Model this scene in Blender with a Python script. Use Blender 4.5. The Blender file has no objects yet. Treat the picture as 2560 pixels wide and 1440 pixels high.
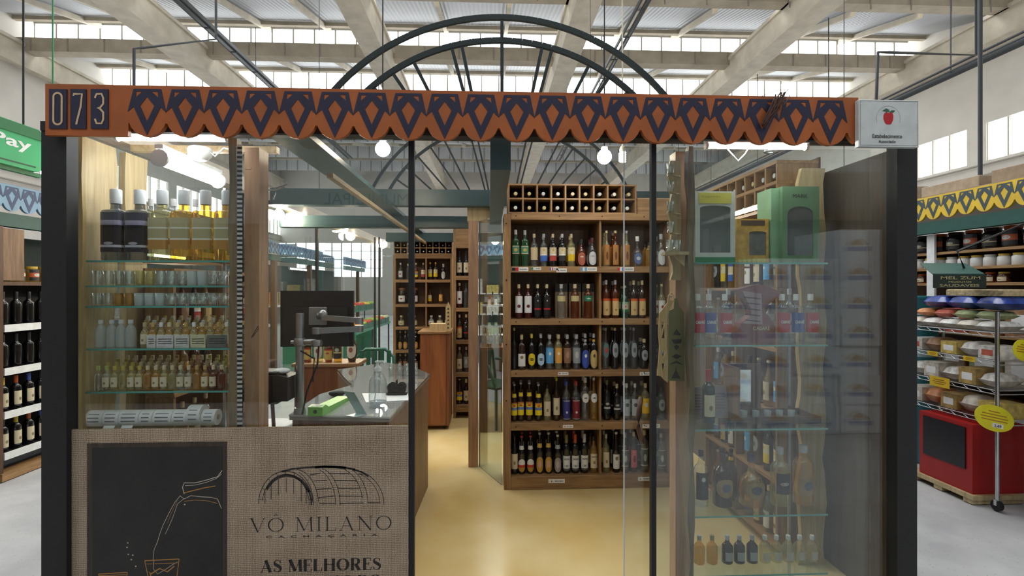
import bpy, math, random
from mathutils import Vector, Matrix
from mathutils.geometry import tessellate_polygon
random.seed(7)
PI = math.pi
scene = bpy.context.scene
COL = scene.collection
# ---------------------------------------------------------------- camera, sky, light, exposure
CAMZ, F, YAW = 1.5, 1280.0, math.radians(2.56)
cd = bpy.data.cameras.new('camera'); cam = bpy.data.objects.new('camera', cd); COL.objects.link(cam)
cam.location = (0, 0, CAMZ); cam.rotation_euler = (PI/2, 0, -YAW)
cd.sensor_width = 36; cd.lens = 18; cd.clip_start = 0.05; cd.clip_end = 200
scene.camera = cam
w = bpy.data.worlds.new('world'); scene.world = w; w.use_nodes = True
bg = w.node_tree.nodes['Background']; bg.inputs[0].default_value = (0.86, 0.93, 1.0, 1); bg.inputs[1].default_value = 0.24
scene.view_settings.view_transform = 'Standard'; scene.view_settings.look = 'None'
scene.view_settings.gamma = 1; scene.view_settings.use_curve_mapping = False
scene.view_settings.exposure = 0.27
scene.cycles.transparent_max_bounces = 40
scene.cycles.max_bounces = 8; scene.cycles.diffuse_bounces = 4; scene.cycles.glossy_bounces = 4
scene.cycles.caustics_reflective = False; scene.cycles.caustics_refractive = False
scene.cycles.sample_clamp_indirect = 4.0
def area(name, loc, rot, sx, sy, power, col=(1, 1, 1)):
    l = bpy.data.lights.new(name, 'AREA'); l.shape = 'RECTANGLE'; l.size = sx; l.size_y = sy; l.energy = power; l.color = col
    o = bpy.data.objects.new(name, l); COL.objects.link(o); o.location = loc; o.rotation_euler = rot
    return o
# daylight of the roof lights over the aisle in front of the shop and over the shop itself
area('roof_daylight', (0, -2.0, 7.2), (math.radians(25), 0, 0), 14, 3, 240, (0.95, 0.98, 1))
area('roof_daylight_mid', (0, 6.0, 7.3), (0, 0, 0), 14, 4, 720, (0.95, 0.98, 1))
area('roof_daylight_far', (0, 15.0, 7.0), (0, 0, 0), 20, 8, 420, (0.95, 0.98, 1))
# ---------------------------------------------------------------- where a point of the photograph lies in the place
SN, CS = math.sin(YAW), math.cos(YAW)
def ray(px): u = (px-1280)/F; return SN+u*CS, CS-u*SN
def at(px, py, Y):
    dx, dy = ray(px); t = Y/dy; return Vector((t*dx, Y, CAMZ+t*(720-py)/F))
def atX(px, py, X):
    dx, dy = ray(px); t = X/dx; return Vector((X, t*dy, CAMZ+t*(720-py)/F))
def atZ(px, py, z):
    dx, dy = ray(px); t = (CAMZ-z)*F/(py-720); return Vector((t*dx, t*dy, z))
def XX(px, Y): return at(px, 720, Y).x
def ZZ(py, Y, px=1280): return at(px, py, Y).z
# ---------------------------------------------------------------- materials
MATS = {}
def _new(name):
    m = bpy.data.materials.new(name); m.use_nodes = True; nt = m.node_tree; b = nt.nodes['Principled BSDF']
    return m, nt, b
def C4(c): return (c[0], c[1], c[2], 1)
def mat(c, rough=0.5, metal=0.0, coat=0.0, var=0.08, scale=18, bump=0.0):
    key = ('p', c, rough, metal, coat, var, scale, bump)
    if key in MATS: return MATS[key]
    m, nt, b = _new('surface'); N, L = nt.nodes, nt.links
    b.inputs['Roughness'].default_value = rough; b.inputs['Metallic'].default_value = metal
    b.inputs['Coat Weight'].default_value = coat
    tc = N.new('ShaderNodeTexCoord'); no = N.new('ShaderNodeTexNoise'); no.inputs['Scale'].default_value = scale; no.inputs['Detail'].default_value = 3
    L.new(tc.outputs['Object'], no.inputs['Vector'])
    cr = N.new('ShaderNodeValToRGB'); cr.color_ramp.elements[0].position = .3; cr.color_ramp.elements[1].position = .7
    cr.color_ramp.elements[0].color = C4([v*(1-var) for v in c]); cr.color_ramp.elements[1].color = C4([min(1, v*(1+var)) for v in c])
    L.new(no.outputs['Fac'], cr.inputs[0]); L.new(cr.outputs[0], b.inputs['Base Color'])
    if bump:
        bp = N.new('ShaderNodeBump'); bp.inputs['Strength'].default_value = bump; bp.inputs['Distance'].default_value = .01
        L.new(no.outputs['Fac'], bp.inputs['Height']); L.new(bp.outputs[0], b.inputs['Normal'])
    MATS[key] = m; return m
def wood(c1, c2, axis='Z', scale=1.0, rough=0.45):
    key = ('w', c1, c2, axis, scale, rough)
    if key in MATS: return MATS[key]
    m, nt, b = _new('wood'); N, L = nt.nodes, nt.links
    b.inputs['Roughness'].default_value = rough
    tc = N.new('ShaderNodeTexCoord'); mp = N.new('ShaderNodeMapping')
    s = {'X': (1.2, 14, 14), 'Y': (14, 1.2, 14), 'Z': (14, 14, 1.2)}[axis]
    mp.inputs['Scale'].default_value = tuple(v*scale for v in s)
    L.new(tc.outputs['Object'], mp.inputs[0])
    n1 = N.new('ShaderNodeTexNoise'); n1.inputs['Scale'].default_value = 1.6; n1.inputs['Detail'].default_value = 5; n1.inputs['Distortion'].default_value = 1.4
    n2 = N.new('ShaderNodeTexNoise'); n2.inputs['Scale'].default_value = 9; n2.inputs['Detail'].default_value = 2
    L.new(mp.outputs[0], n1.inputs['Vector']); L.new(mp.outputs[0], n2.inputs['Vector'])
    ad = N.new('ShaderNodeMath'); ad.operation = 'MULTIPLY_ADD'; ad.inputs[1].default_value = .35
    L.new(n2.outputs['Fac'], ad.inputs[0]); L.new(n1.outputs['Fac'], ad.inputs[2])
    cr = N.new('ShaderNodeValToRGB'); e = cr.color_ramp.elements
    e[0].position = .45; e[1].position = .88; e[0].color = C4(c1); e[1].color = C4(c2)
    L.new(ad.outputs[0], cr.inputs[0]); L.new(cr.outputs[0], b.inputs['Base Color'])
    bp = N.new('ShaderNodeBump'); bp.inputs['Strength'].default_value = .15; bp.inputs['Distance'].default_value = .004
    L.new(ad.outputs[0], bp.inputs['Height']); L.new(bp.outputs[0], b.inputs['Normal'])
    MATS[key] = m; return m
def glass(tint=(0.93, 0.97, 0.96), rough=0.0, gain=1.0, milk=0.0, milkc=(.8, .85, .85)):
    key = ('g', tint, rough, gain, milk, milkc)
    if key in MATS: return MATS[key]
    m, nt, b = _new('glass'); N, L = nt.nodes, nt.links; N.remove(b)
    out = [n for n in N if n.type == 'OUTPUT_MATERIAL'][0]
    g = N.new('ShaderNodeNewGeometry'); ma = N.new('ShaderNodeMath'); ma.operation = 'MULTIPLY_ADD'
    ma.inputs[1].default_value = 1/1.5-1.5; ma.inputs[2].default_value = 1.5; L.new(g.outputs['Backfacing'], ma.inputs[0])
    fr = N.new('ShaderNodeFresnel'); L.new(ma.outputs[0], fr.inputs['IOR'])
    mu = N.new('ShaderNodeMath'); mu.operation = 'MULTIPLY'; mu.use_clamp = True; mu.inputs[1].default_value = gain; L.new(fr.outputs[0], mu.inputs[0])
    tr = N.new('ShaderNodeBsdfTransparent'); tr.inputs[0].default_value = C4(tint)
    gl = N.new('ShaderNodeBsdfGlossy'); gl.inputs['Roughness'].default_value = rough
    base = tr
    if milk:
        df = N.new('ShaderNodeBsdfDiffuse'); df.inputs[0].default_value = C4(milkc)
        m1 = N.new('ShaderNodeMixShader'); m1.inputs[0].default_value = milk; L.new(tr.outputs[0], m1.inputs[1]); L.new(df.outputs[0], m1.inputs[2]); base = m1
    mx = N.new('ShaderNodeMixShader'); L.new(mu.outputs[0], mx.inputs[0]); L.new(base.outputs[0], mx.inputs[1]); L.new(gl.outputs[0], mx.inputs[2])
    L.new(mx.outputs[0], out.inputs[0]); MATS[key] = m; return m
def emit(c, s):
    key = ('e', c, s)
    if key in MATS: return MATS[key]
    m, nt, b = _new('light'); b.inputs['Base Color'].default_value = C4(c)
    b.inputs['Emission Color'].default_value = C4(c); b.inputs['Emission Strength'].default_value = s
    MATS[key] = m; return m
def corrugated(c, axis, period, rough=.5, strength=.6, dist=.02, var=.12):
    m, nt, b = _new('corrugated_sheet'); N, L = nt.nodes, nt.links; b.inputs['Roughness'].default_value = rough
    tc = N.new('ShaderNodeTexCoord'); wv = N.new('ShaderNodeTexWave'); wv.bands_direction = axis; wv.inputs['Scale'].default_value = 2*PI/(20*period)*1.0
    L.new(tc.outputs['Object'], wv.inputs['Vector'])
    cr = N.new('ShaderNodeValToRGB'); cr.color_ramp.elements[0].color = C4([v*(1-var) for v in c]); cr.color_ramp.elements[1].color = C4(c)
    L.new(wv.outputs['Fac'], cr.inputs[0]); L.new(cr.outputs[0], b.inputs['Base Color'])
    bp = N.new('ShaderNodeBump'); bp.inputs['Strength'].default_value = strength; bp.inputs['Distance'].default_value = dist
    L.new(wv.outputs['Fac'], bp.inputs['Height']); L.new(bp.outputs[0], b.inputs['Normal']); return m
def burlap():
    m, nt, b = _new('burlap_print'); N, L = nt.nodes, nt.links; b.inputs['Roughness'].default_value = .6
    tc = N.new('ShaderNodeTexCoord'); ns = N.new('ShaderNodeTexNoise'); ns.inputs['Scale'].default_value = 60; ns.inputs['Detail'].default_value = 2
    L.new(tc.outputs['Object'], ns.inputs['Vector'])
    mxv = N.new('ShaderNodeMix'); mxv.data_type = 'RGBA'; mxv.blend_type = 'LINEAR_LIGHT'; mxv.inputs[0].default_value = .004
    L.new(tc.outputs['Object'], mxv.inputs[6]); L.new(ns.outputs['Color'], mxv.inputs[7])
    ws = []
    for ax, p in (('X', .0062), ('Z', .0075)):
        wv = N.new('ShaderNodeTexWave'); wv.bands_direction = ax; wv.inputs['Scale'].default_value = 2*PI/(20*p)
        L.new(mxv.outputs[2], wv.inputs['Vector']); ws.append(wv)
    mu = N.new('ShaderNodeMath'); mu.operation = 'MULTIPLY'; L.new(ws[0].outputs['Fac'], mu.inputs[0]); L.new(ws[1].outputs['Fac'], mu.inputs[1])
    n2 = N.new('ShaderNodeTexNoise'); n2.inputs['Scale'].default_value = 6; L.new(tc.outputs['Object'], n2.inputs['Vector'])
    ad = N.new('ShaderNodeMath'); ad.operation = 'MULTIPLY_ADD'; ad.inputs[1].default_value = .5; L.new(n2.outputs['Fac'], ad.inputs[0]); L.new(mu.outputs[0], ad.inputs[2])
    cr = N.new('ShaderNodeValToRGB'); e = cr.color_ramp.elements
    e[0].position = .2; e[0].color = (.17, .115, .07, 1); e[1].position = .75; e[1].color = (.50, .40, .29, 1)
    L.new(ad.outputs[0], cr.inputs[0]); L.new(cr.outputs[0], b.inputs['Base Color']); return m
def floor_mat(c1, c2, rough, scale, fleck=None, coat=0.0):
    m, nt, b = _new('floor_finish'); N, L = nt.nodes, nt.links; b.inputs['Roughness'].default_value = rough; b.inputs['Coat Weight'].default_value = coat
    tc = N.new('ShaderNodeTexCoord'); n1 = N.new('ShaderNodeTexNoise'); n1.inputs['Scale'].default_value = scale; n1.inputs['Detail'].default_value = 6
    L.new(tc.outputs['Object'], n1.inputs['Vector'])
    cr = N.new('ShaderNodeValToRGB'); e = cr.color_ramp.elements; e[0].position = .35; e[1].position = .68; e[0].color = C4(c1); e[1].color = C4(c2)
    L.new(n1.outputs['Fac'], cr.inputs[0]); last = cr.outputs[0]
    if fleck:
        vo = N.new('ShaderNodeTexVoronoi'); vo.inputs['Scale'].default_value = fleck[1]; L.new(tc.outputs['Object'], vo.inputs['Vector'])
        c2r = N.new('ShaderNodeValToRGB'); c2r.color_ramp.elements[0].position = .08; c2r.color_ramp.elements[1].position = .16
        c2r.color_ramp.elements[0].color = (0, 0, 0, 1); c2r.color_ramp.elements[1].color = (1, 1, 1, 1); L.new(vo.outputs['Distance'], c2r.inputs[0])
        mx = N.new('ShaderNodeMix'); mx.data_type = 'RGBA'; L.new(c2r.outputs[0], mx.inputs[0]); mx.inputs[6].default_value = C4(fleck[0]); L.new(last, mx.inputs[7]); last = mx.outputs[2]
    L.new(last, b.inputs['Base Color']); return m
# ---------------------------------------------------------------- mesh building
class MB:
    def __init__(s): s.v = []; s.f = []; s.m = []; s.s = []
    def add(s, vs, fs, mi=0, smooth=False):
        o = len(s.v); s.v += [Vector(v) for v in vs]
        for f in fs: s.f.append(tuple(i+o for i in f)); s.m.append(mi); s.s.append(smooth)
        return s
    def box(s, x0, x1, y0, y1, z0, z1, mi=0):
        x0, x1 = sorted((x0, x1)); y0, y1 = sorted((y0, y1)); z0, z1 = sorted((z0, z1))
        return s.add([(x0,y0,z0),(x1,y0,z0),(x1,y1,z0),(x0,y1,z0),(x0,y0,z1),(x1,y0,z1),(x1,y1,z1),(x0,y1,z1)],
              [(0,3,2,1),(4,5,6,7),(0,1,5,4),(1,2,6,5),(2,3,7,6),(3,0,4,7)], mi)
    def bbox(s, x0, x1, y0, y1, z0, z1, b=.004, mi=0):
        # box with chamfered vertical and top edges
        pts = [(x0+b,y0),(x1-b,y0),(x1,y0+b),(x1,y1-b),(x1-b,y1),(x0+b,y1),(x0,y1-b),(x0,y0+b)]
        s.prism(pts, z0, z1-b, mi, caps=(1,0))
        ins = [(x0+2*b,y0+b),(x1-2*b,y0+b),(x1-b,y0+2*b),(x1-b,y1-2*b),(x1-2*b,y1-b),(x0+2*b,y1-b),(x0+b,y1-2*b),(x0+b,y0+2*b)]
        vs = [(p[0],p[1],z1-b) for p in pts]+[(p[0],p[1],z1) for p in ins]
        return s.add(vs, [(i,(i+1)%8,8+(i+1)%8,8+i) for i in range(8)]+[tuple(range(8,16))], mi)
    def prism(s, pts, z0, z1, mi=0, caps=(1,1)):
        n = len(pts); vs = [(p[0],p[1],z0) for p in pts]+[(p[0],p[1],z1) for p in pts]
        fs = [(i,(i+1)%n,n+(i+1)%n,n+i) for i in range(n)]
        if caps[0]: fs.append(tuple(reversed(range(n))))
        if caps[1]: fs.append(tuple(range(n,2*n)))
        return s.add(vs, fs, mi)
    def slab(s, pts, vec, mi=0, holes=()):
        # planar outline (3D points, any plane) given thickness vec
        loops = [[Vector(p) for p in pts]]+[[Vector(p) for p in h] for h in holes]
        tris = tessellate_polygon(loops); flat = [p for l in loops for p in l]; n = len(flat); vec = Vector(vec)
        fs = [tuple(t) for t in tris]+[tuple(n+i for i in reversed(t)) for t in tris]
        k = 0
        for l in loops:
            m = len(l)
            for i in range(m): a, b2 = k+i, k+(i+1) % m; fs.append((a, b2, n+b2, n+a))
            k += m
        return s.add(flat+[p+vec for p in flat], fs, mi)
    def rod(s, p0, p1, r, n=8, mi=0, r2=None, smooth=True):
        p0, p1 = Vector(p0), Vector(p1); d = p1-p0
        if d.length < 1e-6: return s
        q = d.to_track_quat('Z', 'Y'); r2 = r if r2 is None else r2
        vs = [p0+q@Vector((r*math.cos(2*PI*i/n), r*math.sin(2*PI*i/n), 0)) for i in range(n)]+[p1+q@Vector((r2*math.cos(2*PI*i/n), r2*math.sin(2*PI*i/n), 0)) for i in range(n)]
        s.add(vs, [(i,(i+1)%n,n+(i+1)%n,n+i) for i in range(n)], mi, smooth)
        return s.add(vs, [tuple(reversed(range(n))), tuple(range(n,2*n))], mi)
    def tube(s, pts, r, n=8, mi=0):
        pts = [Vector(p) for p in pts]; rings = []
        for i, p in enumerate(pts):
            a = pts[max(0, i-1)]; b = pts[min(len(pts)-1, i+1)]; q = (b-a).to_track_quat('Z', 'Y')
            rings.append([p+q@Vector((r*math.cos(2*PI*k/n), r*math.sin(2*PI*k/n), 0)) for k in range(n)])
        vs = [v for g in rings for v in g]; fs = []
        for j in range(len(pts)-1):
            for k in range(n): fs.append((j*n+k, j*n+(k+1)%n, (j+1)*n+(k+1)%n, (j+1)*n+k))
        s.add(vs, fs, mi, True); m = len(vs)
        return s.add(rings[0]+rings[-1], [tuple(reversed(range(n))), tuple(range(n,2*n))], mi)
    def bar(s, p0, p1, wx, wy, mi=0, up=(0,0,1)):
        p0, p1 = Vector(p0), Vector(p1); d = (p1-p0).normalized(); a = d.cross(Vector(up))
        if a.length < 1e-4: a = d.cross(Vector((0,1,0)))
        a.normalize(); b = a.cross(d); a *= wx/2; b *= wy/2
        vs = [p0-a-b,p0+a-b,p0+a+b,p0-a+b,p1-a-b,p1+a-b,p1+a+b,p1-a+b]
        return s.add(vs, [(0,3,2,1),(4,5,6,7),(0,1,5,4),(1,2,6,5),(2,3,7,6),(3,0,4,7)], mi)
    def lathe(s, prof, c=(0,0,0), n=20, mi=0, sq=0.0, smooth=True, closed=True):
        rings = []
        for r, z in prof:
            g = []
            for k in range(n):
                a = 2*PI*(k+.5)/n; co, si = math.cos(a), math.sin(a); f = 1.0
                if sq: f = (abs(co)**sq+abs(si)**sq)**(-1/sq)
                g.append((c[0]+r*f*co, c[1]+r*f*si, c[2]+z))
            rings.append(g)
        vs = [v for g in rings for v in g]; fs = []
        for j in range(len(prof)-1):
            for k in range(n): fs.append((j*n+k, j*n+(k+1)%n, (j+1)*n+(k+1)%n, (j+1)*n+k))
        s.add(vs, fs, mi, smooth)
        if closed: s.add(rings[0], [tuple(reversed(range(n)))], mi); s.add(rings[-1], [tuple(range(n))], mi)
        return s
    def ball(s, c, r, n=16, mi=0, sz=1.0):
        prof = [(r*math.sin(PI*i/(n//2)), -r*sz*math.cos(PI*i/(n//2))) for i in range(n//2+1)]
        prof[0] = (r*.02, prof[0][1]); prof[-1] = (r*.02, prof[-1][1]); return s.lathe(prof, c, n, mi)
    def ribbon(s, pts, wd, Y, mi=0, t=.0006):
        # printed stroke in the XZ plane at Y; pts (x,z); wd a number or list
        n = len(pts); L_, R_ = [], []
        for i, (x, z) in enumerate(pts):
            a = pts[max(0, i-1)]; b = pts[min(n-1, i+1)]; d = Vector((b[0]-a[0], b[1]-a[1])); d.normalize()
            h = (wd[i] if isinstance(wd, (list, tuple)) else wd)/2; L_.append((x-d.y*h, z+d.x*h)); R_.append((x+d.y*h, z-d.x*h))
        for i in range(n-1):
            q = [L_[i], R_[i], R_[i+1], L_[i+1]]
            s.add([(a, Y, b) for a, b in q], [(0, 1, 2, 3)], mi)
        return s
    def xform(s, M):
        s.v = [M@v for v in s.v]; return s
    def build(s, name, mats, parent=None, loc=None):
        me = bpy.data.meshes.new(name)
        off = Vector((0,0,0)); p = parent
        if parent is not None:
            q = parent
            while q is not None: off += q.location; q = q.parent
        elif loc is None:
            xs = [v.x for v in s.v]; ys = [v.y for v in s.v]; zs = [v.z for v in s.v]
            loc = Vector(((min(xs)+max(xs))/2, (min(ys)+max(ys))/2, min(zs)))
        if parent is None: off = Vector(loc)
        me.from_pydata([v-off for v in s.v], [], s.f)
        if not isinstance(mats, (list, tuple)): mats = [mats]
        for m in mats: me.materials.append(m)
        me.polygons.foreach_set('material_index', s.m); me.polygons.foreach_set('use_smooth', s.s); me.update()
        o = bpy.data.objects.new(name, me); COL.objects.link(o)
        if parent is None: o.location = off
        else: o.parent = parent
        return o
def tag(o, label=None, cat=None, group=None, kind=None):
    if label: o['label'] = label
    if cat: o['category'] = cat
    if group: o['group'] = group
    if kind: o['kind'] = kind
    return o
def root(name, loc, label, cat, group=None, kind=None):
    o = bpy.data.objects.new(name, None); COL.objects.link(o); o.location = loc; o.empty_display_size = .05
    return tag(o, label, cat, group, kind)
def copy_tree(o, parent=None):
    c = o.copy(); COL.objects.link(c); c.parent = parent
    for ch in o.children: copy_tree(ch, c)
    return c
def struct(name, mb, m, label=None, cat=None):
    return tag(mb.build(name, m), label, cat, kind='structure')
def text_part(s, parent, origin, xdir, updir, width, height, m, name='lettering', bold=0.0, spacing=1.0, lift=.0008, align=True):
    # words as flat lettering; origin = lower left corner in the place, fitted to width x height
    cu = bpy.data.curves.new('t', 'FONT'); cu.body = s; cu.offset = bold; cu.space_character = spacing; cu.resolution_u = 3
    ob = bpy.data.objects.new('t', cu); COL.objects.link(ob); bpy.context.view_layer.update()
    me = bpy.data.meshes.new_from_object(ob); bpy.data.objects.remove(ob)
    if not me.vertices: return None
    xs = [v.co.x for v in me.vertices]; ys = [v.co.y for v in me.vertices]
    x0, x1, y0, y1 = min(xs), max(xs), min(ys), max(ys); xd, ud = Vector(xdir).normalized(), Vector(updir).normalized(); nd = xd.cross(ud)
    off = Vector((0,0,0)); q = parent
    while q is not None: off += q.location; q = q.parent
    o3 = Vector(origin)+nd*lift
    for v in me.vertices:
        v.co = o3+xd*((v.co.x-x0)/(x1-x0)*width)+ud*((v.co.y-y0)/(y1-y0)*height)-off
    me.materials.append(m); ob = bpy.data.objects.new(name, me); COL.objects.link(ob); ob.parent = parent
    return ob
ORD = 'first second third fourth fifth sixth seventh eighth ninth tenth eleventh twelfth thirteenth fourteenth fifteenth sixteenth seventeenth eighteenth nineteenth twentieth'.split()
ORD += ['twenty-'+x for x in ORD[:9]]+['thirtieth']+['thirty-'+x for x in ORD[:9]]+['fortieth']
# ---------------------------------------------------------------- colours in use
BLACKM = mat((.006, .006, .007), .6, var=.05)
DGREEN = mat((.018, .045, .045), .4)
CREAM = mat((.62, .57, .47), .7)
WHITE = mat((.78, .79, .78), .5)
PAPER = mat((.82, .82, .80), .7)
CHROME = mat((.55, .56, .57), .25, 1.0)
STEEL = mat((.42, .42, .42), .38, .9)
W_RACK = wood((.18, .097, .04), (.36, .21, .092), 'Z')
W_RACKX = wood((.19, .10, .04), (.38, .222, .096), 'X')
W_RACKY = wood((.21, .11, .044), (.42, .245, .105), 'Y')
W_DARK = wood((.055, .025, .012), (.12, .055, .024), 'Z')
W_RED = wood((.13, .042, .014), (.24, .085, .03), 'Z', .6)
W_PALE = wood((.40, .29, .14), (.62, .49, .28), 'Z', .8)
W_POST = wood((.32, .175, .095), (.52, .32, .19), 'Z', .8)
PANE = glass((.95, .975, .97), gain=1.15)
SHELFG = glass((.94, .975, .965), gain=1.2, milk=.03, milkc=(.35, .6, .55))
EDGEG = mat((.10, .36, .31), .15, coat=.5)
# ================================================================ THE HALL
HALLF = floor_mat((.42, .42, .43), (.56, .56, .56), .45, 3, ((.30, .29, .27), 34))
SHOPF = floor_mat((.62, .44, .16), (.76, .62, .33), .22, 1.3, coat=.25)
m = MB(); m.box(-14, 14, -5, 40, -.10, -.006); struct('floor', m, HALLF)
m = MB(); m.box(-1.93, 1.93, 2.13, 6.9, -.006, 0); struct('floor_shop', m, SHOPF)
SHEET = corrugated((.50, .52, .55), 'X', .10)  # near bays; their shade is put into a greyer sheet colour
SHEET_LIT = corrugated((.80, .82, .84), 'X', .10)  # far bays: the same sheet, window light put into its paler colour
BEAMC = mat((.66, .60, .49), .8, var=.12, scale=3)
BEAM2 = mat((.50, .44, .34), .8, var=.14, scale=3)
SKYL = emit((.93, .97, 1.0), 4.0)
MULL = mat((.36, .33, .28), .6)
XH = 12.0; XR = 11.9
def bayY(k): return 14.1+2.8*k
for k in range(-6, 9):
    y0, y1 = bayY(k-1), bayY(k)
    m = MB(); m.slab([(-XH, y0+.02, 7.85), (XR, y0+.02, 7.85), (XR, y1, 8.55), (-XH, y1, 8.55)], (0, 0, .06)); struct('ceiling', m, SHEET if k < 1 else SHEET_LIT)
    m = MB(); m.box(-XH, XR, y1, y1+.03, 7.86, 8.5)
    mm = []
    x = -XH
    while x < XR-.1: mm.append(x); x += .56
    for x in mm: m.box(x-.018, x+.018, y1-.03, y1+.05, 7.85, 8.52, 1)
    m.box(-XH, XR, y1-.04, y1+.05, 8.48, 8.56, 1)
    struct('window_%d' % (k+7), m, [SKYL if k < 2 else SHEET_LIT, MULL])
    gb = MB(); gb.box(-XH, XR, y1-.62, y1-.30, 7.49 if k == 0 else 7.62, 7.84)
    if k <= 0:
        x = -XH+.4
        while x < XR: gb.box(x, x+.03, y1-.635, y1-.62, 7.50, 7.83, 1); x += .9
        struct('ceiling_beam', gb, [BEAM2, MULL])
    # purlins under each window head
    pb = MB(); pb.box(-XH, XR, y1-.66, y1-.54, 8.28, 8.375); struct('ceiling_purlin', pb, BEAM2)
for X in (-12.0, -7.5, -2.75, 1.95, 6.7, 11.6):
    m = MB(); m.box(X-.25, X+.25, -4, 39, 7.10, 7.62); m.box(X-.30, X+.30, -4, 39, 7.62, 7.70); struct('ceiling_beam', m, BEAMC)
raft = None
for k in range(-2, 5):
    for X in (-10.3, -9.0, -5.9, -4.3, -1.15, .45, 3.5, 5.1, 8.3, 9.9):
        if raft is None:
            m = MB(); m.bar((0, 0, -.09), (0, 2.78, .61), .09, .12); raft = m.build('ceiling_rafter', BEAMC, loc=(0, 0, 0)); raft['kind'] = 'structure'; o = raft
        else: o = raft.copy(); COL.objects.link(o)
        o.location = (X, bayY(k-1)+.01, 7.85)
# side walls with their strips of windows, and the far wall
WALLC = mat((.70, .66, .60), .8, var=.05, scale=2)
for sx, nm in ((-1, 'wall_left'), (1, 'wall_right')):
    X = 11.9*sx if sx > 0 else -12.0
    m = MB(); m.box(X, X+.2*sx, -5, 39, -.05, 4.55); m.box(X, X+.2*sx, -5, 39, 5.45, 8.7)
    for y in range(-4, 40, 4): m.box(X, X+.2*sx, y-.25, y+.25, 4.55, 5.45)
    struct(nm, m, WALLC)
    for z in (3.3, 3.8, 4.2, 4.45):
        q = MB(); q.rod((X-.08*sx, -4, z), (X-.08*sx, 39, z), .025); struct('trim_conduit', q, MULL)
    n = 20 if sx < 0 else 40
    for y in range(-4, 36, 4):
        q = MB(); q.box(X+.10*sx, X+.13*sx, y+.25, y+3.75, 4.55, 5.45)
        for j in range(8): q.box(X+.02*sx, X+.10*sx, y+.25+j*.5-.015, y+.25+j*.5+.015, 4.55, 5.45, 1)
        struct('window_%d' % n, q, [SKYL, MULL]); n += 1
m = MB(); m.box(-12, 11.9, 30, 30.2, -.05, 2.15); m.box(-12, 11.9, 30, 30.2, 4.1, 8.6)
for X in (-12, -9.4, -6.2, 6, 9): m.box(X, X+.9, 30, 30.2, 2.15, 4.1)
m.box(-.9, 3.2, 30, 30.2, 2.15, 4.1)
struct('wall_far', m, WALLC)
n = 60
for a, b in ((-11.1, -9.4), (-8.5, -6.2), (-5.3, -.9), (3.2, 6), (6.9, 9), (9.9, 11.9)):
    q = MB(); q.box(a, b, 30.10, 30.13, 2.15, 4.1)
    x = a
    while x < b: q.box(x-.02, x+.02, 30.0, 30.10, 2.15, 4.1, 1); x += .55
    for z in (2.65, 3.15, 3.65): q.box(a, b, 30.0, 30.1, z-.015, z+.015, 1)
    struct('window_%d' % n, q, [SKYL, MULL]); n += 1
# cable trays, conduits and hanging rods under the roof
DK = mat((.03, .035, .04), .5)
def hung(name, label, cat, pts, r, mt=DK, group=None):
    m = MB(); m.tube(pts, r, 6); o = m.build(name, mt); tag(o, label, cat, group); return o
for X, lab in ((-5.35, 'dark cable tray running under the roof left of the arch'), (2.7, 'dark cable tray under the roof just right of the arch')):
    m = MB(); m.box(X-.09, X-.06, 3, 20, 6.45, 6.52); m.box(X+.06, X+.09, 3, 20, 6.45, 6.52); m.rod((X+.02, 3, 6.47), (X+.02, 20, 6.47), .02)
    for y in range(3, 20): m.box(X-.06, X+.06, y, y+.03, 6.45, 6.47)
    for y in range(4, 20, 4): m.rod((X, y, 6.5), (X, y, 7.48), .008)
    tag(m.build('cable_tray', DK), lab, 'cable tray')
m = MB(); m.rod((7.55, 1, 4.98), (7.55, 22, 4.98), .05, 8); m.rod((7.42, 1, 5.06), (7.42, 22, 5.06), .02); m.rod((7.36, 1, 4.96), (7.36, 22, 4.96), .015)
for y in range(2, 22, 3): m.rod((7.5, y, 5.0), (7.5, y, 7.48), .01)
tag(m.build('pipe_run', DK), 'thick black pipe and cables running along the hall above the white sign', 'pipe')
p = at(2437, 440, 4.2); hung('hanging_rod', 'long black rod hanging from the roof down to the yellow fascia', 'rod', [(3.98, 3.98, 2.30), (3.98, 3.98, 7.9)], .016)
a, b = at(335, 215, 3.4), at(335, 122, 3.4); c = at(540, 98, 3.9)
hung('bent_conduit', 'thin bent dark conduit above the orange fascia, left of the arch', 'conduit', [(a.x, a.y, 2.33), b, b+(c-b)*.1, c, c+Vector((0, 0, 4.0))], .009)
a, b, c = at(2190, 250, 2.3), at(2195, 130, 2.3), at(2440, 138, 2.6)
hung('bent_conduit', 'thin bent dark conduit rising behind the white apple sign', 'conduit', [(a.x, 2.3, 2.33), b, b+(c-b)*.1, c, c+Vector((0, 0, 3.9))], .007)
for px, Y, lab in ((798, 6, 'thin wire hanging from the roof, left of the arch'), (2110, 5, 'thin wire hanging from the roof, right of the arch'), (1476, 6, 'thin wire hanging from the roof over the arch')):
    x = XX(px, Y); hung('hanging_wire', lab, 'wire', [(x, Y, 2.5 if px != 1476 else 2.3), (x, Y, 7.9)], .004)

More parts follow.
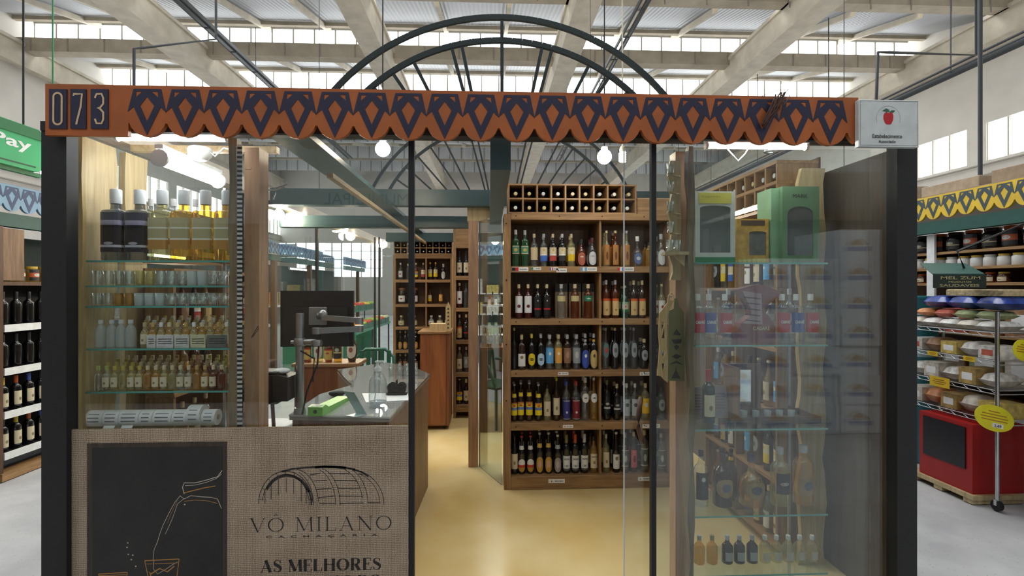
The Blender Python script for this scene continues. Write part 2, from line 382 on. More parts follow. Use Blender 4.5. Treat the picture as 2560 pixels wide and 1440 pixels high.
# ================================================================ FASCIA BOARDS with their carved motif
def fascia(name, label, o, u, L, H, nl, s, first, cb, cm, plates=None, thick=.02, group=None, rest=None):
    # o: lower left corner of the face; u: direction along; the face looks along n = u x z
    u = Vector(u).normalized(); zz = Vector((0, 0, 1)); nrm = u.cross(zz); o = Vector(o); R_ = s/2
    def P(a, b, d=0.0): return o+u*a+zz*b+nrm*d
    r = root(name, o+u*(L/2), label, 'fascia board', group)
    out = [(0, H), (0, 0)]; xs = first-R_
    if xs > 0.02: out.append((xs-.001, 0)) if plates else None
    zc = R_*.98
    for i in range(nl):
        cx = first+i*s
        for k in range(0, 13):
            a = PI+PI*k/12; x = cx+R_*.985*math.cos(a); z = zc+R_*.98*math.sin(a)
            if x <= 0.001 or x >= L-.001: continue
            out.append((x, max(z, 0) if k not in (0, 12) else .052))
    out += [(L, .0 if first+(nl-1)*s+R_ < L-.02 and rest is None else .03), (L, H)]
    mb = MB(); mb.slab([P(a, b) for a, b in out], -nrm*thick); mb.build('board', cb, r)
    mo = MB()
    kx, kz = s/270, H/355
    outer = [(-95, 330), (100, 330), (137, 165), (97, 205), (0, 8), (-95, 205), (-137, 170)]
    holes = [[(0, 276), (52, 212), (0, 104), (-49, 212)], [(-77, 312), (-32, 312), (-80, 270)], [(77, 312), (32, 312), (80, 270)]]
    for i in range(nl):
        cx = first+i*s
        if cx+R_ > L: break
        if cx-R_ < 0: continue
        mo.slab([P(cx+a*kx, b*kz, .0006) for a, b in outer], nrm*.0012, 0, [[P(cx+a*kx, b*kz, .0006) for a, b in h] for h in holes])
    mo.build('painted_motif', cm, r)
    return r, P
ORG = mat((.36, .093, .018), .42, var=.16, scale=6); NAVY = mat((.014, .014, .040), .45, var=.2)
YB = 2.10
xl, xr = XX(113, YB), XX(2146, YB); s_ = (XX(2075, YB)-XX(368, YB))/19
fas, P = fascia('fascia_board', 'orange scalloped fascia board with navy diamond motifs and number plates above the glass shopfront', (xl, YB, 2.103), (1, 0, 0), xr-xl, .203, 21, s_, XX(368, YB)-xl, ORG, NAVY, plates=True)
DIG = mat((.62, .42, .24), .5)
for (a, b, d) in ((125, 169, '0'), (178, 217, '7'), (229, 272, '3')):
    A, B = at(a, 322, YB), at(b, 224, YB); pl = MB(); pl.box(A.x, B.x, YB-.005, YB-.0002, A.z, B.z); pl = pl.build('number_plate', NAVY, fas)
    cx, cz, hw, hh = (A.x+B.x)/2, (A.z+B.z)/2, .016, .062
    if d == '0': pts = [(cx+hw*math.cos(t*PI/12), cz+(hh-hw)*(1 if 0 <= t % 24 < 12 else -1)+hw*math.sin(t*PI/12)) for t in range(0, 25)]
    elif d == '7': pts = [(cx-hw, cz+hh-.012), (cx-hw, cz+hh-.004), (cx+hw, cz+hh-.004), (cx+hw*.7, cz+.01), (cx-.006, cz-hh)]
    else: pts = [(cx-hw, cz+hh-.02), (cx-hw*.6, cz+hh-.004), (cx+hw*.6, cz+hh-.003), (cx+hw, cz+hh-.02), (cx+hw, cz+.02), (cx+.004, cz+.004), (cx-.006, cz+.003), (cx+.004, cz), (cx+hw, cz-.014), (cx+hw, cz-hh+.02), (cx+hw*.6, cz-hh+.004), (cx-hw*.6, cz-hh+.004), (cx-hw, cz-hh+.022)]
    q = MB(); q.ribbon(pts, .0075, YB-.0062); q.build('digit', DIG, pl)
# white sign with the apple
A, B = at(2145, 367, 2.08), at(2295, 252, 2.08)
sg = root('hanging_sign', ((A.x+B.x)/2, 2.085, A.z), 'white metal sign with a red apple, right end of the orange fascia', 'sign')
q = MB(); q.bbox(A.x, B.x, 2.075, 2.10, A.z, B.z, .002); q.build('sign_panel', mat((.58, .61, .60), .4), sg)
q = MB()
for d in (.006,):
    for (x0, z0, x1, z1) in ((A.x+d, A.z+d, B.x-d, A.z+d), (A.x+d, B.z-d, B.x-d, B.z-d), (A.x+d, A.z+d, A.x+d, B.z-d), (B.x-d, A.z+d, B.x-d, B.z-d)): q.ribbon([(x0, z0), (x1, z1)], .0012, 2.0743)
q.build('border', mat((.12, .12, .12), .5), sg)
c = at(2221, 296, 2.074); q = MB(); ap = [(0, .8), (.35, 1), (.8, .9), (1, .4), (.9, -.3), (.55, -.9), (.15, -1), (0, -.9), (-.2, -1), (-.6, -.8), (-.95, -.1), (-.95, .5), (-.7, .9), (-.3, 1)]
q.slab([(c.x+x*.022, 2.0745, c.z+z*.026) for x, z in ap], (0, -.0006, 0)); q.build('apple_emblem', mat((.45, .01, .015), .5), sg)
q = MB(); q.slab([(c.x+x*.02-.006, 2.0744, c.z+.032+z*.01) for x, z in ((-1, 0), (-.2, 1), (.6, .3), (.1, -.6))], (0, -.0006, 0)); q.slab([(c.x+x*.014+.016, 2.0744, c.z+.028+z*.008) for x, z in ((-1, 0), (0, .8), (1, .7), (.4, -.5))], (0, -.0006, 0))
q.ribbon([(c.x, c.z+.02), (c.x+.003, c.z+.034)], .002, 2.0745); q.build('leaf_emblem', mat((.03, .12, .06), .5), sg)
q = MB(); q.ribbon([(c.x+.052*math.cos(math.radians(t)), c.z+.052*math.sin(math.radians(t))) for t in range(-20, 201, 10)], .0012, 2.0743); q.build('ring_emblem', mat((.3, .3, .3), .5), sg)
BK = mat((.02, .02, .02), .5)
a = at(2181, 345, 2.0745); text_part('Estabelecimento', sg, (a.x, 2.0745, a.z), (1, 0, 0), (0, 0, 1), XX(2257, 2.07)-a.x, .017, BK, bold=.01)
a = at(2196, 355, 2.0745); text_part('Associado', sg, (a.x, 2.0745, a.z-.004), (1, 0, 0), (0, 0, 1), XX(2241, 2.07)-a.x, .013, BK, bold=.01)

# ================================================================ THE SHOPFRONT FRAME
def post(px0, px1, Y0, Y1, z0, z1, name='trim_post'):
    m = MB(); m.box(XX(px0, Y0), XX(px1, Y0), Y0, Y1, z0, z1); return struct(name, m, BLACKM)
post(103, 166, 2.14, 2.20, 0, 2.17); post(2243, 2293, 2.14, 2.20, 0, 2.17)
post(1021, 1035, 2.17, 2.20, 0, 2.128); post(1629, 1641, 2.17, 2.20, 0, 2.128)
GRB = mat((.04, .075, .08), .35)
XL, XRt = XX(160, 2.2), XX(2250, 2.2)
m = MB(); m.box(XX(103, 2.14), XX(2293, 2.14), 2.135, 2.16, 2.132, 2.17); struct('trim_transom', m, BLACKM)
m = MB(); m.box(XL, XRt, 2.14, 2.25, 0, .05); struct('trim_kick', m, BLACKM)
def pane(px0, px1, Y, z0, z1, name, mt=PANE, kind='structure', t=.008):
    m = MB(); m.box(XX(px0, Y)+.002, XX(px1, Y)-.002, Y, Y+t, z0, z1); o = m.build(name, mt); o['kind'] = kind; return o
PR = glass((.96, .98, .975), gain=1.15)
pane(166, 1021, 2.185, .05, 2.128, 'window_1')
pane(1641, 2243, 2.182, .05, 2.128, 'window_2', PR)
# sliding glass door, pushed open behind the right pane
dr = root('door_1', (XX(1900, 2.23), 2.235, .02), None, None, kind='structure')
m = MB(); m.box(XX(1560, 2.23), XX(2175, 2.23), 2.226, 2.234, .052, 2.12); m.build('door_glass', glass((.96, .98, .975), gain=1.05), dr)
m = MB(); m.box(XX(1559, 2.23), XX(1561, 2.23), 2.225, 2.235, .052, 2.12); m.build('polished_edge', mat((.5, .55, .55), .3), dr)
m = MB(); c = at(1602, 1055, 2.21); m.tube([(c.x+.004, 2.225, c.z+.10), (c.x-.004, 2.205, c.z+.085), (c.x-.012, 2.203, c.z+.03), (c.x-.012, 2.203, c.z-.03), (c.x+.002, 2.205, c.z-.075), (c.x+.012, 2.225, c.z-.09)], .011, 8); m.build('handle', W_DARK, dr)
m = MB(); m.box(XX(2230, 2.21), XX(2236, 2.21), 2.206, 2.214, .052, at(2233, 392, 2.21).z); struct('trim_lit_edge', m, mat((.75, .78, .8), .3))  # pale strip; the light along the door edge is put into its colour
# steel beams over the shop
gb = [(XX(1252, 2.2)-.045, XX(1252, 2.2)+.045, 2.25, 4.199, 2.02, 2.17), (-.94, -.77, 2.165, 6.4, 2.147, 2.175)]
for x0, x1, y0, y1, z0, z1 in gb: m = MB(); m.box(x0, x1, y0, y1, z0, z1); struct('trim_beam', m, GRB)
W_LATH = wood((.30, .2, .1), (.5, .38, .22), 'Y')
m = MB(); m.box(-.765, -.735, 2.45, 6.3, 2.020, 2.0415); struct('trim_lath', m, W_LATH)
m = MB(); m.box(-1.86, 1.86, 4.20, 4.30, 2.172, 2.304); struct('trim_beam', m, GRB)
for Y, x0, x1 in ((4.62, -1.86, XX(1190, 4.62)), (6.02, -1.2, XX(1262, 6.02))):
    m = MB(); m.box(x0, x1, Y, Y+.10, 2.042, 2.145); struct('trim_beam', m, GRB)
# left side: header, glass and slim mullions
m = MB(); m.box(-1.88, -1.76, 2.26, 9.2, 2.205, 2.30); struct('trim_header', m, mat((.55, .48, .40), .6))
SIDEG = glass((.93, .96, .955), gain=1.0)
m = MB(); m.box(-1.845, -1.837, 2.27, 6.55, .02, 2.20); o = struct('window_3', m, SIDEG)
for y in (3.9, 5.55): m = MB(); m.box(-1.855, -1.825, y, y+.03, 0, 2.205); struct('trim_mullion', m, BLACKM)
m = MB(); m.box(-1.82, XX(985, 6.55), 6.55, 6.558, .02, 2.05); struct('window_4', m, SIDEG)
for px in (935, 946): m = MB(); m.box(XX(px, 6.53), XX(px+4, 6.53), 6.52, 6.545, 0, 2.14); struct('trim_mullion', m, BLACKM)
m = MB(); m.box(-1.75, 1.85, 2.27, 2.45, 2.20, 2.215); struct('trim_window_head', m, BLACKM)
# right side wall
m = MB(); m.box(1.86, 1.90, 2.27, 6.6, 0, 2.14); struct('wall_shop_right', m, wood((.035, .024, .016), (.07, .05, .035), 'Z'))
# ================================================================ THE FAN ARCHES
IRON = mat((.010, .020, .022), .6)
def fan(Y, cx, zc, zb, label, k=2.2/F):
    r = root('fan_arch', (cx, Y, zb), label, 'arch frame', 'fan shaped iron arches over the shop')
    for R_, nm in ((547*k, 'outer_hoop'), (489*k, 'inner_hoop')):
        a0 = math.asin((zb-zc)/R_); pts = []
        for i in range(41): a = a0+(PI-2*a0)*i/40; pts.append((cx+R_*math.cos(a), Y, zc+R_*math.sin(a)))
        m = MB()
        for i in range(40): m.bar(pts[i], pts[i+1], .022, .016, up=(0, 1, 0))
        m.build(nm, IRON, r)
    for deg in (0, 12, 15, 27, 34, 41, 48, 55):
        for sg_ in ((1, -1) if deg else (1,)):
            a = math.radians(deg)*sg_; d = Vector((math.sin(a), 0, math.cos(a)))
            rb = (zb-zc)/math.cos(a); R1 = (547 if deg in (0, 17) else 489)*k
            if rb > R1-.03: continue
            c = Vector((cx, Y, zc)); m = MB(); m.bar(c+d*rb, c+d*(R1-.011), .014, .012, up=(0, 1, 0)); m.build('spoke', IRON, r)
    return r
cx = XX(1255, 2.2); zc = ZZ(589, 2.2, 1255)
fan(2.205, cx, zc, 2.16, 'dark iron fan arch rising above the orange fascia')
fan(4.25, XX(1255, 4.25), ZZ(634, 4.25, 1255), 2.304, 'dark iron fan arch on the cross beam inside, seen under the fascia', 358/547*4.25/F)
# ================================================================ BOTTLES, GLASSES AND JARS (built once per kind, then copied)
KIND = {
 'liquor': ([(.86,0),(.97,.012),(1,.03),(1,.60),(.96,.65),(.80,.70),(.48,.745),(.36,.78),(.33,.84),(.33,.90)], .36, .885, 1.0),
 'wide': ([(.88,0),(1,.02),(1,.64),(.97,.69),(.82,.745),(.55,.785),(.38,.81),(.34,.85),(.34,.90)], .42, .88, 1.0),
 'slim': ([(.88,0),(1,.02),(1,.50),(.94,.57),(.72,.64),(.45,.69),(.34,.74),(.30,.84),(.30,.94)], .34, .93, 1.0),
 'beer': ([(.88,0),(1,.02),(1,.50),(.95,.56),(.75,.63),(.52,.70),(.40,.77),(.34,.86),(.34,.95)], .40, .95, 1.0),
 'wine': ([(.85,0),(1,.02),(1,.62),(.93,.68),(.62,.73),(.40,.77),(.37,.86),(.37,.96)], .41, .78, 1.0),
 'square': ([(.9,0),(1,.02),(1,.66),(.92,.71),(.55,.76),(.36,.79),(.34,.86),(.34,.9)], .42, .87, 1.0),
 'bigsq': ([(.9,0),(1,.02),(1,.66),(.97,.69),(.80,.705),(.42,.715),(.38,.74),(.38,.80)], .50, .80, 1.0),
 'slant': ([(.9,0),(1,.02),(1,.58),(.96,.63),(.6,.72),(.40,.76),(.36,.86),(.36,.9)], .40, .84, 1.0),
 'flask': ([(.62,0),(.7,.02),(.92,.18),(1,.36),(.92,.52),(.66,.64),(.38,.71),(.32,.78),(.32,.88)], .42, .84, 1.0),
 'decanter': ([(.8,0),(.95,.02),(1,.30),(.95,.45),(.7,.55),(.35,.62),(.25,.68),(.25,.80),(.32,.84)], .34, .84, 1.0),
 'jar': ([(.9,0),(1,.03),(1,.70),(.9,.78),(.75,.82),(.75,.86)], .82, .84, 1.0),
 'mini': ([(.88,0),(1,.03),(1,.55),(.92,.62),(.62,.68),(.42,.72),(.38,.80),(.38,.84)], .46, .82, 1.0),
 'pet': ([(.85,0),(1,.03),(.94,.1),(1,.2),(1,.6),(.8,.72),(.42,.82),(.38,.88)], .46, .86, 1.0),
}
def OPQ(c, r=.12): return mat(c, r, coat=.6, var=0.0)
GL = {
 'clear': glass((.93,.95,.94), gain=2.6, milk=.03, milkc=(.8,.85,.85)), 'frost': glass((.86,.9,.9), gain=1.5, milk=.35, milkc=(.75,.8,.8)),
 'gold': glass((.90,.68,.22), gain=1.8, milk=.18, milkc=(.75,.5,.12)), 'pale': glass((.93,.88,.60), gain=1.8, milk=.14, milkc=(.8,.75,.45)),
 'amber': glass((.55,.20,.05), gain=1.8, milk=.20, milkc=(.30,.09,.02)), 'smoke': glass((.45,.47,.48), gain=1.8, milk=.2, milkc=(.2,.2,.2)),
 'green': glass((.25,.5,.28), gain=1.8, milk=.25, milkc=(.05,.2,.08)),
 'black': OPQ((.008,.007,.007)), 'brown': OPQ((.028,.010,.004)), 'dred': OPQ((.05,.006,.004)), 'navy': OPQ((.01,.012,.05)), 'dgreen': OPQ((.01,.03,.015)),
 'white': OPQ((.7,.7,.68), .3),
}
def K(c, r=.4): return mat(c, r, var=.04)
cW, cCr, cY, cR, cB, cG, cK, cS, cO, cT = (.75,.75,.73), (.62,.52,.33), (.80,.50,.03), (.42,.02,.02), (.04,.13,.50), (.04,.22,.10), (.015,.015,.018), (.45,.46,.47), (.70,.20,.03), (.05,.36,.42)
LB = {  # shape, z0, z1, half angle, bands (top down: fraction, colour), emblem colour, emblem (zc, rx, rz)
 'white': ('r', .14,.52,60, [(1, cW)], (.3,.05,.04), (.33,.35,.05)), 'cream': ('r', .14,.54,60, [(1, (.66,.58,.40))], (.25,.2,.1), (.3,.3,.05)),
 'creamy': ('r', .2,.58,58, [(1, (.60,.50,.30))], None, None),
 'mtblue': ('r', .17,.58,60, [(.5,(.70,.62,.42)),(.1,(.8,.8,.76)),(.4,(.05,.16,.55))], (.6,.45,.15), (.5,.3,.035)),
 'mtred': ('r', .17,.58,60, [(.5,(.70,.62,.42)),(.1,(.8,.8,.76)),(.4,(.45,.06,.05))], (.6,.45,.15), (.5,.3,.035)),
 'mtblack': ('r', .17,.58,60, [(.5,(.70,.62,.42)),(.1,(.8,.8,.76)),(.4,(.03,.03,.035))], (.6,.45,.15), (.5,.3,.035)),
 'mtyellow': ('r', .17,.58,60, [(.5,(.72,.66,.42)),(.5,(.82,.58,.02))], (.6,.45,.15), (.5,.3,.035)),
 'greenband': ('r', .34,.56,62, [(.1,cCr),(.8,(.08,.25,.17)),(.1,cCr)], (.55,.45,.1), (.45,.45,.045)),
 'pink': ('e', .05,.52,52, [(1, (.45,.13,.08))], (.7,.55,.45), (.36,.4,.03)), 'silver': ('e', .05,.52,52, [(1, (.62,.64,.66))], (.4,.4,.42), (.36,.4,.03)),
 'kraft': ('r', .05,.60,50, [(.1,(.5,.2,.05)),(.9,(.40,.20,.06))], (.15,.05,.02), (.3,.3,.12)),
 'jug': ('e', .08,.45,48, [(1,(.10,.14,.28))], (.5,.55,.6), (.27,.4,.06)),
 'tallwhite': ('r', .17,.66,62, [(1,(.74,.73,.74))], (.12,.02,.03), (.36,.42,.05)),
 'dots': ('r', .1,.62,60, [(.62,(.012,.012,.012)),(.08,(.5,.02,.03)),(.3,(.012,.012,.012))], (.6,.62,.6), (.52,.14,.025)),
 'collar': ('r', .50,.66,75, [(1,(.55,.48,.25))], None, None), 'gcollar': ('r', .50,.66,75, [(1,(.02,.20,.10))], (.6,.6,.5), (.58,.5,.02)),
 'orangetop': ('r', .08,.52,58, [(.15,(.60,.10,.02)),(.85,(.60,.44,.20))], (.35,.2,.06), (.22,.3,.03)),
 'greenlab': ('r', .2,.5,55, [(.25,(.25,.4,.25)),(.5,(.55,.5,.35)),(.25,(.02,.15,.06))], (.5,.1,.05), (.36,.2,.04)),
 'wine': ('r', .10,.46,60, [(1,cW)], (.25,.2,.08), (.36,.4,.05)),
 'yoval': ('e', .12,.46,62, [(1,(.80,.60,.02))], (.05,.05,.03), (.29,.55,.04)), 'boval': ('e', .12,.46,62, [(1,(.45,.62,.78))], (.05,.07,.1), (.29,.55,.04)),
 'sky': ('r', .18,.62,62, [(1,(.12,.40,.75))], (.7,.75,.8), (.46,.3,.05)), 'orange': ('r', .18,.62,62, [(1,(.75,.38,.08))], (.8,.75,.6), (.46,.3,.05)),
 'copper': ('r', .18,.62,62, [(1,(.28,.15,.09))], (.4,.25,.15), (.42,.45,.1)), 'pewter': ('r', .18,.62,62, [(1,(.30,.33,.34))], (.5,.52,.52), (.42,.45,.1)),
 'blueoval': ('e', .03,.55,66, [(1,(.05,.09,.42))], (.75,.78,.8), (.38,.3,.05)), 'goldoval': ('e', .03,.55,66, [(1,(.55,.42,.16))], (.1,.07,.03), (.38,.3,.05)),
 'shield': ('e', .28,.64,48, [(1,(.30,.34,.36))], (.1,.1,.12), (.46,.35,.06)),
 'shieldred': ('e', .28,.64,48, [(1,(.12,.20,.20))], (.45,.05,.05), (.46,.35,.07)),
 'vb': ('r', .16,.50,64, [(.12,(.5,.2,.05)),(.25,(.82,.60,.02)),(.22,(.15,.22,.5)),(.41,(.85,.66,.02))], (.5,.08,.03), (.42,.45,.03)),
 'bluerect': ('r', .04,.52,60, [(.04,cS),(.92,(.035,.04,.22)),(.04,cS)], (.6,.62,.7), (.22,.28,.03)), 'redrect': ('r', .04,.52,60, [(.04,cS),(.92,(.22,.02,.03)),(.04,cS)], (.6,.6,.6), (.22,.28,.03)),
 'seal': ('e', .42,.64,55, [(1,cW)], (.2,.2,.2), (.53,.4,.02)),
 'script': ('r', .18,.50,60, [(.5,(.02,.02,.02)),(.15,(.55,.55,.53)),(.35,(.02,.02,.02))], (.45,.46,.47), (.42,.5,.03)),
 'paleblue': ('r', .12,.58,60, [(1,(.45,.52,.58))], (.08,.08,.1), (.42,.5,.05)),
 'yelshield': ('r', .18,.60,64, [(1,(.75,.48,.04))], (.6,.62,.6), (.42,.42,.06)),
 'longneck': ('e', .06,.40,64, [(.45,cW),(.2,(.5,.04,.03)),(.35,(.45,.25,.04))], None, None),
 'amberlab': ('e', .04,.42,62, [(1,(.50,.30,.05))], (.6,.35,.25), (.24,.5,.09)), 'greylab': ('e', .04,.42,62, [(1,(.33,.30,.30))], (.45,.42,.42), (.24,.5,.09)),
 'salinas': ('r', .08,.46,64, [(.86,(.72,.73,.72)),(.14,(.10,.10,.10))], (.2,.2,.2), (.20,.75,.025)),
 'pinklab': ('r', .12,.56,58, [(1,(.55,.14,.16))], (.15,.05,.06), (.34,.35,.09)),
 'greyshield': ('r', .16,.58,58, [(.06,cS),(.88,(.10,.12,.11)),(.06,cS)], (.45,.48,.46), (.36,.35,.09)),
 'cabr': ('r', .22,.62,66, [(1,(.40,.03,.05))], None, None), 'cabb': ('r', .22,.62,66, [(1,(.05,.09,.28))], None, None),
 'etch': ('r', .16,.60,55, [(.3,(.45,.40,.22)),(.05,(.7,.7,.6)),(.3,(.40,.36,.2)),(.05,(.7,.7,.6)),(.3,(.42,.22,.05))], None, None),
 'engraved': ('r', .12,.98*.68,70, [(.2,(.03,.03,.05)),(.12,(.35,.33,.45)),(.5,(.02,.018,.022)),(.06,(.5,.5,.55)),(.12,(.02,.02,.03))], (.4,.4,.45), (.24,.4,.02)),
 'whisky1': ('r', .1,.5,62, [(.12,(.45,.04,.02)),(.88,(.55,.42,.12))], (.5,.1,.05), (.35,.4,.04)), 'whisky2': ('e', .12,.62,62, [(1,(.66,.60,.50))], (.3,.1,.08), (.38,.4,.08)),
 'whisky3': ('r', .12,.58,62, [(.5,(.03,.03,.025)),(.1,(.6,.5,.3)),(.4,(.03,.03,.025))], (.5,.5,.4), (.42,.5,.06)),
 'emb': ('e', .18,.50,60, [(1,(.30,.20,.09))], (.08,.09,.12), (.35,.45,.08)), 'darkrect': ('r', .22,.58,50, [(1,(.03,.025,.035))], (.4,.35,.3), (.40,.5,.03)),
 'darklow': ('r', .14,.62,60, [(1,(.012,.012,.014))], (.55,.55,.53), (.5,.28,.04)), 'greysq': ('r', .12,.44,42, [(1,(.36,.38,.40))], None, None), 'palesq': ('r', .10,.42,42, [(1,(.55,.50,.38))], None, None),
 'boxy': ('r', .1,.8,62, [(.3,cK),(.4,(.5,.1,.03)),(.3,cK)], (.6,.6,.55), (.45,.5,.1)),
}
def label_mesh(spec, sq):
    sh, z0, z1, half, bands, ec, eg = spec; m = MB(); mats = []
    rows = 16; cols = 10; tot = sum(b[0] for b in bands)
    def pt(a, z, rr): f = 1.0
    def P(a, z, rr):
        x, y = math.sin(a), -math.cos(a); f = 1.0
        if sq: f = (abs(x)**sq+abs(y)**sq)**(-1/sq)
        return (rr*f*x, rr*f*y, z)
    for b in bands: mats.append(K(b[1]))
    edges = [z1]; acc = 0
    for b in bands: acc += b[0]/tot; edges.append(z1-(z1-z0)*acc)
    for bi in range(len(bands)):
        zt, zb = edges[bi], edges[bi+1]; nr = max(2 if sh == 'e' else 1, int(rows*(zt-zb)/(z1-z0)) if sh == 'e' else 1)
        for j in range(nr):
            za, zc2 = zb+(zt-zb)*j/nr, zb+(zt-zb)*(j+1)/nr
            def ha(z):
                if sh == 'r': return math.radians(half)
                q = abs(z-(z0+z1)/2)/((z1-z0)/2); return math.radians(half)*max(.02, (1-min(1, q)**2.6))**.5
            A, B = ha(za), ha(zc2)
            for i in range(cols):
                u0, u1 = -1+2*i/cols, -1+2*(i+1)/cols
                m.add([P(A*u0, za, 1.02), P(A*u1, za, 1.02), P(B*u1, zc2, 1.02), P(B*u0, zc2, 1.02)], [(0,1,2,3)], bi, True)
    if ec:
        mats.append(K(ec)); zc2, rx, rz = eg; k = len(mats)-1; c = [P(0, zc2, 1.045)]+[P(rx*math.cos(t*PI/7)*1.0, zc2+rz*math.sin(t*PI/7), 1.045) for t in range(14)]
        m.add(c, [(0, 1+t, 1+(t+1) % 14) for t in range(14)], k)
    return m, mats
PROTO = {}
def bottle(kind, gls, capc, lab, x, y, z, R_, H, label, group, cat='bottle', neck=None, turn=0.0, name=None, words=None, lie=False):
    key = (kind, gls, capc, lab, neck, name, words)
    sq = 4.5 if kind in ('square', 'bigsq') else 0
    if key not in PROTO:
        prof, cr_, cz, ct = KIND[kind]
        m = MB(); m.lathe(prof, n=18, sq=sq); m.lathe([(prof[-1][0]*.98, prof[-1][1]), (prof[-1][0]*.98, cz)], n=12)
        o = m.build(name or {'jar': 'preserve_jar', 'decanter': 'decanter', 'mini': 'miniature_bottle', 'beer': 'beer_bottle', 'wine': 'wine_bottle'}.get(kind, 'liquor_bottle'), GL[gls], loc=(0,0,0))
        if capc:
            m = MB(); m.lathe([(cr_, cz), (cr_*1.02, (cz+1)/2), (cr_*1.02, .99), (cr_*.9, 1.0)], n=14); m.build('cap', K(capc, .35), o)
        if lab: lm, ms = label_mesh(LB[lab], sq); lm.build('label', ms, o)
        if neck:
            m = MB(); nr = .62 if kind == 'beer' else .5; m.lathe([(nr+.12, .64), (nr-.04, .74)] if kind == 'beer' else [(.40, .77), (.38, .84)], n=14, closed=False); m.build('neck_label', K(neck), o)
        if words:
            wt, wc, wz, wh = words; t = text_part(wt, o, (-.72, -1.06, wz), (1,0,0), (0,0,1), 1.44, wh, K(wc), bold=.02)
        PROTO[key] = [o, False]
    p = PROTO[key]
    if not p[1]: o = p[0]; p[1] = True
    else: o = copy_tree(p[0])
    o.location = (x, y, z+.0004); o.rotation_euler = (0, 0, turn) if not lie else (PI/2, 0, turn); o.scale = (R_, R_, H)
    return tag(o, label, cat, group)
def tumbler(x, y, z, R_, H, label, group, mtn='clear', name='tumbler', taper=.86):
    key = ('tum', mtn, name)
    if key not in PROTO:
        m = MB(); m.lathe([(taper, 0), (1, 1), (.93, 1), (taper*.88, .12), (.02, .12)], n=18); PROTO[key] = [m.build(name, GL[mtn], loc=(0,0,0)), False]
    p = PROTO[key]
    if not p[1]: o = p[0]; p[1] = True
    else: o = copy_tree(p[0])
    o.location = (x, y, z+.0004); o.scale = (R_, R_, H); return tag(o, label, 'glass', group)

# ================================================================ THE TALL RACK FACING THE DOOR
RY = 3.80; RD = .34
def rz(py): return ZZ(py, RY, 1450)
def rx(px): return XX(px, RY)
x0, x1 = rx(1260), rx(1688)
rack = root('wooden_rack', ((x0+x1)/2, RY+RD/2, 0), 'tall wooden rack full of liquor bottles, facing the doorway', 'rack')
m = MB(); m.box(x0, rx(1277), RY, RY+RD, 0, rz(536)); m.build('side_panel', W_RACK, rack)
m = MB(); m.box(rx(1672), x1, RY, RY+RD, 0, rz(536)); m.build('side_panel', W_RACK, rack)
m = MB(); m.box(x0+.01, x1-.01, RY+RD, RY+RD+.015, 0, rz(536)); m.build('back_panel', wood((.07,.03,.014), (.17,.09,.04), 'Z'), rack)
XA, XB = rx(1277)+.0005, rx(1672)-.0005
boards = [('top_rail', 550, 535), ('shelf', 681, 666), ('shelf', 812, 797), ('shelf', 941, 926), ('shelf', 1074, 1056)]
for nm, lo, hi in boards: m = MB(); m.bbox(XA, XB, RY-.004, RY+RD-.001, rz(lo), rz(hi), .003); m.build(nm, W_RACKX, rack)
m = MB(); m.bbox(XA, XB, RY-.004, RY+RD-.001, .003, rz(1189), .003); m.build('plinth', W_RACKX, rack)
DVX = rx(1502)
for hi, lo in ((550, 666), (681, 797), (812, 926), (941, 1056), (1074, 1189)):
    m = MB(); m.box(DVX-.008, DVX+.008, RY+.02, RY+RD-.002, rz(lo)+.001, rz(hi)-.001); m.build('divider', W_RACK, rack)
for px, py in [(a, b) for a in (1290, 1398, 1505, 1610) for b in (541, 804, 933, 1065)]+[(1266, b) for b in (560, 700, 860, 1000)]:
    m = MB(); m.rod((rx(px), RY-.007, rz(py)), (rx(px), RY-.003, rz(py)), .005, 8); m.build('bolt_head', mat((.02, .015, .01), .5), rack)
def fitx(x, R_):
    if x < DVX: return max(XA+R_+.003, min(DVX-.008-R_-.003, x))
    return max(DVX+.008+R_+.003, min(XB-R_-.003, x))
# wine cubbies on top
def wine_grid(name, xa, xb, z0, z1, nc, nr, Y, D, label, grp, where, mt=W_RACKX, mt2=W_RACK, capseq=None):
    g = root(name, ((xa+xb)/2, Y+D/2, z0), label, 'wine rack'); t = .012
    for j in range(nr+1):
        z = z0+(z1-z0-t)*j/nr; m = MB(); m.box(xa, xb, Y, Y+D, z, z+t); m.build('shelf', mt, g)
    for j in range(nr):
        za = z0+(z1-z0-t)*j/nr+t; zb = z0+(z1-z0-t)*(j+1)/nr
        for i in range(nc+1):
            x = xa+(xb-xa-t)*i/nc; m = MB(); m.box(x, x+t, Y+.002, Y+D-.002, za, zb); m.build('divider', mt2, g)
    m = MB(); m.box(xa, xb, Y+D, Y+D+.01, z0, z1); m.build('back_panel', W_DARK, g)
    for j in range(nr):
        for i in range(nc):
            cw = (xb-xa-t)/nc; ch = (z1-z0-t)/nr; x = xa+t+cw*i+(cw-t)/2; z = z0+t+ch*j; R_ = min(.036, (cw-t)*.36)
            cc = (capseq or [cW, (.6,.62,.62), (.55,.48,.25), (.6,.5,.3)])[(i*7+j*3) % 4]
            o = bottle('wine', 'black', cc, None, x+random.uniform(-.006, .006), Y+D-.02, z+R_+.001, R_, D-.04,
                f'lying wine bottle with pale cap, {ORD[nc-1-i] if False else ORD[i]} cubby from left, {"lower" if j == 0 else "upper"} row {where}', grp, lie=True)
    return g
wine_grid('wine_rack', rx(1270), rx(1592), rz(535)+.001, rz(460), 9, 2, RY+.005, .26, 'small wooden cubby rack of lying wine bottles on top of the tall rack', 'wine bottles lying on top of the tall rack', 'above the tall rack')
m = MB(); m.bbox(rx(1594), rx(1686), RY+.01, RY+.25, rz(535)+.001, rz(493), .003); tag(m.build('wooden_box', W_RACKX), 'plain pale wooden box at the right end above the tall rack', 'box')
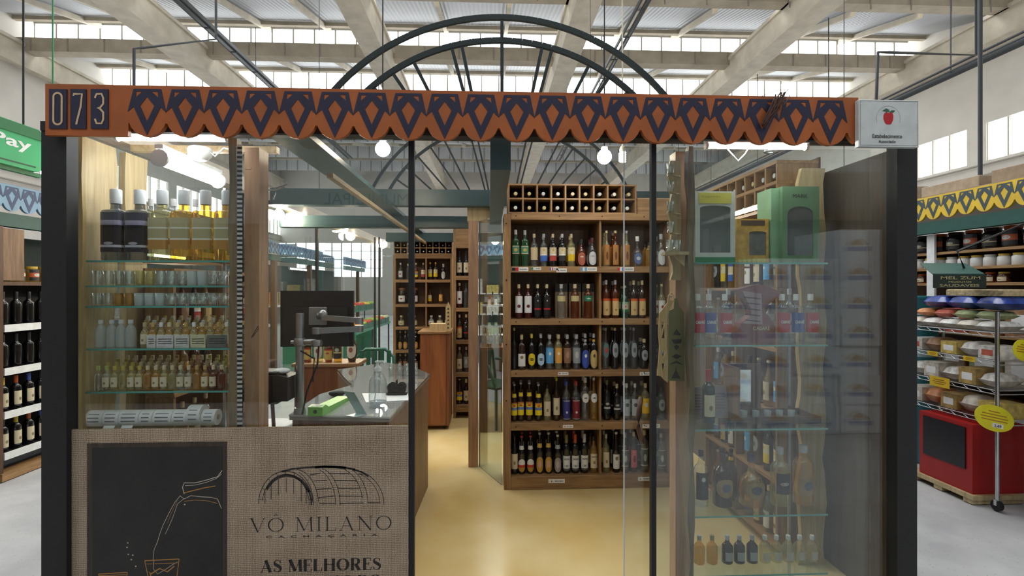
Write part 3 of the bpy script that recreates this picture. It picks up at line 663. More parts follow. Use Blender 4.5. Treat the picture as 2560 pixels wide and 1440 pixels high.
# rows of bottles: (px, top y, kind, glass, cap, label, neck, radius, words) per shelf
wc = (.6,.5,.3)
ROWS = {
 'top shelf': (666, [
  (1289,572,'square','green',cS,'greenband',None,.030), (1312,573,'square','green',cS,'greenband',None,.030),
  (1335,582,'liquor','clear',wc,'creamy',None,.032), (1359,582,'liquor','clear',cS,'mtblue',None,.032), (1382,582,'liquor','black',wc,'mtred',None,.032),
  (1405,582,'liquor','black',cS,'mtblack',None,.032), (1428,582,'liquor','pale',wc,'mtyellow',None,.032),
  (1453,596,'flask','amber',cK,'pink',None,.037), (1480,592,'flask','smoke',(.08,.02,.02),'silver',None,.037),
  (1516,574,'slim','pale',wc,'kraft',None,.030), (1538,574,'slim','amber',wc,'kraft',None,.030), (1566,574,'slim','pale',cS,'kraft',None,.030),
  (1593,588,'decanter','clear',cW,'jug',None,.042), (1621,603,'square','gold',cK,None,None,.028), (1660,582,'flask','clear',cS,'silver',None,.036)]),
 'second shelf': (797, [
  (1297,710,'liquor','dred',wc,'tallwhite',None,.032), (1320,710,'liquor','dred',wc,'tallwhite',None,.032),
  (1344,710,'liquor','black',wc,'dots',None,.031), (1367,710,'liquor','black',wc,'dots',None,.031),
  (1403,710,'wide','clear',cS,'collar',None,.034), (1437,710,'wide','amber',wc,'collar',None,.034), (1470,710,'wide','amber',wc,'gcollar',None,.034),
  (1515,700,'liquor','amber',cS,'orangetop',None,.031), (1538,700,'liquor','amber',cS,'orangetop',None,.031), (1562,714,'slim','green',wc,'greenlab',None,.031),
  (1584,701,'liquor','brown',wc,'orangetop',None,.031), (1605,701,'liquor','brown',wc,'orangetop',None,.031), (1655,710,'slim','pale',wc,'white',None,.031)]),
 'third shelf': (926, [
  (1284,820,'slim','black',wc,None,None,.027), (1304,838,'square','brown',wc,'wine',None,.030), (1329,836,'liquor','black',(.7,.55,.1),'yoval',None,.030), (1352,836,'liquor','black',cS,'boval',None,.030),
  (1374,838,'wide','clear',cS,'sky',None,.033), (1396,838,'wide','pale',wc,'orange',None,.031), (1418,838,'wide','brown',cS,'copper',None,.031), (1441,838,'wide','clear',cS,'pewter',None,.033),
  (1463,836,'liquor','black',cS,'blueoval',cS,.031), (1486,836,'liquor','black',cS,'goldoval',(.6,.42,.06),.031),
  (1514,822,'slim','clear',cS,'shieldred',None,.031), (1537,822,'slim','black',wc,'shield',None,.031), (1562,822,'slim','clear',cS,'shield',None,.031), (1584,822,'slim','smoke',cS,'shield',None,.030),
  (1610,850,'wide','black',wc,'shield',None,.033), (1662,850,'wide','smoke',cK,'shield',None,.033)]),
 'fourth shelf': (1056, [
  (1280,962,'beer','brown',cS,'vb',(.8,.6,.05),.027), (1302,958,'beer','brown',cS,'vb',(.8,.6,.05),.027), (1323,958,'beer','brown',cS,'vb',(.8,.6,.05),.029), (1346,963,'beer','black',cS,'vb',(.8,.6,.05),.030),
  (1368,964,'liquor','pale',cK,'cream',None,.030), (1391,948,'slim','brown',(.55,.5,.05),'cream',None,.029),
  (1416,957,'liquor','clear',(.05,.1,.45),'bluerect',None,.031), (1440,957,'liquor','clear',(.5,.05,.04),'redrect',None,.031),
  (1463,948,'wide','clear',cW,'seal',None,.031), (1487,948,'slim','gold',cW,'seal',None,.030),
  (1517,955,'liquor','black',(.2,.17,.08),'script',None,.031), (1542,965,'liquor','black',wc,'script',None,.031), (1566,964,'liquor','clear',cW,'paleblue',None,.031), (1587,964,'liquor','clear',cW,'paleblue',None,.031),
  (1613,964,'wide','pale',wc,'yelshield',None,.034), (1662,974,'wide','smoke',cK,'shield',None,.034)]),
 'bottom shelf': (1189, [
  (1283,1093,'beer','black',cK,'cream',None,.029), (1304,1093,'beer','black',(.45,.03,.02),'longneck',cW,.030), (1326,1093,'beer','black',(.45,.03,.02),'longneck',cW,.030),
  (1349,1086,'beer','black',cS,'amberlab',(.6,.4,.1),.030), (1371,1086,'beer','black',cS,'amberlab',(.6,.4,.1),.030), (1394,1092,'beer','black',cW,'greylab',cS,.030),
  (1416,1092,'wine','black',(.2,.17,.06),'salinas',None,.031,('SALINAS',(.03,.03,.03),.36,.045)), (1438,1092,'wine','black',(.5,.08,.03),'salinas',None,.031,('SALINAS',(.03,.03,.03),.36,.045)), (1461,1091,'wine','black',cS,'salinas',None,.031,('SALINAS',(.03,.03,.03),.36,.045)),
  (1486,1098,'liquor','gold',cK,'cream',None,.031,('SALINAS',(.03,.03,.03),.44,.04)),
  (1515,1092,'liquor','pale',cS,'cream',None,.029), (1540,1088,'beer','black',cW,'wine',None,.030), (1562,1090,'wide','clear',cS,'greyshield',None,.033), (1584,1088,'liquor','smoke',wc,'pinklab',None,.029),
  (1610,1084,'wide','clear',wc,'greyshield',None,.035), (1663,1092,'wide','clear',cS,'greyshield',None,.034)]),
}
DESC = {'greenband':'dark green square bottle with slanted green label','creamy':'clear bottle with tall cream label','mtblue':'bottle with cream and blue label','mtred':'bottle with cream and red label','mtblack':'bottle with cream and black label','mtyellow':'bottle with cream and yellow label',
 'pink':'round-shouldered bottle with reddish oval label','silver':'round-shouldered bottle with silver oval label','kraft':'slender bottle with brown textured sleeve','jug':'small decanter with dark blue oval label',None:'unlabelled bottle','tallwhite':'dark red bottle with wavy white label','dots':'black bottle with red stripe',
 'collar':'bottle with a beige collar label','gcollar':'amber bottle with a green collar label','orangetop':'bottle with tan label topped in orange','greenlab':'green glass bottle','white':'pale bottle with white label','wine':'dark bottle with white label','yoval':'black bottle with yellow oval label','boval':'black bottle with pale blue oval label',
 'sky':'clear bottle with sky-blue label','orange':'clear bottle with orange label','copper':'bottle with copper brown label','pewter':'bottle with pewter grey label','blueoval':'black bottle with royal blue label','goldoval':'black bottle with golden label','shieldred':'clear bottle with red centred shield label','shield':'bottle with grey shield label',
 'vb':'brown bottle with yellow and blue label','cream':'bottle with cream label','bluerect':'bottle with framed blue label','redrect':'bottle with framed red label','seal':'bottle with round white seal label','script':'black bottle with white lettered band','paleblue':'clear bottle with pale blue label','yelshield':'bottle with yellow shield label',
 'longneck':'black longneck with white and red label','amberlab':'black longneck with amber label','greylab':'black longneck with grey label','salinas':'dark bottle with black and white label','pinklab':'bottle with pink label','greyshield':'clear bottle with grey shield label','cabr':'clear bottle with red label','cabb':'clear bottle with dark blue label',
 'etch':'square bottle with golden etched front','engraved':'square dark bottle with engraved front','whisky1':'whisky bottle with yellow label','whisky2':'whisky bottle with cream round label','whisky3':'whisky bottle with black label','emb':'bottle with brown medallion label','darkrect':'amber bottle with dark label','darklow':'bottle with black label and white disc','greysq':'dark bottle with small grey label','palesq':'pale clear bottle with small cream label','boxy':'dark bottle with orange band'}
BY = RY+.07
for nm, (by, row) in ROWS.items():
    z = rz(by)
    for i, b in enumerate(row):
        px, ty, kind, gls, cap, lab, neck, R_ = b[:8]; R_ *= .93; wd = b[8] if len(b) > 8 else None
        H = (ZZ(ty, BY, px)-ZZ(by-2, BY, px)); 
        bottle(kind, gls, cap, lab, fitx(XX(px, BY), R_), BY, z, R_, H, f'{DESC[lab]}, {ORD[i]} from left on the {nm}'.replace('the top', 'tall rack top').replace('the ', 'tall rack ') , 'bottles on the tall rack', neck=neck, words=wd)
# second rows, half hidden behind
bi = 0
for nm, (by, row) in ROWS.items():
    z = rz(by); col = 0
    for i, b in enumerate(row):
        px, ty, kind, gls, cap, lab, neck, R_ = b[:8]; R_ *= .95
        if lab in ('collar', 'gcollar', 'jug') or (nm == 'top shelf' and i == 2): continue
        H = (ZZ(ty, BY, px)-ZZ(by-2, BY, px))*(.98); y = BY+.12
        bottle(kind, gls, cap, lab, fitx(XX(px, BY)+.008, R_), y, z, R_, H, f'{DESC[lab]} behind the {ORD[i]} on tall rack {nm}'.replace('tall rack top shelf','tall rack top shelf'), 'bottles in the back row of the tall rack', neck=neck)
# cardboard gift boxes behind the collar bottles
for i, px in enumerate((1403, 1437, 1470)):
    a = XX(px, RY+.16); q = root('gift_box', (a, RY+.18, rz(797)+.0005), f'brown and dark gift box behind the {ORD[i]} collar-label bottle, tall rack second shelf', 'box', 'gift boxes on the tall rack')
    m = MB(); m.box(a-.047, a+.047, RY+.15, RY+.21, rz(797)+.0005, rz(797)+.20); m.build('carton', mat((.28, .20, .12), .7), q)
    m = MB(); m.box(a-.048, a+.048, RY+.149, RY+.211, rz(797)+.20, rz(797)+.265); m.build('lid', mat((.035, .03, .022), .6), q)
# shelf tickets
def ticket(px0, px1, py0, py1, txt, lab, flag=None, Y=RY-.006):
    A, B = at(px0, py1, Y), at(px1, py0, Y); q = MB(); q.box(A.x, B.x, Y-.001, Y, A.z, B.z); o = q.build('shelf_tag', PAPER); tag(o, lab, 'label tag', 'white name tags along the rack shelves')
    w_ = B.x-A.x; h = B.z-A.z
    if flag:
        k = .4; q = MB(); n = len(flag)
        for i, c in enumerate(flag): q.box(A.x+w_*k*i/n, A.x+w_*k*(i+1)/n, Y-.0016, Y-.001, A.z+h*.05, B.z-h*.05, i)
        q.build('flag_print', [K(c) for c in flag], o); text_part(txt, o, (A.x+w_*.46, Y-.001, A.z+h*.32), (1,0,0), (0,0,1), w_*.48, h*.36, BK, bold=.02)
    else:
        q = MB(); cx_ = A.x+w_*.2; q.slab([(cx_-h*.25, Y-.0012, A.z+h*.3), (cx_+h*.25, Y-.0012, A.z+h*.3), (cx_, Y-.0012, A.z+h*.75)], (0, -.0004, 0)); q.build('triangle_print', K((.4,.1,.08)), o)
        text_part(txt, o, (A.x+w_*.4, Y-.001, A.z+h*.35), (1,0,0), (0,0,1), w_*.5, h*.3, BK, bold=.02)
ticket(1280,1321,668,678,'PARAÍBA','white tag with red and black flag, leftmost on tall rack top shelf',[cK,(.5,.02,.02)])
ticket(1328,1353,668,675,'PERNAMBUCO','small white tag second from left on tall rack top shelf edge',[cG,cW])
ticket(1375,1395,668,676,'CEARÁ','striped flag tag beside the tag reading bahia',[(.1,.12,.4),cW,(.5,.03,.03)])
ticket(1391,1417,671,681,'BAHIA','white tag reading bahia under the yellow-labelled bottle')
ticket(1451,1492,668,678,'RIO DE JANEIRO','white tag with blue flag reading rio de janeiro',[(.15,.35,.6),cW,(.15,.35,.6)])
ticket(1544,1585,668,678,'ALAGOAS','white tag with red, white and blue flag reading alagoas',[(.5,.03,.03),cW,(.1,.2,.5)])
for a, b, c, d, l in ((1395,1421,930,938,'white minas tag on third shelf edge of tall rack, left'), (1599,1627,930,939,'white minas tag on third shelf edge of tall rack, near door frame'), (1407,1433,1062,1070,'white minas tag on fourth shelf edge of tall rack, left'), (1606,1650,1060,1070,'white minas tag on fourth shelf edge of tall rack, behind door frame'), (1371,1412,1197,1208,'white minas tag low on the plinth of tall rack, left'), (1595,1626,1192,1202,'white minas tag low on the plinth of tall rack, near door frame')):
    ticket(a, b, c, d, 'MINAS GERAIS', l)
# ================================================================ SERIF LETTERING drawn stroke by stroke
def serif_text(parent, s, x0, x1, z0, z1, Y, T, t, gap, m, name='lettering'):
    h = z1-z0; q = []; x = 0.0
    def el(cx, rx, ry, a0, a1, wf):
        n = 20; pts, ws = [], []
        for i in range(n+1):
            a = math.radians(a0+(a1-a0)*i/n); pts.append((cx+rx*math.cos(a), .5+ry*math.sin(a))); ws.append(t+(T-t)*abs(math.cos(a))**1.5*wf)
        return pts, ws
    def se(x, z, wd=.16): return ([(x-wd/2, z), (x+wd/2, z)], t)
    for ch in s:
        st = []
        if ch == ' ': x += .35+gap; continue
        if ch == 'V': w_ = .85; st = [([(.1,1),(.45,0)],T), ([(.78,1),(.45,0)],t), se(.1,.985,.22), se(.78,.985,.2)]
        elif ch in 'OÔ':
            w_ = .92; st = [el(.46,.42-T/4,.5-t/2,0,360,1)]
            if ch == 'Ô': st += [([(.34,1.16),(.46,1.26),(.58,1.16)],t*1.4)]
        elif ch == 'M': w_ = 1.02; st = [([(.12,0),(.14,1)],t), ([(.14,1),(.5,.05)],T), ([(.5,.05),(.86,1)],t), ([(.86,1),(.9,0)],T), se(.12,.015), se(.9,.015,.24), se(.1,.985,.16), se(.9,.985,.16)]
        elif ch == 'I': w_ = .34; st = [([(.17,0),(.17,1)],T), se(.17,.015,.26), se(.17,.985,.26)]
        elif ch == 'L': w_ = .68; st = [([(.16,0),(.16,1)],T), se(.16,.985,.26), ([(.04,.015),(.62,.015)],t), ([(.61,0),(.64,.26)],t*1.3)]
        elif ch == 'E': w_ = .68; st = [([(.16,0),(.16,1)],T), ([(.04,.015),(.62,.015)],t), ([(.61,0),(.64,.26)],t*1.3), ([(.04,.985),(.6,.985)],t), ([(.59,1),(.61,.76)],t*1.3), ([(.16,.52),(.46,.52)],t), ([(.46,.4),(.46,.64)],t)]
        elif ch == 'A': w_ = .88; st = [([(.12,0),(.44,1)],t), ([(.42,1),(.74,0)],T), ([(.22,.33),(.62,.33)],t), se(.12,.015,.2), se(.75,.015,.24)]
        elif ch == 'N': w_ = .9; st = [([(.14,0),(.14,1)],t), ([(.12,1),(.76,0)],T), ([(.76,0),(.76,1)],t), se(.14,.015,.2), se(.76,.985,.2), se(.1,.985,.14)]
        elif ch == 'H': w_ = .92; st = [([(.18,0),(.18,1)],T), ([(.74,0),(.74,1)],T), ([(.18,.52),(.74,.52)],t)]+[se(a,b,.26) for a in (.18,.74) for b in (.015,.985)]
        elif ch == 'R': w_ = .86; p, ws = [], []; [ (p.append((.42+.22*math.cos(math.radians(90-a)), .75+.235*math.sin(math.radians(90-a)))), ws.append(t+(T-t)*abs(math.sin(math.radians(a)))**1.5)) for a in range(0, 181, 12)]; st = [([(.18,0),(.18,1)],T), ([(.05,.985),(.42,.985)],t), (p, ws), ([(.18,.515),(.42,.515)],t), ([(.42,.5),(.68,.02)],T), se(.18,.015,.26), se(.72,.015,.18)]
        elif ch in 'CÇ':
            w_ = .84; st = [el(.46,.42-T/4,.5-t/2,40,320,1), ([(.76,.98),(.76,.70)],t*1.3)]
            if ch == 'Ç': st += [([(.46,0),(.5,-.1),(.4,-.2)],t*1.6)]
        elif ch == 'D': w_ = .9; p, ws = [], []; [ (p.append((.4+.4*math.cos(math.radians(90-a)), .5+.485*math.sin(math.radians(90-a)))), ws.append(t+(T-t)*abs(math.sin(math.radians(a)))**1.5)) for a in range(0, 181, 10)]; st = [([(.18,0),(.18,1)],T), ([(.05,.985),(.4,.985)],t), (p, ws), ([(.05,.015),(.4,.015)],t)]
        elif ch == 'S':
            w_ = .64; p = [(.52,.80),(.46,.93),(.32,.985),(.18,.94),(.11,.82),(.12,.70),(.22,.60),(.38,.50),(.50,.40),(.55,.26),(.50,.10),(.34,.015),(.18,.06),(.10,.2)]
            ws = [t,t,t,t*1.5,T*.6,T*.8,T,T,T,T*.8,T*.5,t*1.3,t,t]; st = [(p, ws), ([(.53,.72),(.53,.97)],t*1.2), ([(.09,.03),(.09,.3)],t*1.2)]
        for p, wd in st: q.append(([(x+a, b) for a, b in p], wd))
        x += w_+gap
    tot = x-gap; kx = (x1-x0)/tot; mb = MB()
    for p, wd in q:
        k = min(kx, h)
        mb.ribbon([(x0+a*kx, z0+b*h) for a, b in p], [v*k for v in wd] if isinstance(wd, list) else wd*k, Y)
    return mb.build(name, m, parent)
# ================================================================ THE PRINTED BANNER
BNY = 2.166
def bp(px, py, Y=BNY): v = at(px, py, Y); return (v.x, v.z)
x0, zt = bp(168, 1074); x1, _ = bp(1021, 1070)
ban = root('banner', ((x0+x1)/2, BNY+.004, .06), 'burlap-print shop banner with a barrel drawing and a pouring bottle picture', 'banner')
m = MB(); m.box(x0, x1, BNY, BNY+.008, .06, zt); m.build('banner_sheet', burlap(), ban)
INK = mat((.014, .012, .010), .5, var=.05)
a, b = bp(218, 1108), bp(568, 1440); m = MB(); m.box(a[0], b[0], BNY-.0010, BNY-.0002, .12, a[1]); pic = m.build('picture_border', wood((.012,.008,.006), (.06,.04,.025), 'Z'), ban)
a2, b2 = bp(231, 1120), bp(557, 1440); m = MB(); m.box(a2[0], b2[0], BNY-.0016, BNY-.0011, .13, a2[1]); m.build('dark_picture', mat((.014,.012,.011), .45, var=.3, scale=8), pic)
def zz1(x, y): return bp(100+x/3.6, 1040+y/3.6)
m = MB()
for mi, wd, pts in ((0,.003,[(1640,490),(1600,545),(1500,575),(1400,600),(1300,600),(1285,640),(1300,700)]),(0,.002,[(1310,625),(1400,620),(1500,595),(1590,560),(1635,520)]),(1,.0035,[(1300,690),(1380,670),(1480,645),(1580,628)]),
  (0,.0025,[(1260,715),(1300,745),(1360,715),(1450,725),(1540,730),(1600,745),(1635,830)]),(1,.002,[(1300,765),(1400,755),(1500,760),(1600,785)]),
  (0,.002,[(1265,715),(1220,770),(1180,840),(1150,900),(1110,980),(1080,1060),(1060,1130),(1030,1200),(1020,1290)]),(0,.0018,[(1300,740),(1240,790),(1220,850),(1190,930),(1150,1020),(1130,1060)]),(1,.0012,[(1240,760),(1190,860),(1150,960)]),
  (1,.004,[(945,1300),(1255,1285)]),(1,.003,[(945,1300),(975,1440),(1000,1560)]),(1,.003,[(1255,1285),(1235,1440),(1215,1560)]),(1,.0025,[(960,1330),(1240,1320)]),(0,.002,[(1030,1290),(1020,1370),(1060,1420),(1130,1380),(1190,1340),(1240,1310)]),
  (1,.005,[(1000,1420),(1080,1370),(1150,1400),(1210,1350)]),(1,.004,[(990,1400),(1010,1470),(1100,1500),(1200,1480)]),(1,.0035,[(530,1420),(790,1405)]),(1,.003,[(535,1435),(790,1425)]),(1,.003,[(530,1420),(560,1560)]),(1,.003,[(790,1405),(770,1560)])):
    m.ribbon([zz1(*p) for p in pts], wd, BNY-.0020, mi)
for p in ((793,1140),(786,1180),(798,1243),(825,1290),(865,1350),(838,1250),(1305,795)):
    c = zz1(*p); m.add([(c[0]+.0035*math.cos(k*PI/4), BNY-.0020, c[1]+.003*math.sin(k*PI/4)) for k in range(8)], [tuple(range(8))], 0)
m.build('pouring_bottle_print', [K((.50,.44,.36)), K((.42,.20,.04))], pic)
def z2(x, y): return bp(560+x/3.6, 1040+y/3.6)
def arc(cx, cy, rx, ry, a0, a1, n=18): return [(cx+rx*math.cos(math.radians(a0+(a1-a0)*i/n)), cy-ry*math.sin(math.radians(a0+(a1-a0)*i/n))) for i in range(n+1)]
m = MB(); U = 3.6*F/2.1/1
LN = [(6, arc(555,800,245,305,5,178)), (5, arc(555,800,212,275,0,172)), (24, arc(570,790,215,255,25,150)), (14, arc(575,800,212,262,0,30)), (16, [(520,500),(620,475),(760,462),(900,455),(1060,460),(1180,480)]), (24, [(820,462),(900,456),(1000,458),(1100,468)]), (14, [(1160,480),(1240,505),(1300,545)]),
  (5, arc(1130,800,310,320,0,78)), (4, arc(1110,800,295,300,2,66)), (5, arc(800,800,205,330,0,75)), (5, arc(850,800,195,332,0,80)), (5, arc(1075,800,220,338,3,80)), (5, arc(1010,800,240,335,10,72)), (6, arc(640,800,210,320,5,85)), (5, arc(610,800,195,310,0,70))]
for k in range(9):
    a = math.radians(10+k*20); LN.append((5, [(555+212*math.cos(a), 800-275*math.sin(a)), (555+245*math.cos(a), 800-305*math.sin(a))]))
for x, y0, y1 in ((370,660,790),(425,600,750),(490,570,715),(560,560,690),(628,570,700),(695,600,770),(740,650,790)): LN.append((6, [(x, y0), (x, y1)]))
for (xa, ya, xb, yb) in ((770,530,870,515),(805,585,925,578),(835,660,970,650),(850,735,990,720),(860,787,1000,787),(940,515,1130,520),(990,578,1195,583),(1020,650,1225,655),(1035,720,1250,722),(1040,785,1260,782),(1210,520,1250,525),(1290,780,1400,780)): LN.append((7, [(xa, ya), (xb, yb)]))
for wd, pts in LN: m.ribbon([z2(*p) for p in pts], wd/U, BNY-.0006)
m.build('barrel_print', INK, ban)
xa, za = bp(624, 1331); xb, zb = bp(980, 1289)
serif_text(ban, 'VÔ MILANO', xa, xb, za, zb, BNY-.0006, .10, .028, .12, INK)
a = bp(665, 1347); b = bp(945, 1334); text_part('CACHAÇARIA', ban, (a[0], BNY-.0001, a[1]), (1,0,0), (0,0,1), b[0]-a[0], b[1]-a[1], mat((.05,.04,.03), .5), spacing=2.2, bold=.02, lift=.0010)
a = bp(650, 1431); b = bp(953, 1394); serif_text(ban, 'AS MELHORES', a[0], b[0], a[1], b[1], BNY-.0006, .26, .05, .05, INK)
a = bp(650, 1472); b = bp(953, 1436); serif_text(ban, 'CACHAÇAS DO', a[0], b[0], a[1], b[1], BNY-.0006, .26, .05, .05, INK)

# ================================================================ LEFT DISPLAY WINDOW
def wavy(px0, px1, Y, th, z0, z1, name, label, mt=W_PALE, amp=.008, seed=1, n=26, both=True):
    rnd = random.Random(seed); xa, xb = XX(px0, Y), XX(px1, Y); L_, R_ = [], []
    for i in range(n+1):
        z = z0+(z1-z0)*i/n; L_.append((xa+(math.sin(i*1.3+seed)*amp+rnd.uniform(-amp, amp)*.5 if both else 0), z)); R_.append((xb+math.sin(i*1.1+seed*2)*amp+rnd.uniform(-amp, amp)*.5, z))
    m = MB(); m.slab([(x, Y, z) for x, z in R_]+[(x, Y, z) for x, z in reversed(L_)], (0, th, 0))
    return tag(m.build(name, mt), label, 'board' if 'board' in name else 'post')
def wavyside(pa, pb, X, th, z0, z1, name, label, mt, amp, seed, n=26):
    # board standing along the left side glass, facing into the shop
    rnd = random.Random(seed); ya, yb = atX(pa, 720, X).y, atX(pb, 720, X).y; A, B = [], []
    for i in range(n+1):
        z = z0+(z1-z0)*i/n; A.append((ya+math.sin(i*1.3+seed)*amp+rnd.uniform(-amp, amp)*.5, z)); B.append((yb+math.sin(i*1.1+seed*2)*amp, z))
    m = MB(); m.slab([(X, y, z) for y, z in B]+[(X, y, z) for y, z in reversed(A)], (-th, 0, 0)); return tag(m.build(name, mt), label, 'board')
wavyside(203, 290, -1.79, .025, 0, 2.17, 'live_edge_board', 'wide pale wooden board with wavy edges standing at the left of the display', W_PALE, .012, 3)
wavyside(314, 368, -1.79, .03, 0, 2.17, 'wooden_board', 'narrower pale board standing behind the engraved dark bottles', W_PALE, .006, 5)
wavy(190, 205, 2.285, .02, 0, 2.15, 'live_edge_board', 'thin wavy wooden strip at the left end of the glass shelves', wood((.30,.2,.07),(.5,.36,.15),'Z'), seed=8, amp=.003)
wavy(572, 590, 2.27, .04, 0, 2.15, 'live_edge_board', 'wavy grey-brown wooden side board at the right end of the glass shelves', wood((.12,.085,.045),(.24,.18,.10),'Z'), seed=2, amp=.0035)
m = MB(); m.box(XX(611, 2.42), XX(648, 2.42), 2.42, 2.52, 0, 2.15); pst = m.build('wooden_post', W_POST); tag(pst, 'square reddish wooden post between the glass shelves and the counter', 'post')
m = MB(); A = at(613, 585, 2.42); m.ribbon([at(*p, 2.42).xz[:] for p in ((628,845),(645,815),(646,822),(632,842))], .003, 2.4195); m.ribbon([at(*p, 2.42).xz[:] for p in ((614,420),(614,424),(628,424),(628,420))], .0016, 2.4195); m.build('scratch_mark', BK, pst)
m = MB(); XS = (XX(592, 2.26), XX(604, 2.26)); z = .86; k = 0
while z < 2.12: m.box(XS[0], XS[1], 2.262, 2.266, z, min(2.12, z+.010), k % 2); z += .010; k += 1
tag(m.build('striped_strip', [BLACKM, mat((.55,.54,.5), .5)]), 'black and white striped strip running down beside the wooden post', 'strip')
LSY = (2.315, 2.62); LS = {}
for i, (py, nm) in enumerate(((651,'top'),(714,'second'),(765,'third'),(871,'fourth'),(978,'fifth'),(1074,'lowest'))):
    z = ZZ(py, LSY[0], 400); LS[i] = z
    m = MB(); m.box(XX(206, 2.315), XX(590, 2.315), LSY[0]+.001, LSY[1], z-.008, z); sh = m.build('glass_shelf', SHELFG); tag(sh, f'{nm} glass shelf of the left display window' if nm != 'top' else 'topmost glass shelf of the left display window', 'shelf', 'glass shelves of the left display')
    m = MB(); m.box(XX(206, 2.315), XX(590, 2.315), LSY[0]-.001, LSY[0], z-.008, z); m.build('polished_edge', EDGEG, sh)
for i, (px, lab, gl) in enumerate(((290,'engraved','smoke'),(350,'engraved','smoke'),(406,'etch','pale'),(460,'etch','gold'),(514,'etch','gold'),(568,'etch','gold'))):
    Y = 2.41 if i else 2.40; x = XX(px, Y); 
    bottle('bigsq', gl, (.62,.66,.68), lab, x, Y, LS[0], .046, .325, f'{DESC[lab]}, {ORD[i]} from left on the topmost glass shelf', 'large square bottles on the topmost glass shelf')
for i, px in enumerate((376, 432, 487)):
    bottle('liquor', 'clear', cS, 'white', XX(px, 2.55), 2.555, LS[0], .032, .31, f'clear bottle at the back of the topmost glass shelf, {ORD[i]} from left', 'clear bottles at the back of the topmost glass shelf')
for si, (py, nm, tints) in enumerate(((714, 'second', ['clear']*4+['pale']*2+['clear']*3+['frost']*2+['clear']*2), (765, 'third', ['clear']*2+['gold']*2+['frost']*3+['clear']*6))):
    for rw, Y in ((0, 2.36), (1, 2.46)):
        for i in range(13):
            x = XX(244+i*26.2, Y) if rw == 0 else XX(252+i*25, Y)
            if x+.024 > XX(571, 2.3) or x-.023 < -1.766: continue
            tumbler(x, Y, LS[si+1], .0225, .066 if si == 0 else .056, f'small {dict(clear="clear",pale="pale printed",frost="frosted",gold="yellow printed")[tints[(i+rw*3)%13]]} glass, {ORD[i]} from left, {"front" if rw == 0 else "back"} row, {nm} glass shelf', f'small glasses on the {nm} glass shelf', tints[(i+rw*3) % 13], 'shot_glass')
MC = [('clear', cW), ('pale', (.5,.4,.2)), ('gold', (.5,.35,.1)), ('pale', cW), ('gold', cCr), ('clear', (.5,.35,.1)), ('amber', cCr)]
CN = dict(clear='clear', pale='pale yellow', gold='golden', amber='amber', pet='clear')
for i, px in enumerate((252, 279, 303, 327)):
    bottle('pet', 'frost', cW, None, XX(px, 2.38), 2.38, LS[3], .0215, .122, f'small frosted bottle with white cap, {ORD[i]} from left on the fourth glass shelf', 'frosted bottles on the fourth glass shelf', name='small_bottle')
for rw, Y in enumerate((2.35, 2.42, 2.49, 2.56)):
    n = 0; px = 362+rw*3
    while XX(px, Y)+.02 < XX(570, 2.3):
        g, c = MC[(n+rw*2) % 6] if rw else MC[1+n % 4]
        bottle('mini', g, c, 'cream' if rw < 2 else None, XX(px, Y), Y, LS[3], .0165, .112+rw*.006, f'tiny {CN[g]} bottle, {ORD[n]} from left, {["front","second","third","back"][rw]} row, fourth left glass shelf', 'tiny bottles on the fourth glass shelf'); n += 1; px += 20.5
for rw, Y in enumerate((2.35, 2.42, 2.49, 2.56)):
    n = 0; px = 226+rw*4
    while XX(px, Y)+.02 < XX(570, 2.3):
        if XX(px, Y)-.017 < -1.766: px += 20.5; continue
        g, c = [('clear', (.45,.5,.15)), ('pale', (.5,.42,.1)), ('pale', (.5,.42,.1)), ('gold', cCr), ('pale', cCr), ('clear', cCr), ('gold', (.45,.3,.1)), ('amber', cCr)][(n//2+rw) % 8]
        bottle('mini', g, c, 'cream' if (n+rw) % 3 else None, XX(px, Y), Y, LS[4], .0165, .108+rw*.006, f'tiny {CN[g]} bottle, {ORD[n]} from left, {["front","second","third","back"][rw]} row, fifth glass shelf', 'tiny bottles on the fifth glass shelf'); n += 1; px += 20.5
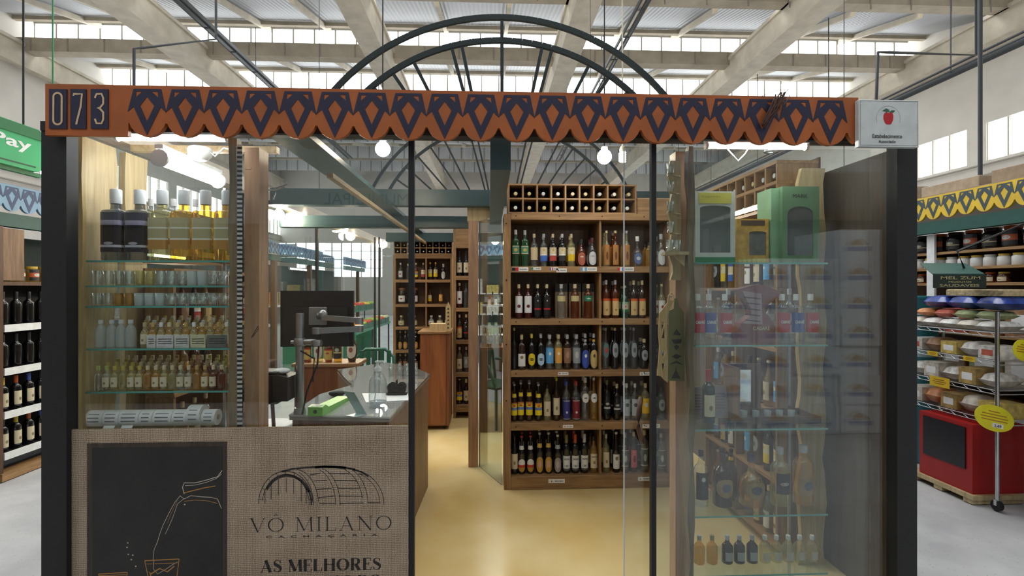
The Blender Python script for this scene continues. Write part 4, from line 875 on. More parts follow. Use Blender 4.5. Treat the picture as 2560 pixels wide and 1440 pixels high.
# low cards in front of minis, rolls of paper on the lowest shelf
for i, (a, b, c) in enumerate(((367,389,(.55,.53,.5)),(391,433,(.55,.53,.52)),(436,473,(.5,.5,.45)),(476,514,(.50,.48,.30)),(518,566,(.12,.13,.11)))):
    m = MB(); m.bbox(XX(a, 2.322), XX(b, 2.322), 2.32, 2.326, LS[3]+.0005, LS[3]+.058, .001); o = m.build('price_card', mat(c, .6, var=.2, scale=60)); tag(o, f'small printed card in front of the tiny bottles, {ORD[i]} from left on fourth glass shelf', 'card', 'cards on the fourth glass shelf')
    m = MB(); [m.ribbon([(XX(a+4, 2.32), LS[3]+zq), (XX(b-4, 2.32), LS[3]+zq+.001)], .003, 2.3192) for zq in (.02, .03, .04)]; m.build('print', BK, o)
xs = XX(216, 2.5); i = 0
xs = XX(226, 2.38)
while xs < XX(572, 2.38)-.05:
    L_ = random.uniform(.055, .085); r_ = .036 if i != 6 else .046
    L_ = min(L_, XX(578, 2.38)-xs-.01)
    if L_ < .03: break
    m = MB(); m.rod((xs, 2.38, LS[5]+r_+.001), (xs+L_, 2.38, LS[5]+r_+.001), r_, 20); o = m.build('paper_roll', PAPER); tag(o, f'white labelled paper roll lying on lowest glass shelf, {ORD[i]} from left', 'paper roll', 'paper rolls lying end to end')
    m = MB()
    for a in (50, 75, 100):
        aa = math.radians(a); z = LS[5]+r_+.001; y = 2.38-(r_+.0005)*math.sin(aa); m.add([(xs+.012, y, z+r_*math.cos(aa)-.003), (xs+L_-.012, y, z+r_*math.cos(aa)-.003), (xs+L_-.012, y-.0003, z+r_*math.cos(aa)+.002), (xs+.012, y-.0003, z+r_*math.cos(aa)+.002)], [(0,1,2,3)])
    m.build('print', mat((.12,.12,.14), .6), o)
    m = MB(); m.rod((xs-.0005, 2.38, LS[5]+r_+.001), (xs+L_+.0005, 2.38, LS[5]+r_+.001), r_*.35, 12); m.build('core', mat((.35,.3,.22), .7), o)
    xs += L_+.0025; i += 1
for i, px in enumerate((255, 300)):
    m = MB(); m.slab([at(px, 1058, 2.36)+Vector((0,0,-.0)) if False else (XX(px, 2.32), 2.32, LS[5]+.001), (XX(px+28, 2.32), 2.32, LS[5]+.001), (XX(px+32, 2.34), 2.343, LS[5]+.012), (XX(px+4, 2.34), 2.343, LS[5]+.012)], (0, 0, .0008)); tag(m.build('paper_slip', PAPER), f'loose end of paper hanging below the rolls, {"left" if i == 0 else "right"} one', 'paper')
# cabinet tubes
TUBE = emit((1.0, .98, .94), 20)
def tube_lamp(name, p0, p1, lab, r_=.013, body=True, em=TUBE, off=(0, 0, .022), hang=0):
    p0, p1 = Vector(p0), Vector(p1); o = root('fluorescent_lamp', (p0+p1)/2, lab, 'lamp'); d = (p1-p0).normalized()
    m = MB(); m.rod(p0+d*.012, p1-d*.012, r_, 12); m.build('tube', em, o)
    m = MB(); m.bar(p0+Vector(off), p1+Vector(off), .035, .018); m.build('housing', WHITE, o)
    if hang: m = MB(); m.rod((p0+p1)/2+Vector((0, 0, off[2]+.0092)), Vector(((p0+p1).x/2, (p0+p1).y/2, hang)), .006, 6); m.build('hanger', WHITE, o)
    m = MB(); m.rod(p0, p0+d*.012, r_*1.3, 12); m.build('end_cap', WHITE, o); m = MB(); m.rod(p1-d*.012, p1, r_*1.3, 12); m.build('end_cap', WHITE, o)
    return o
zt = 2.162
tube_lamp('a', (XX(285, 2.32), 2.33, zt), (XX(570, 2.32), 2.33, zt), 'bright tube lamp at the top of the left display window')
p0, p1 = at(382, 398, 2.36), at(574, 462, 2.95)
tube_lamp('b', (-1.44, 2.30, 2.068), (-1.44, 2.80, 2.068), 'long tube lamp running back above the square bottles', .030, em=emit((1, 1, 1), 14), off=(0, 0, .05))
m = MB(); m.rod((-1.44, 2.6, 2.1265), (-1.44, 2.6, 2.17), .008); m.box(-1.75, -1.05, 2.58, 2.62, 2.17, 2.2); tag(m.build('lamp_batten', W_LATH), 'wooden batten carrying the long tube lamp in the left window', 'batten')
c = at(500, 385, 2.48); m = MB(); m.lathe([(.028, 0), (.05, .02), (.052, .05), (.045, .06)], (c.x, c.y, c.z-.03), 20); m.rod((c.x, c.y, c.z+.03), (c.x, c.y, 2.1695), .005, 6); o = m.build('spot_lamp', WHITE); tag(o, 'white round spot lamp with its cable above the square bottles', 'lamp')
m = MB(); m.tube([(c.x+.03, c.y, c.z+.02), (c.x+.07, c.y, c.z-.01), (c.x+.11, c.y, c.z+.03), (c.x+.17, c.y, c.z+.015)], .004, 6); m.build('cable', WHITE, o)

# ================================================================ COUNTER AND WHAT STANDS ON IT
CT = .85
poly = [atZ(px, py, CT) for px, py in ((722,1037),(975,1042),(1075,935),(1040,920),(965,906),(843,924),(862,945),(880,962),(800,985))]
ctr = root('shop_counter', (sum(p.x for p in poly)/9, sum(p.y for p in poly)/9, 0), 'wooden shop counter with an angular glass top behind the banner', 'counter')
cc = Vector((ctr.location.x, ctr.location.y, 0))
def inset(k, z): return [Vector((cc.x+(p.x-cc.x)*k, cc.y+(p.y-cc.y)*k, z)) for p in poly]
W_CTR = wood((.14,.065,.025), (.27,.14,.06), 'Z', .7)
q = [(p.x, p.y) for p in inset(.965, 0)]; m = MB(); m.slab([(x, y, .003) for x, y in q], (0, 0, CT-.032)); m.build('cabinet_body', W_CTR, ctr)
m = MB(); m.slab([Vector((p.x, p.y, CT-.028)) for p in inset(.995, 0)], (0, 0, .018)); m.build('wooden_top', wood((.20,.17,.13), (.33,.29,.23), 'X', .7), ctr)
m = MB(); m.slab([Vector((p.x, p.y, CT-.009)) for p in poly], (0, 0, .009)); m.build('glass_top', glass((.86,.93,.91), gain=2.0, milk=.6, milkc=(.76,.75,.71)), ctr)
# monitor on its arm
MP = atZ(746, 1036, CT); PX, PYY = MP.x, MP.y+.02
mt = root('arm_stand', (PX, PYY, CT), 'grey metal monitor arm on a tall pole clamped to the counter', 'monitor arm')
tz = ZZ(783, PYY, 750)
m = MB(); m.rod((PX, PYY, CT+.001), (PX, PYY, tz), .020, 18); m.build('pole', STEEL, mt)
m = MB(); m.lathe([(.03, 0), (.03, .012), (.026, .03)], (PX, PYY, CT+.001), 18); m.build('base', STEEL, mt)
cz = ZZ(855, PYY, 750); m = MB(); m.lathe([(.026, -.02), (.030, -.01), (.030, .01), (.026, .02)], (PX, PYY, cz), 18); m.rod((PX, PYY, cz), (PX+.09, PYY-.01, cz), .016, 12); m.lathe([(.026,-.018),(.03,0),(.026,.012)], (PX+.09, PYY-.01, cz), 16); m.rod((PX-.045, PYY, cz), (PX-.02, PYY, cz), .008, 8); m.build('clamp', STEEL, mt)
e = at(898, 822, PYY+.02); s = Vector((PX+.09, PYY-.01, cz+.028)); z = e.z; s.z = z-.008
m = MB(); m.bar(s, (e.x, e.y, z), .040, .028); m.rod((s.x, s.y, s.z-.016), (s.x, s.y, s.z+.016), .024, 16); m.rod((e.x, e.y, z-.016), (e.x, e.y, z+.018), .022, 16); m.build('lower_arm', STEEL, mt)
h = at(808, 795, PYY+.06); z2_ = z+.045; m = MB(); m.bar((e.x, e.y, z2_), (h.x, h.y, z2_+.012), .036, .026); m.rod((e.x, e.y, z2_-.02), (e.x, e.y, z2_+.016), .022, 16); m.ball((h.x, h.y, z2_+.03), .024); m.build('upper_arm', STEEL, mt)
vz = ZZ(790, PYY+.1, 795); vx = XX(795, PYY+.1); VY = PYY+.10
m = MB(); m.bbox(vx-.048, vx+.048, VY-.006, VY, vz-.048, vz+.048, .002); m.rod((h.x, h.y, vz), (vx+.01, VY-.012, vz), .018, 14); m.build('mount_plate', STEEL, mt)
mx0, mx1, mz0, mz1 = XX(696, VY), XX(880, VY), ZZ(868, VY, 790), ZZ(727, VY, 790)
mo = root('monitor', ((mx0+mx1)/2, VY+.03, mz0), 'dark monitor seen from behind, held by the metal arm', 'monitor')
DM = mat((.022,.020,.020), .45); m = MB(); m.box(mx0, mx1, VY+.026, VY+.05, mz0, mz1); m.build('casing', DM, mo)
m = MB(); m.slab([(mx0+.02, VY+.025, mz0+.005), (mx1-.02, VY+.025, mz0+.005), (mx1-.03, VY+.025, mz1-.09), (mx0+.03, VY+.025, mz1-.09)], (0, -.020, 0)); m.build('rear_bulge', mat((.03,.027,.026), .5), mo)
m = MB(); m.box(mx0+.01, mx1-.01, VY+.0502, VY+.0512, mz0+.01, mz1-.01); m.build('screen', mat((.02,.03,.05), .15), mo)
m = MB(); m.tube([(vx+.02, VY-.03, vz-.07), (PX+.10, PYY-.03, CT+.26), (PX+.05, PYY-.04, CT+.12), (PX+.03, PYY-.05, CT+.008)], .005, 6); m.tube([(PX+.02, PYY-.045, cz-.04), (PX+.09, PYY-.05, cz-.08), (PX+.08, PYY-.04, CT+.17)], .004, 6); tag(m.build('monitor_cable', BLACKM), 'black braided cable hanging from the monitor down to the counter', 'cable')
# receipt printer on its stand
PRY = 2.60; c = at(667, 965, PRY); pz = ZZ(1004, PRY, 667)
pr = root('receipt_printer', (c.x, PRY+.06, pz), 'boxy black receipt printer beside the wooden post', 'printer')
xa, xb = XX(592, PRY), XX(719, PRY); zt_ = ZZ(930, PRY, 667); m = MB()
m.slab([(xa, PRY, pz), (xb, PRY, pz), (xb, PRY, zt_-.03), (xb-.05, PRY, zt_-.018), (xa+.01, PRY, zt_-.022), (xa, PRY, zt_-.04)], (0, .15, 0)); m.build('casing', mat((.028,.025,.026), .4), pr)
m = MB(); m.bbox(xa+.012, xb-.05, PRY+.02, PRY+.14, zt_-.0175, zt_-.002, .005); m.build('lid', mat((.035,.032,.033), .35), pr)
m = MB(); m.lathe([(.001,0)]+[(.045*math.sin(a*PI/16), .012*(1-math.cos(a*PI/16))) for a in range(1, 9)][::-1], (0,0,0), 16, closed=False); m = MB(); m.ball((xb-.055, PRY+.07, zt_-.006), .042, 16, 0, .35); m.build('paper_roll_cover', PAPER, pr)
sx = (xa+xb)/2; st = root('printer_stand', (sx, PRY+.07, 0), 'dark folding stand under the receipt printer', 'stand')
m = MB(); m.box(sx-.08, sx+.07, PRY+.0, PRY+.14, pz-.014, pz-.0008); m.build('tray', BLACKM, st)
for dx in (-.05, .05): m = MB(); m.rod((sx+dx*.4, PRY+.07, pz-.014), (sx+dx*1.6, PRY+.05, 0), .009, 8); m.build('leg', BLACKM if dx < 0 else mat((.12,.03,.02), .5), st)
m = MB(); m.tube([(xa+.005, PRY-.007, pz+.03), (xa+.03, PRY-.03, pz-.05), (xa+.06, PRY-.04, pz-.13), (xa+.12, PRY-.03, pz-.22), (xa+.13, PRY-.02, .3)], .004, 6); tag(m.build('power_cord', WHITE), 'thin white cord hanging down beside the receipt printer', 'cord')
# round white stool
sc_ = at(668, 1068, 2.88); m = None; sto = root('stool', (sc_.x, 2.92, 0), 'round white stool under the counter edge, just above the banner', 'stool')
sz = sc_.z+.01; m = MB(); m.lathe([(.12, sz-.03), (.13, sz-.02), (.13, sz-.006), (.12, sz)], (sc_.x, 2.92, 0), 26); m.build('seat', PAPER, sto)
for k in range(4): a = PI/4+k*PI/2; m = MB(); m.rod((sc_.x+.09*math.cos(a), 2.92+.09*math.sin(a), sz-.03), (sc_.x+.13*math.cos(a), 2.92+.13*math.sin(a), .0), .012, 8); m.build('leg', WHITE, sto)
# card terminal
a, b = atZ(792, 1038, CT), atZ(860, 998, CT); LIME = mat((.16,.48,.05), .35); d = (b-a); d.z = 0; L_ = d.length; ang = math.atan2(d.y, d.x)
te = root('card_terminal', (a+b)/2, 'lime green card payment terminal on the glass counter', 'card terminal'); TM = Matrix.Translation((a+b)/2+Vector((0,0,.0006)))@Matrix.Rotation(ang, 4, 'Z')
m = MB(); m.slab([(-L_/2-.02, -.038, 0), (L_/2, -.038, 0), (L_/2, -.038, .018), (-L_/2+.06, -.038, .030), (-L_/2+.02, -.038, .05), (-L_/2-.02, -.038, .045)], (0, .076, 0)); m.xform(TM); m.build('body', LIME, te)
m = MB(); m.add([(-L_/2-.012, -.028, .0476), (-L_/2+.016, -.028, .0504), (-L_/2+.016, .028, .0504), (-L_/2-.012, .028, .0476)], [(0,1,2,3)]); m.xform(TM); m.build('screen', mat((.2,.3,.2), .2), te)
m = MB(); [m.box(-L_/2+.07+i*.017, -L_/2+.080+i*.017, -.024+j*.019, -.012+j*.019, .027-i*.0030, .0315-i*.0030) for i in range(4) for j in range(3)]; m.xform(TM); m.build('keypad', mat((.30,.50,.30), .5), te)
m = MB(); m.rod((-L_/2-.021, 0, .022), (-L_/2-.0195, 0, .022), .010, 12); m.xform(TM); m.build('round_emblem', BK, te)
# mouse, notice stand, notepad, sanitiser, napkin holder
c = atZ(842, 992, CT); m = MB(); m.ball((0, 0, 0), .032, 18, 0, .62); m.xform(Matrix.Translation((c.x, c.y, CT+.0197+.0004))@Matrix.Diagonal((1.5, 1, 1, 1))); tag(m.build('computer_mouse', BLACKM), 'glossy black computer mouse behind the green card terminal', 'mouse')
a, b = atZ(882, 1040, CT), atZ(908, 1020, CT); NB = mat((.38,.50,.50), .35)
t0 = at(862, 960, b.y+.05); ns = root('notice_stand', ((a.x+b.x)/2, a.y, CT), 'small pale blue bent acrylic notice holder beside the pump bottle', 'notice holder')
m = MB(); fr = [Vector((a.x-.035, a.y, CT+.001)), Vector((a.x+.025, a.y-.03, CT+.001)), Vector((a.x+.065, a.y+.02, CT+.001)), Vector((a.x+.005, a.y+.05, CT+.001))]; m.slab(fr, (0,0,.002)); m.build('foot', NB, ns)
m = MB(); up = Vector((-.065, .0, .115)); m.slab([fr[3], fr[2], fr[2]+up, fr[3]+up], (.002, 0, .001)); m.build('panel', NB, ns)
pa = [atZ(px, py, CT) for px, py in ((905,985),(1020,985),(1022,1002),(915,1008))]; m = MB(); m.slab([Vector((p.x, p.y, CT+.0006)) for p in pa], (0, 0, .004)); tag(m.build('paper_pad', PAPER), 'white paper pad lying under the napkin holder', 'paper pad')
c = atZ(941, 1020, CT); sx_, sy_ = c.x, c.y+.035
sb = root('pump_bottle', (sx_, sy_, CT), 'large clear pump bottle of hand sanitiser on the counter', 'pump bottle')
m = MB(); hb = .195; m.lathe([(.044, .0008), (.048, .008), (.048, hb*.62), (.044, hb*.75), (.030, hb*.88), (.018, hb*.95), (.017, hb)], (sx_, sy_, CT), 24); m.build('bottle_body', glass((.93,.95,.96), gain=2.2, milk=.12, milkc=(.8,.82,.85)), sb)
m = MB(); m.lathe([(.044, .002), (.0455, .01), (.0455, .03), (.0, .031)], (sx_, sy_, CT), 20); m.build('liquid', glass((.85,.88,.92), milk=.2), sb)
m = MB(); m.lathe([(.019, hb), (.020, hb+.018), (.014, hb+.022), (.009, hb+.03), (.007, hb+.048)], (sx_, sy_, CT), 16); m.bar((sx_-.012, sy_, CT+hb+.05), (sx_+.035, sy_-.01, CT+hb+.052), .016, .009); m.rod((sx_+.033, sy_-.01, CT+hb+.05), (sx_+.038, sy_-.011, CT+hb+.036), .004, 8); m.build('pump', WHITE, sb)
m = MB(); m.rod((sx_, sy_, CT+hb), (sx_-.02, sy_, CT+.01), .003, 6); m.build('dip_tube', WHITE, sb)
c = atZ(992, 988, CT); nx, ny = c.x, c.y; IR = mat((.03,.028,.025), .6, var=.3, scale=60, bump=.4); zz0 = CT+.0052
nh = root('napkin_holder', (nx, ny, zz0), 'black cast iron napkin holder with twin round panels', 'napkin holder')
m = MB(); m.bbox(nx-.062, nx+.062, ny-.025, ny+.025, zz0, zz0+.014, .003); m.build('base', IR, nh)
for y in (ny-.018, ny+.012):
    m = MB(); pts = []
    for sgn, cx_ in ((-1, nx-.028), (1, nx+.028)):
        rr = range(0, 11); arc_ = [(cx_+.028*math.cos(PI-(PI*1.0)*i/10 if sgn < 0 else PI-PI*i/10), .045+.028*math.sin(PI*i/10)) for i in rr]; pts += arc_
    pts = [(nx-.05, .012)]+pts+[(nx+.05, .012)]; m.slab([(x, y, zz0+z) for x, z in pts], (0, .005, 0))
    for cx_ in (nx-.028, nx+.028):
        for r_ in (.010, .019): m.tube([(cx_+r_*math.cos(k*PI/8), y-.001, zz0+.045+r_*math.sin(k*PI/8)) for k in range(17)], .0022, 5)
    m.rod((nx, y, zz0+.05), (nx, y, zz0+.088), .003, 6); m.build('iron_panel', IR, nh)
# little glasses on the far side of the counter top
for i in range(8):
    c = atZ(978+(i % 4)*20, 938-(i//4)*12, CT); tumbler(c.x, c.y, CT, .021, .055, f'small clear glass on the far end of the counter, {ORD[i % 4]} from left, {"front" if i < 4 else "back"} row', 'small glasses on the far end of the counter', 'clear', 'shot_glass')
# back counter with whisky bottles
bx0, bx1, by0, by1 = XX(735, 4.55), XX(885, 4.55), 4.54, 4.86; bcz = .84
bc = root('side_counter', ((bx0+bx1)/2, (by0+by1)/2, 0), 'low dark wooden side counter behind the monitor, carrying whisky bottles', 'counter')
m = MB(); m.box(bx0, bx1, by0+.02, by1-.02, .003, bcz-.03); m.build('cabinet_body', W_RED, bc); m = MB(); m.bbox(bx0-.02, bx1+.04, by0, by1, bcz-.0295, bcz, .004); m.build('wooden_top', wood((.2,.10,.045),(.34,.19,.09),'X'), bc)
for i, (px, kd, gl, cp, lb, R_, H) in enumerate(((768,'square','amber',cR,'whisky1',.035,.25),(797,'wide','pale',cK,'whisky2',.04,.27),(822,'flask','amber',cK,'whisky1',.04,.23),(845,'wide','gold',cK,'whisky3',.036,.26),(880,'flask','brown',cS,'whisky2',.045,.29))):
    bottle(kd, gl, cp, lb, XX(px, 4.64), 4.64, bcz, R_, H, f'{DESC[lb]}, {ORD[i]} from left on the side counter behind the monitor', 'whisky bottles on the side counter')
m = MB(); c = Vector((XX(884, 4.3)+.06, 4.5, bcz)); 
# green garden chair by the side window
gx, gy = XX(925, 5.15), 5.15; GC = mat((.01,.10,.06), .4); ch = root('plastic_chair', (gx, gy, 0), 'dark green plastic chair behind the counter', 'chair')
m = MB(); m.bbox(gx-.21, gx+.21, gy-.2, gy+.2, .42, .45, .01); m.build('seat', GC, ch)
m = MB(); m.tube([(gx-.2, gy+.2, .45), (gx-.19, gy+.24, .78), (gx-.1, gy+.25, .86), (gx+.1, gy+.25, .86), (gx+.19, gy+.24, .78), (gx+.2, gy+.2, .45)], .018, 8); [m.box(gx+k*.07-.02, gx+k*.07+.02, gy+.225, gy+.24, .45, .85) for k in (-2,-1,0,1,2)]; m.build('backrest', GC, ch)
for sx1 in (-1, 1):
    m = MB(); m.tube([(gx+sx1*.21, gy+.2, .68), (gx+sx1*.22, gy-.1, .67), (gx+sx1*.21, gy-.18, .45)], .016, 8); m.build('armrest', GC, ch)
    for sy1 in (-1, 1): m = MB(); m.rod((gx+sx1*.18, gy+sy1*.17, .42), (gx+sx1*.22, gy+sy1*.21, 0), .018, 8, r2=.014); m.build('leg', GC, ch)
# ================================================================ BACK OF THE SHOP
BRY = 6.10; BRD = .30
def brz(py): return ZZ(py, BRY, 1060)
def brx(px): return XX(px, BRY)
br = root('wooden_rack', ((brx(983)+brx(1128))/2, BRY+BRD/2, 0), 'wooden rack at the back of the shop, seen past the counter', 'rack')
m = MB(); m.box(brx(983), brx(989), BRY, BRY+BRD, 0, brz(637)); m.build('side_panel', W_RACK, br)
m = MB(); m.box(brx(1126), brx(1131), BRY, BRY+BRD, 0, brz(637)); m.build('side_panel', W_RACK, br)
m = MB(); m.box(brx(983)+.01, brx(1131)-.01, BRY+BRD, BRY+BRD+.012, 0, brz(637)); m.build('back_panel', wood((.09,.045,.02),(.20,.11,.055),'Z'), br)
BS = [(646,636), (706,699), (767,760), (824,817), (882,875), (940,933), (1000,993)]
for lo, hi in BS: m = MB(); m.bbox(brx(989)+.0005, brx(1126)-.0005, BRY-.003, BRY+BRD-.001, brz(lo), brz(hi), .002); m.build('shelf', W_RACKX, br)
for k in range(len(BS)-1):
    m = MB(); x = brx(1065); m.box(x-.009, x+.009, BRY+.01, BRY+BRD-.002, brz(BS[k+1][1])+.0005, brz(BS[k][0])-.0005); m.build('divider', W_RACK, br)
wine_grid('wine_rack', brx(984), brx(1131), brz(636)+.001, brz(603), 9, 2, BRY+.005, .24, 'small cubby rack of lying bottles on top of the rack at the back', 'wine bottles lying on top of the back rack', 'on the back rack')
specs = {
 1: [('liquor','clear',cW,'white',.03,.20),('liquor','pale',cCr,'cream',.028,.19),('liquor','clear',cCr,None,.028,.19),('liquor','clear',cCr,None,.028,.19),('liquor','amber',cCr,'vb',.028,.20),('liquor','amber',cCr,'sky',.028,.20),('liquor','brown',cCr,'mtred',.028,.20),('liquor','brown',cY,'mtyellow',.028,.21),('liquor','brown',cY,'mtyellow',.028,.21),('liquor','brown',cY,'mtyellow',.028,.21),('wine','black',cK,'silver',.028,.19),('wine','black',cS,'silver',.028,.19),('liquor','brown',cS,'goldoval',.028,.17)],
 2: [('jar','brown',(.2,.08,.03),'white',.046,.19),('jar','brown',(.2,.08,.03),None,.046,.18),('jar','brown',(.25,.1,.04),'white',.046,.19),('liquor','amber',cK,'mtyellow',.025,.18),('liquor','amber',cK,'mtyellow',.025,.18),('jar','brown',(.2,.08,.03),'white',.046,.19),('liquor','amber',cK,'orange',.025,.18),('jar','brown',(.25,.1,.04),'white',.046,.19)],
 3: [('flask','pale',cCr,'cream',.04,.13),('flask','smoke',cCr,'cream',.04,.13),('flask','pale',cCr,'cream',.04,.13),('flask','gold',cCr,'cream',.04,.13),('flask','frost',cW,'white',.04,.13),('flask','clear',cW,'pewter',.04,.13),('flask','pale',cW,'cream',.04,.13),('liquor','clear',cK,'white',.03,.14)],
 4: [('liquor','black',cCr,'amberlab',.027,.22)]*10, 5: [('liquor','black',cCr,'copper',.027,.22)]*10}
for k, row in specs.items():
    last = -9; zsh = brz(BS[k][1]); xa, xb = brx(991), brx(1124); n = len(row); mid = brx(1065)
    for i, (kd, gl, cp, lb, R_, H) in enumerate(row):
        x = xa+R_+.005+(xb-xa-2*R_-.01)*i/(n-1)
        if 1 <= k <= 3 and abs(x-mid) < R_+.012: x = mid+(R_+.013)*(1 if x > mid else -1)
        if (k >= 4 and x > brx(1050)) or x-R_ < last+.001 or abs(x-mid) < R_+.010: continue
        last = x+R_
        nm = {1:'second',2:'third',3:'fourth',4:'fifth',5:'sixth'}[k]
        bottle(kd, gl, cp, lb, x, BRY+.075, zsh, R_, H, f'{"dark preserve jar" if kd == "jar" else "round flask" if kd == "flask" else DESC[lb]}, {ORD[i]} from left, {nm} level of the back rack', 'bottles on the back rack', cat='jar' if kd == 'jar' else 'bottle')
# the narrow rack beside it
SRY = 5.92
def srx(px): return XX(px, SRY)
def srz(py): return ZZ(py, SRY, 1150)
sr = root('wooden_rack', ((srx(1133)+srx(1185))/2, SRY+.17, 0), 'narrow tall wooden rack behind the free-standing post', 'rack')
m = MB(); m.box(srx(1133), srx(1140), SRY, SRY+.16, 0, srz(570)); m.build('side_panel', W_RACK, sr)
m = MB(); m.box(srx(1180), srx(1186), SRY, SRY+.16, 0, srz(570)); m.build('side_panel', W_RACK, sr)
m = MB(); m.box(srx(1133)+.005, srx(1186)-.005, SRY+.161, SRY+.171, 0, srz(570)); m.build('back_panel', W_DARK, sr)
SS = [(620,572,'top_board'),(700,690,'shelf'),(779,770,'shelf'),(860,850,'shelf'),(942,932,'shelf'),(1030,1012,'plinth')]
for lo, hi, nm in SS: m = MB(); m.bbox(srx(1140)+.0005, srx(1180)-.0005, SRY-.002, SRY+.16-.001, max(.002, srz(lo)), srz(hi), .002); m.build(nm, W_RACKX, sr)
for k, pair in enumerate(((('slim','black',cK,'cream'),('slim','black',cK,'cream')),(('liquor','dred',cCr,'tallwhite'),('liquor','smoke',cK,None)),(('liquor','brown',cCr,'orangetop'),('liquor','black',cCr,'dots')),(('liquor','pale',cCr,'cream'),('liquor','clear',cS,'pewter')),(('beer','brown',cCr,'vb'),('flask','brown',cCr,'cream')))):
    zsh = srz(SS[k+1][1])
    for i, (kd, gl, cp, lb) in enumerate(pair):
        bottle(kd, gl, cp, lb, srx(1148+i*17), SRY+.06, zsh, .034, .29, f'{DESC[lb]}, {"left" if i == 0 else "right"} one on {["top","second","third","fourth","bottom"][k]} shelf of the narrow rack', 'bottles on the narrow rack')
# reddish cabinet
CBY = 5.45
cb = root('wooden_cabinet', ((XX(1047, CBY)+XX(1122, CBY))/2, CBY+.22, 0), 'reddish wooden cabinet on castors in front of the back rack', 'cabinet')
zt2 = ZZ(828, CBY, 1080); xa, xb = XX(1050, CBY), XX(1122, CBY)
m = MB(); m.box(xa, xb, CBY, CBY+.42, .04, zt2-.025); m.build('body', W_RED, cb)
m = MB(); m.box(xa+.012, xb-.03, CBY-.012, CBY-.0005, .05, zt2-.03); m.build('door', wood((.17,.05,.015),(.30,.11,.04),'Z',.5), cb)
m = MB(); m.bbox(xa-.02, xb+.02, CBY-.03, CBY+.44, zt2-.0245, zt2, .003); m.build('top', W_RACKX, cb)
for dx in (xa+.05, xb-.05):
    for dy in (CBY+.05, CBY+.37): m = MB(); m.rod((dx-.012, dy, .019), (dx+.012, dy, .019), .0185, 12); m.build('castor', BLACKM, cb)
m = MB(); m.box(XX(1073, CBY), XX(1116, CBY), CBY+.04, CBY+.18, zt2+.0005, zt2+.075); o = m.build('wooden_crate', W_PALE); tag(o, 'small pale wooden crate on top of the reddish cabinet', 'crate')
c = XX(1121, CBY-.01); m = MB(); m.slab([(c-.028, CBY-.03, zt2+.001), (c+.028, CBY-.03, zt2+.001), (c+.028, CBY-.03, zt2+.25), (c, CBY-.03, zt2+.31), (c-.028, CBY-.03, zt2+.25)], (0, .008, 0)); o = m.build('carved_board', W_PALE); tag(o, 'upright carved wooden board with a pointed top beside the small crate', 'board')
m = MB(); [m.slab([(c-.014, CBY-.0302, zt2+.03+k*.04), (c+.014, CBY-.0302, zt2+.03+k*.04), (c, CBY-.0302, zt2+.05+k*.04)], (0, -.001, 0)) for k in range(6)]; m.build('carving', BK, o)
# free-standing post, wood head panel and angled glass
fy = 4.30; m = MB(); m.box(XX(1171, fy), XX(1195, fy), fy, fy+.08, 0, ZZ(552, fy, 1180)); tag(m.build('wooden_post', W_POST), 'free-standing square wooden post with a dark knot in the middle of the shop', 'post')
m = MB(); m.box(XX(1168, fy), XX(1236, fy), fy+.01, fy+.12, ZZ(553, fy, 1200)+.001, ZZ(517, fy, 1200)); tag(m.build('head_board', W_PALE), 'pale wooden head panel resting on the free-standing post', 'panel')
PG = glass((.82,.88,.88), gain=2.0)
a, b = Vector((XX(1197, fy)+.005, fy+.02, 0)), Vector((XX(1259, 3.86)-.012, 3.90, 0)); n_ = (b-a).cross(Vector((0,0,1))).normalized()*.006
zt3 = ZZ(553, fy, 1200)
m = MB(); m.slab([a, b, b+Vector((0,0,zt3)), a+Vector((0,0,zt3))], n_); o = struct('window_5', m, PG)
m = MB(); m.bar(a+Vector((.0,0,0)), a+Vector((0,0,zt3)), .012, .012, up=(0,1,0)); struct('trim_edge', m, CHROME)
# counter with bottles seen through that glass
k0, k1 = XX(1200, 5.3), XX(1256, 5.3); kz = ZZ(868, 5.3, 1225)
kc = root('tasting_counter', ((k0+k1)/2, 5.5, 0), 'dark wooden tasting counter crowded with small bottles, right of the post', 'counter')
m = MB(); m.box(k0, k1, 5.32, 5.7, .003, kz-.031); m.build('body', W_DARK, kc); m = MB(); m.bbox(k0-.01, k1+.02, 5.29, 5.72, kz-.03, kz, .004); m.build('top', W_RED, kc)
for i in range(14):
    px = 1203+(i % 7)*8; Y = 5.36+(i//7)*.12; kd = ('flask', 'decanter', 'liquor')[i % 3]
    bottle(kd, ('clear','frost','gold','clear')[i % 4], cCr, ('pewter',None,'cream')[i % 3], min(max(XX(px, Y), k0+.03), k1-.02), Y, kz, .0155, .17+.02*(i % 3), f'small {("clear","frosted","golden","clear")[i % 4]} bottle, {ORD[i % 7]} from left, {"front" if i < 7 else "back"} row on the tasting counter', 'small bottles on the tasting counter')
wx, wy = XX(1235, 5.85), 5.85; wz = ZZ(738, wy, 1235)
ws = root('white_stand', (wx, wy+.1, 0), 'white tiered display stand with dark bottles behind the tasting counter', 'stand')
for i, z in enumerate((kz-.1, kz+.16, kz+.40)): m = MB(); m.box(wx-.14, wx+.12, wy, wy+.2, z, z+.02); m.build('shelf', WHITE, ws)
for dx in (-.135, .115): m = MB(); m.box(wx+dx-.005, wx+dx+.005, wy+.001, wy+.2, 0, kz-.1005); m.build('leg', WHITE, ws); m = MB(); m.box(wx+dx-.004, wx+dx+.004, wy+.002, wy+.2, kz-.08+.0005, kz+.1595); m.build('upright', WHITE, ws); m = MB(); m.box(wx+dx-.004, wx+dx+.004, wy+.002, wy+.2, kz+.1805, kz+.3995); m.build('upright', WHITE, ws)
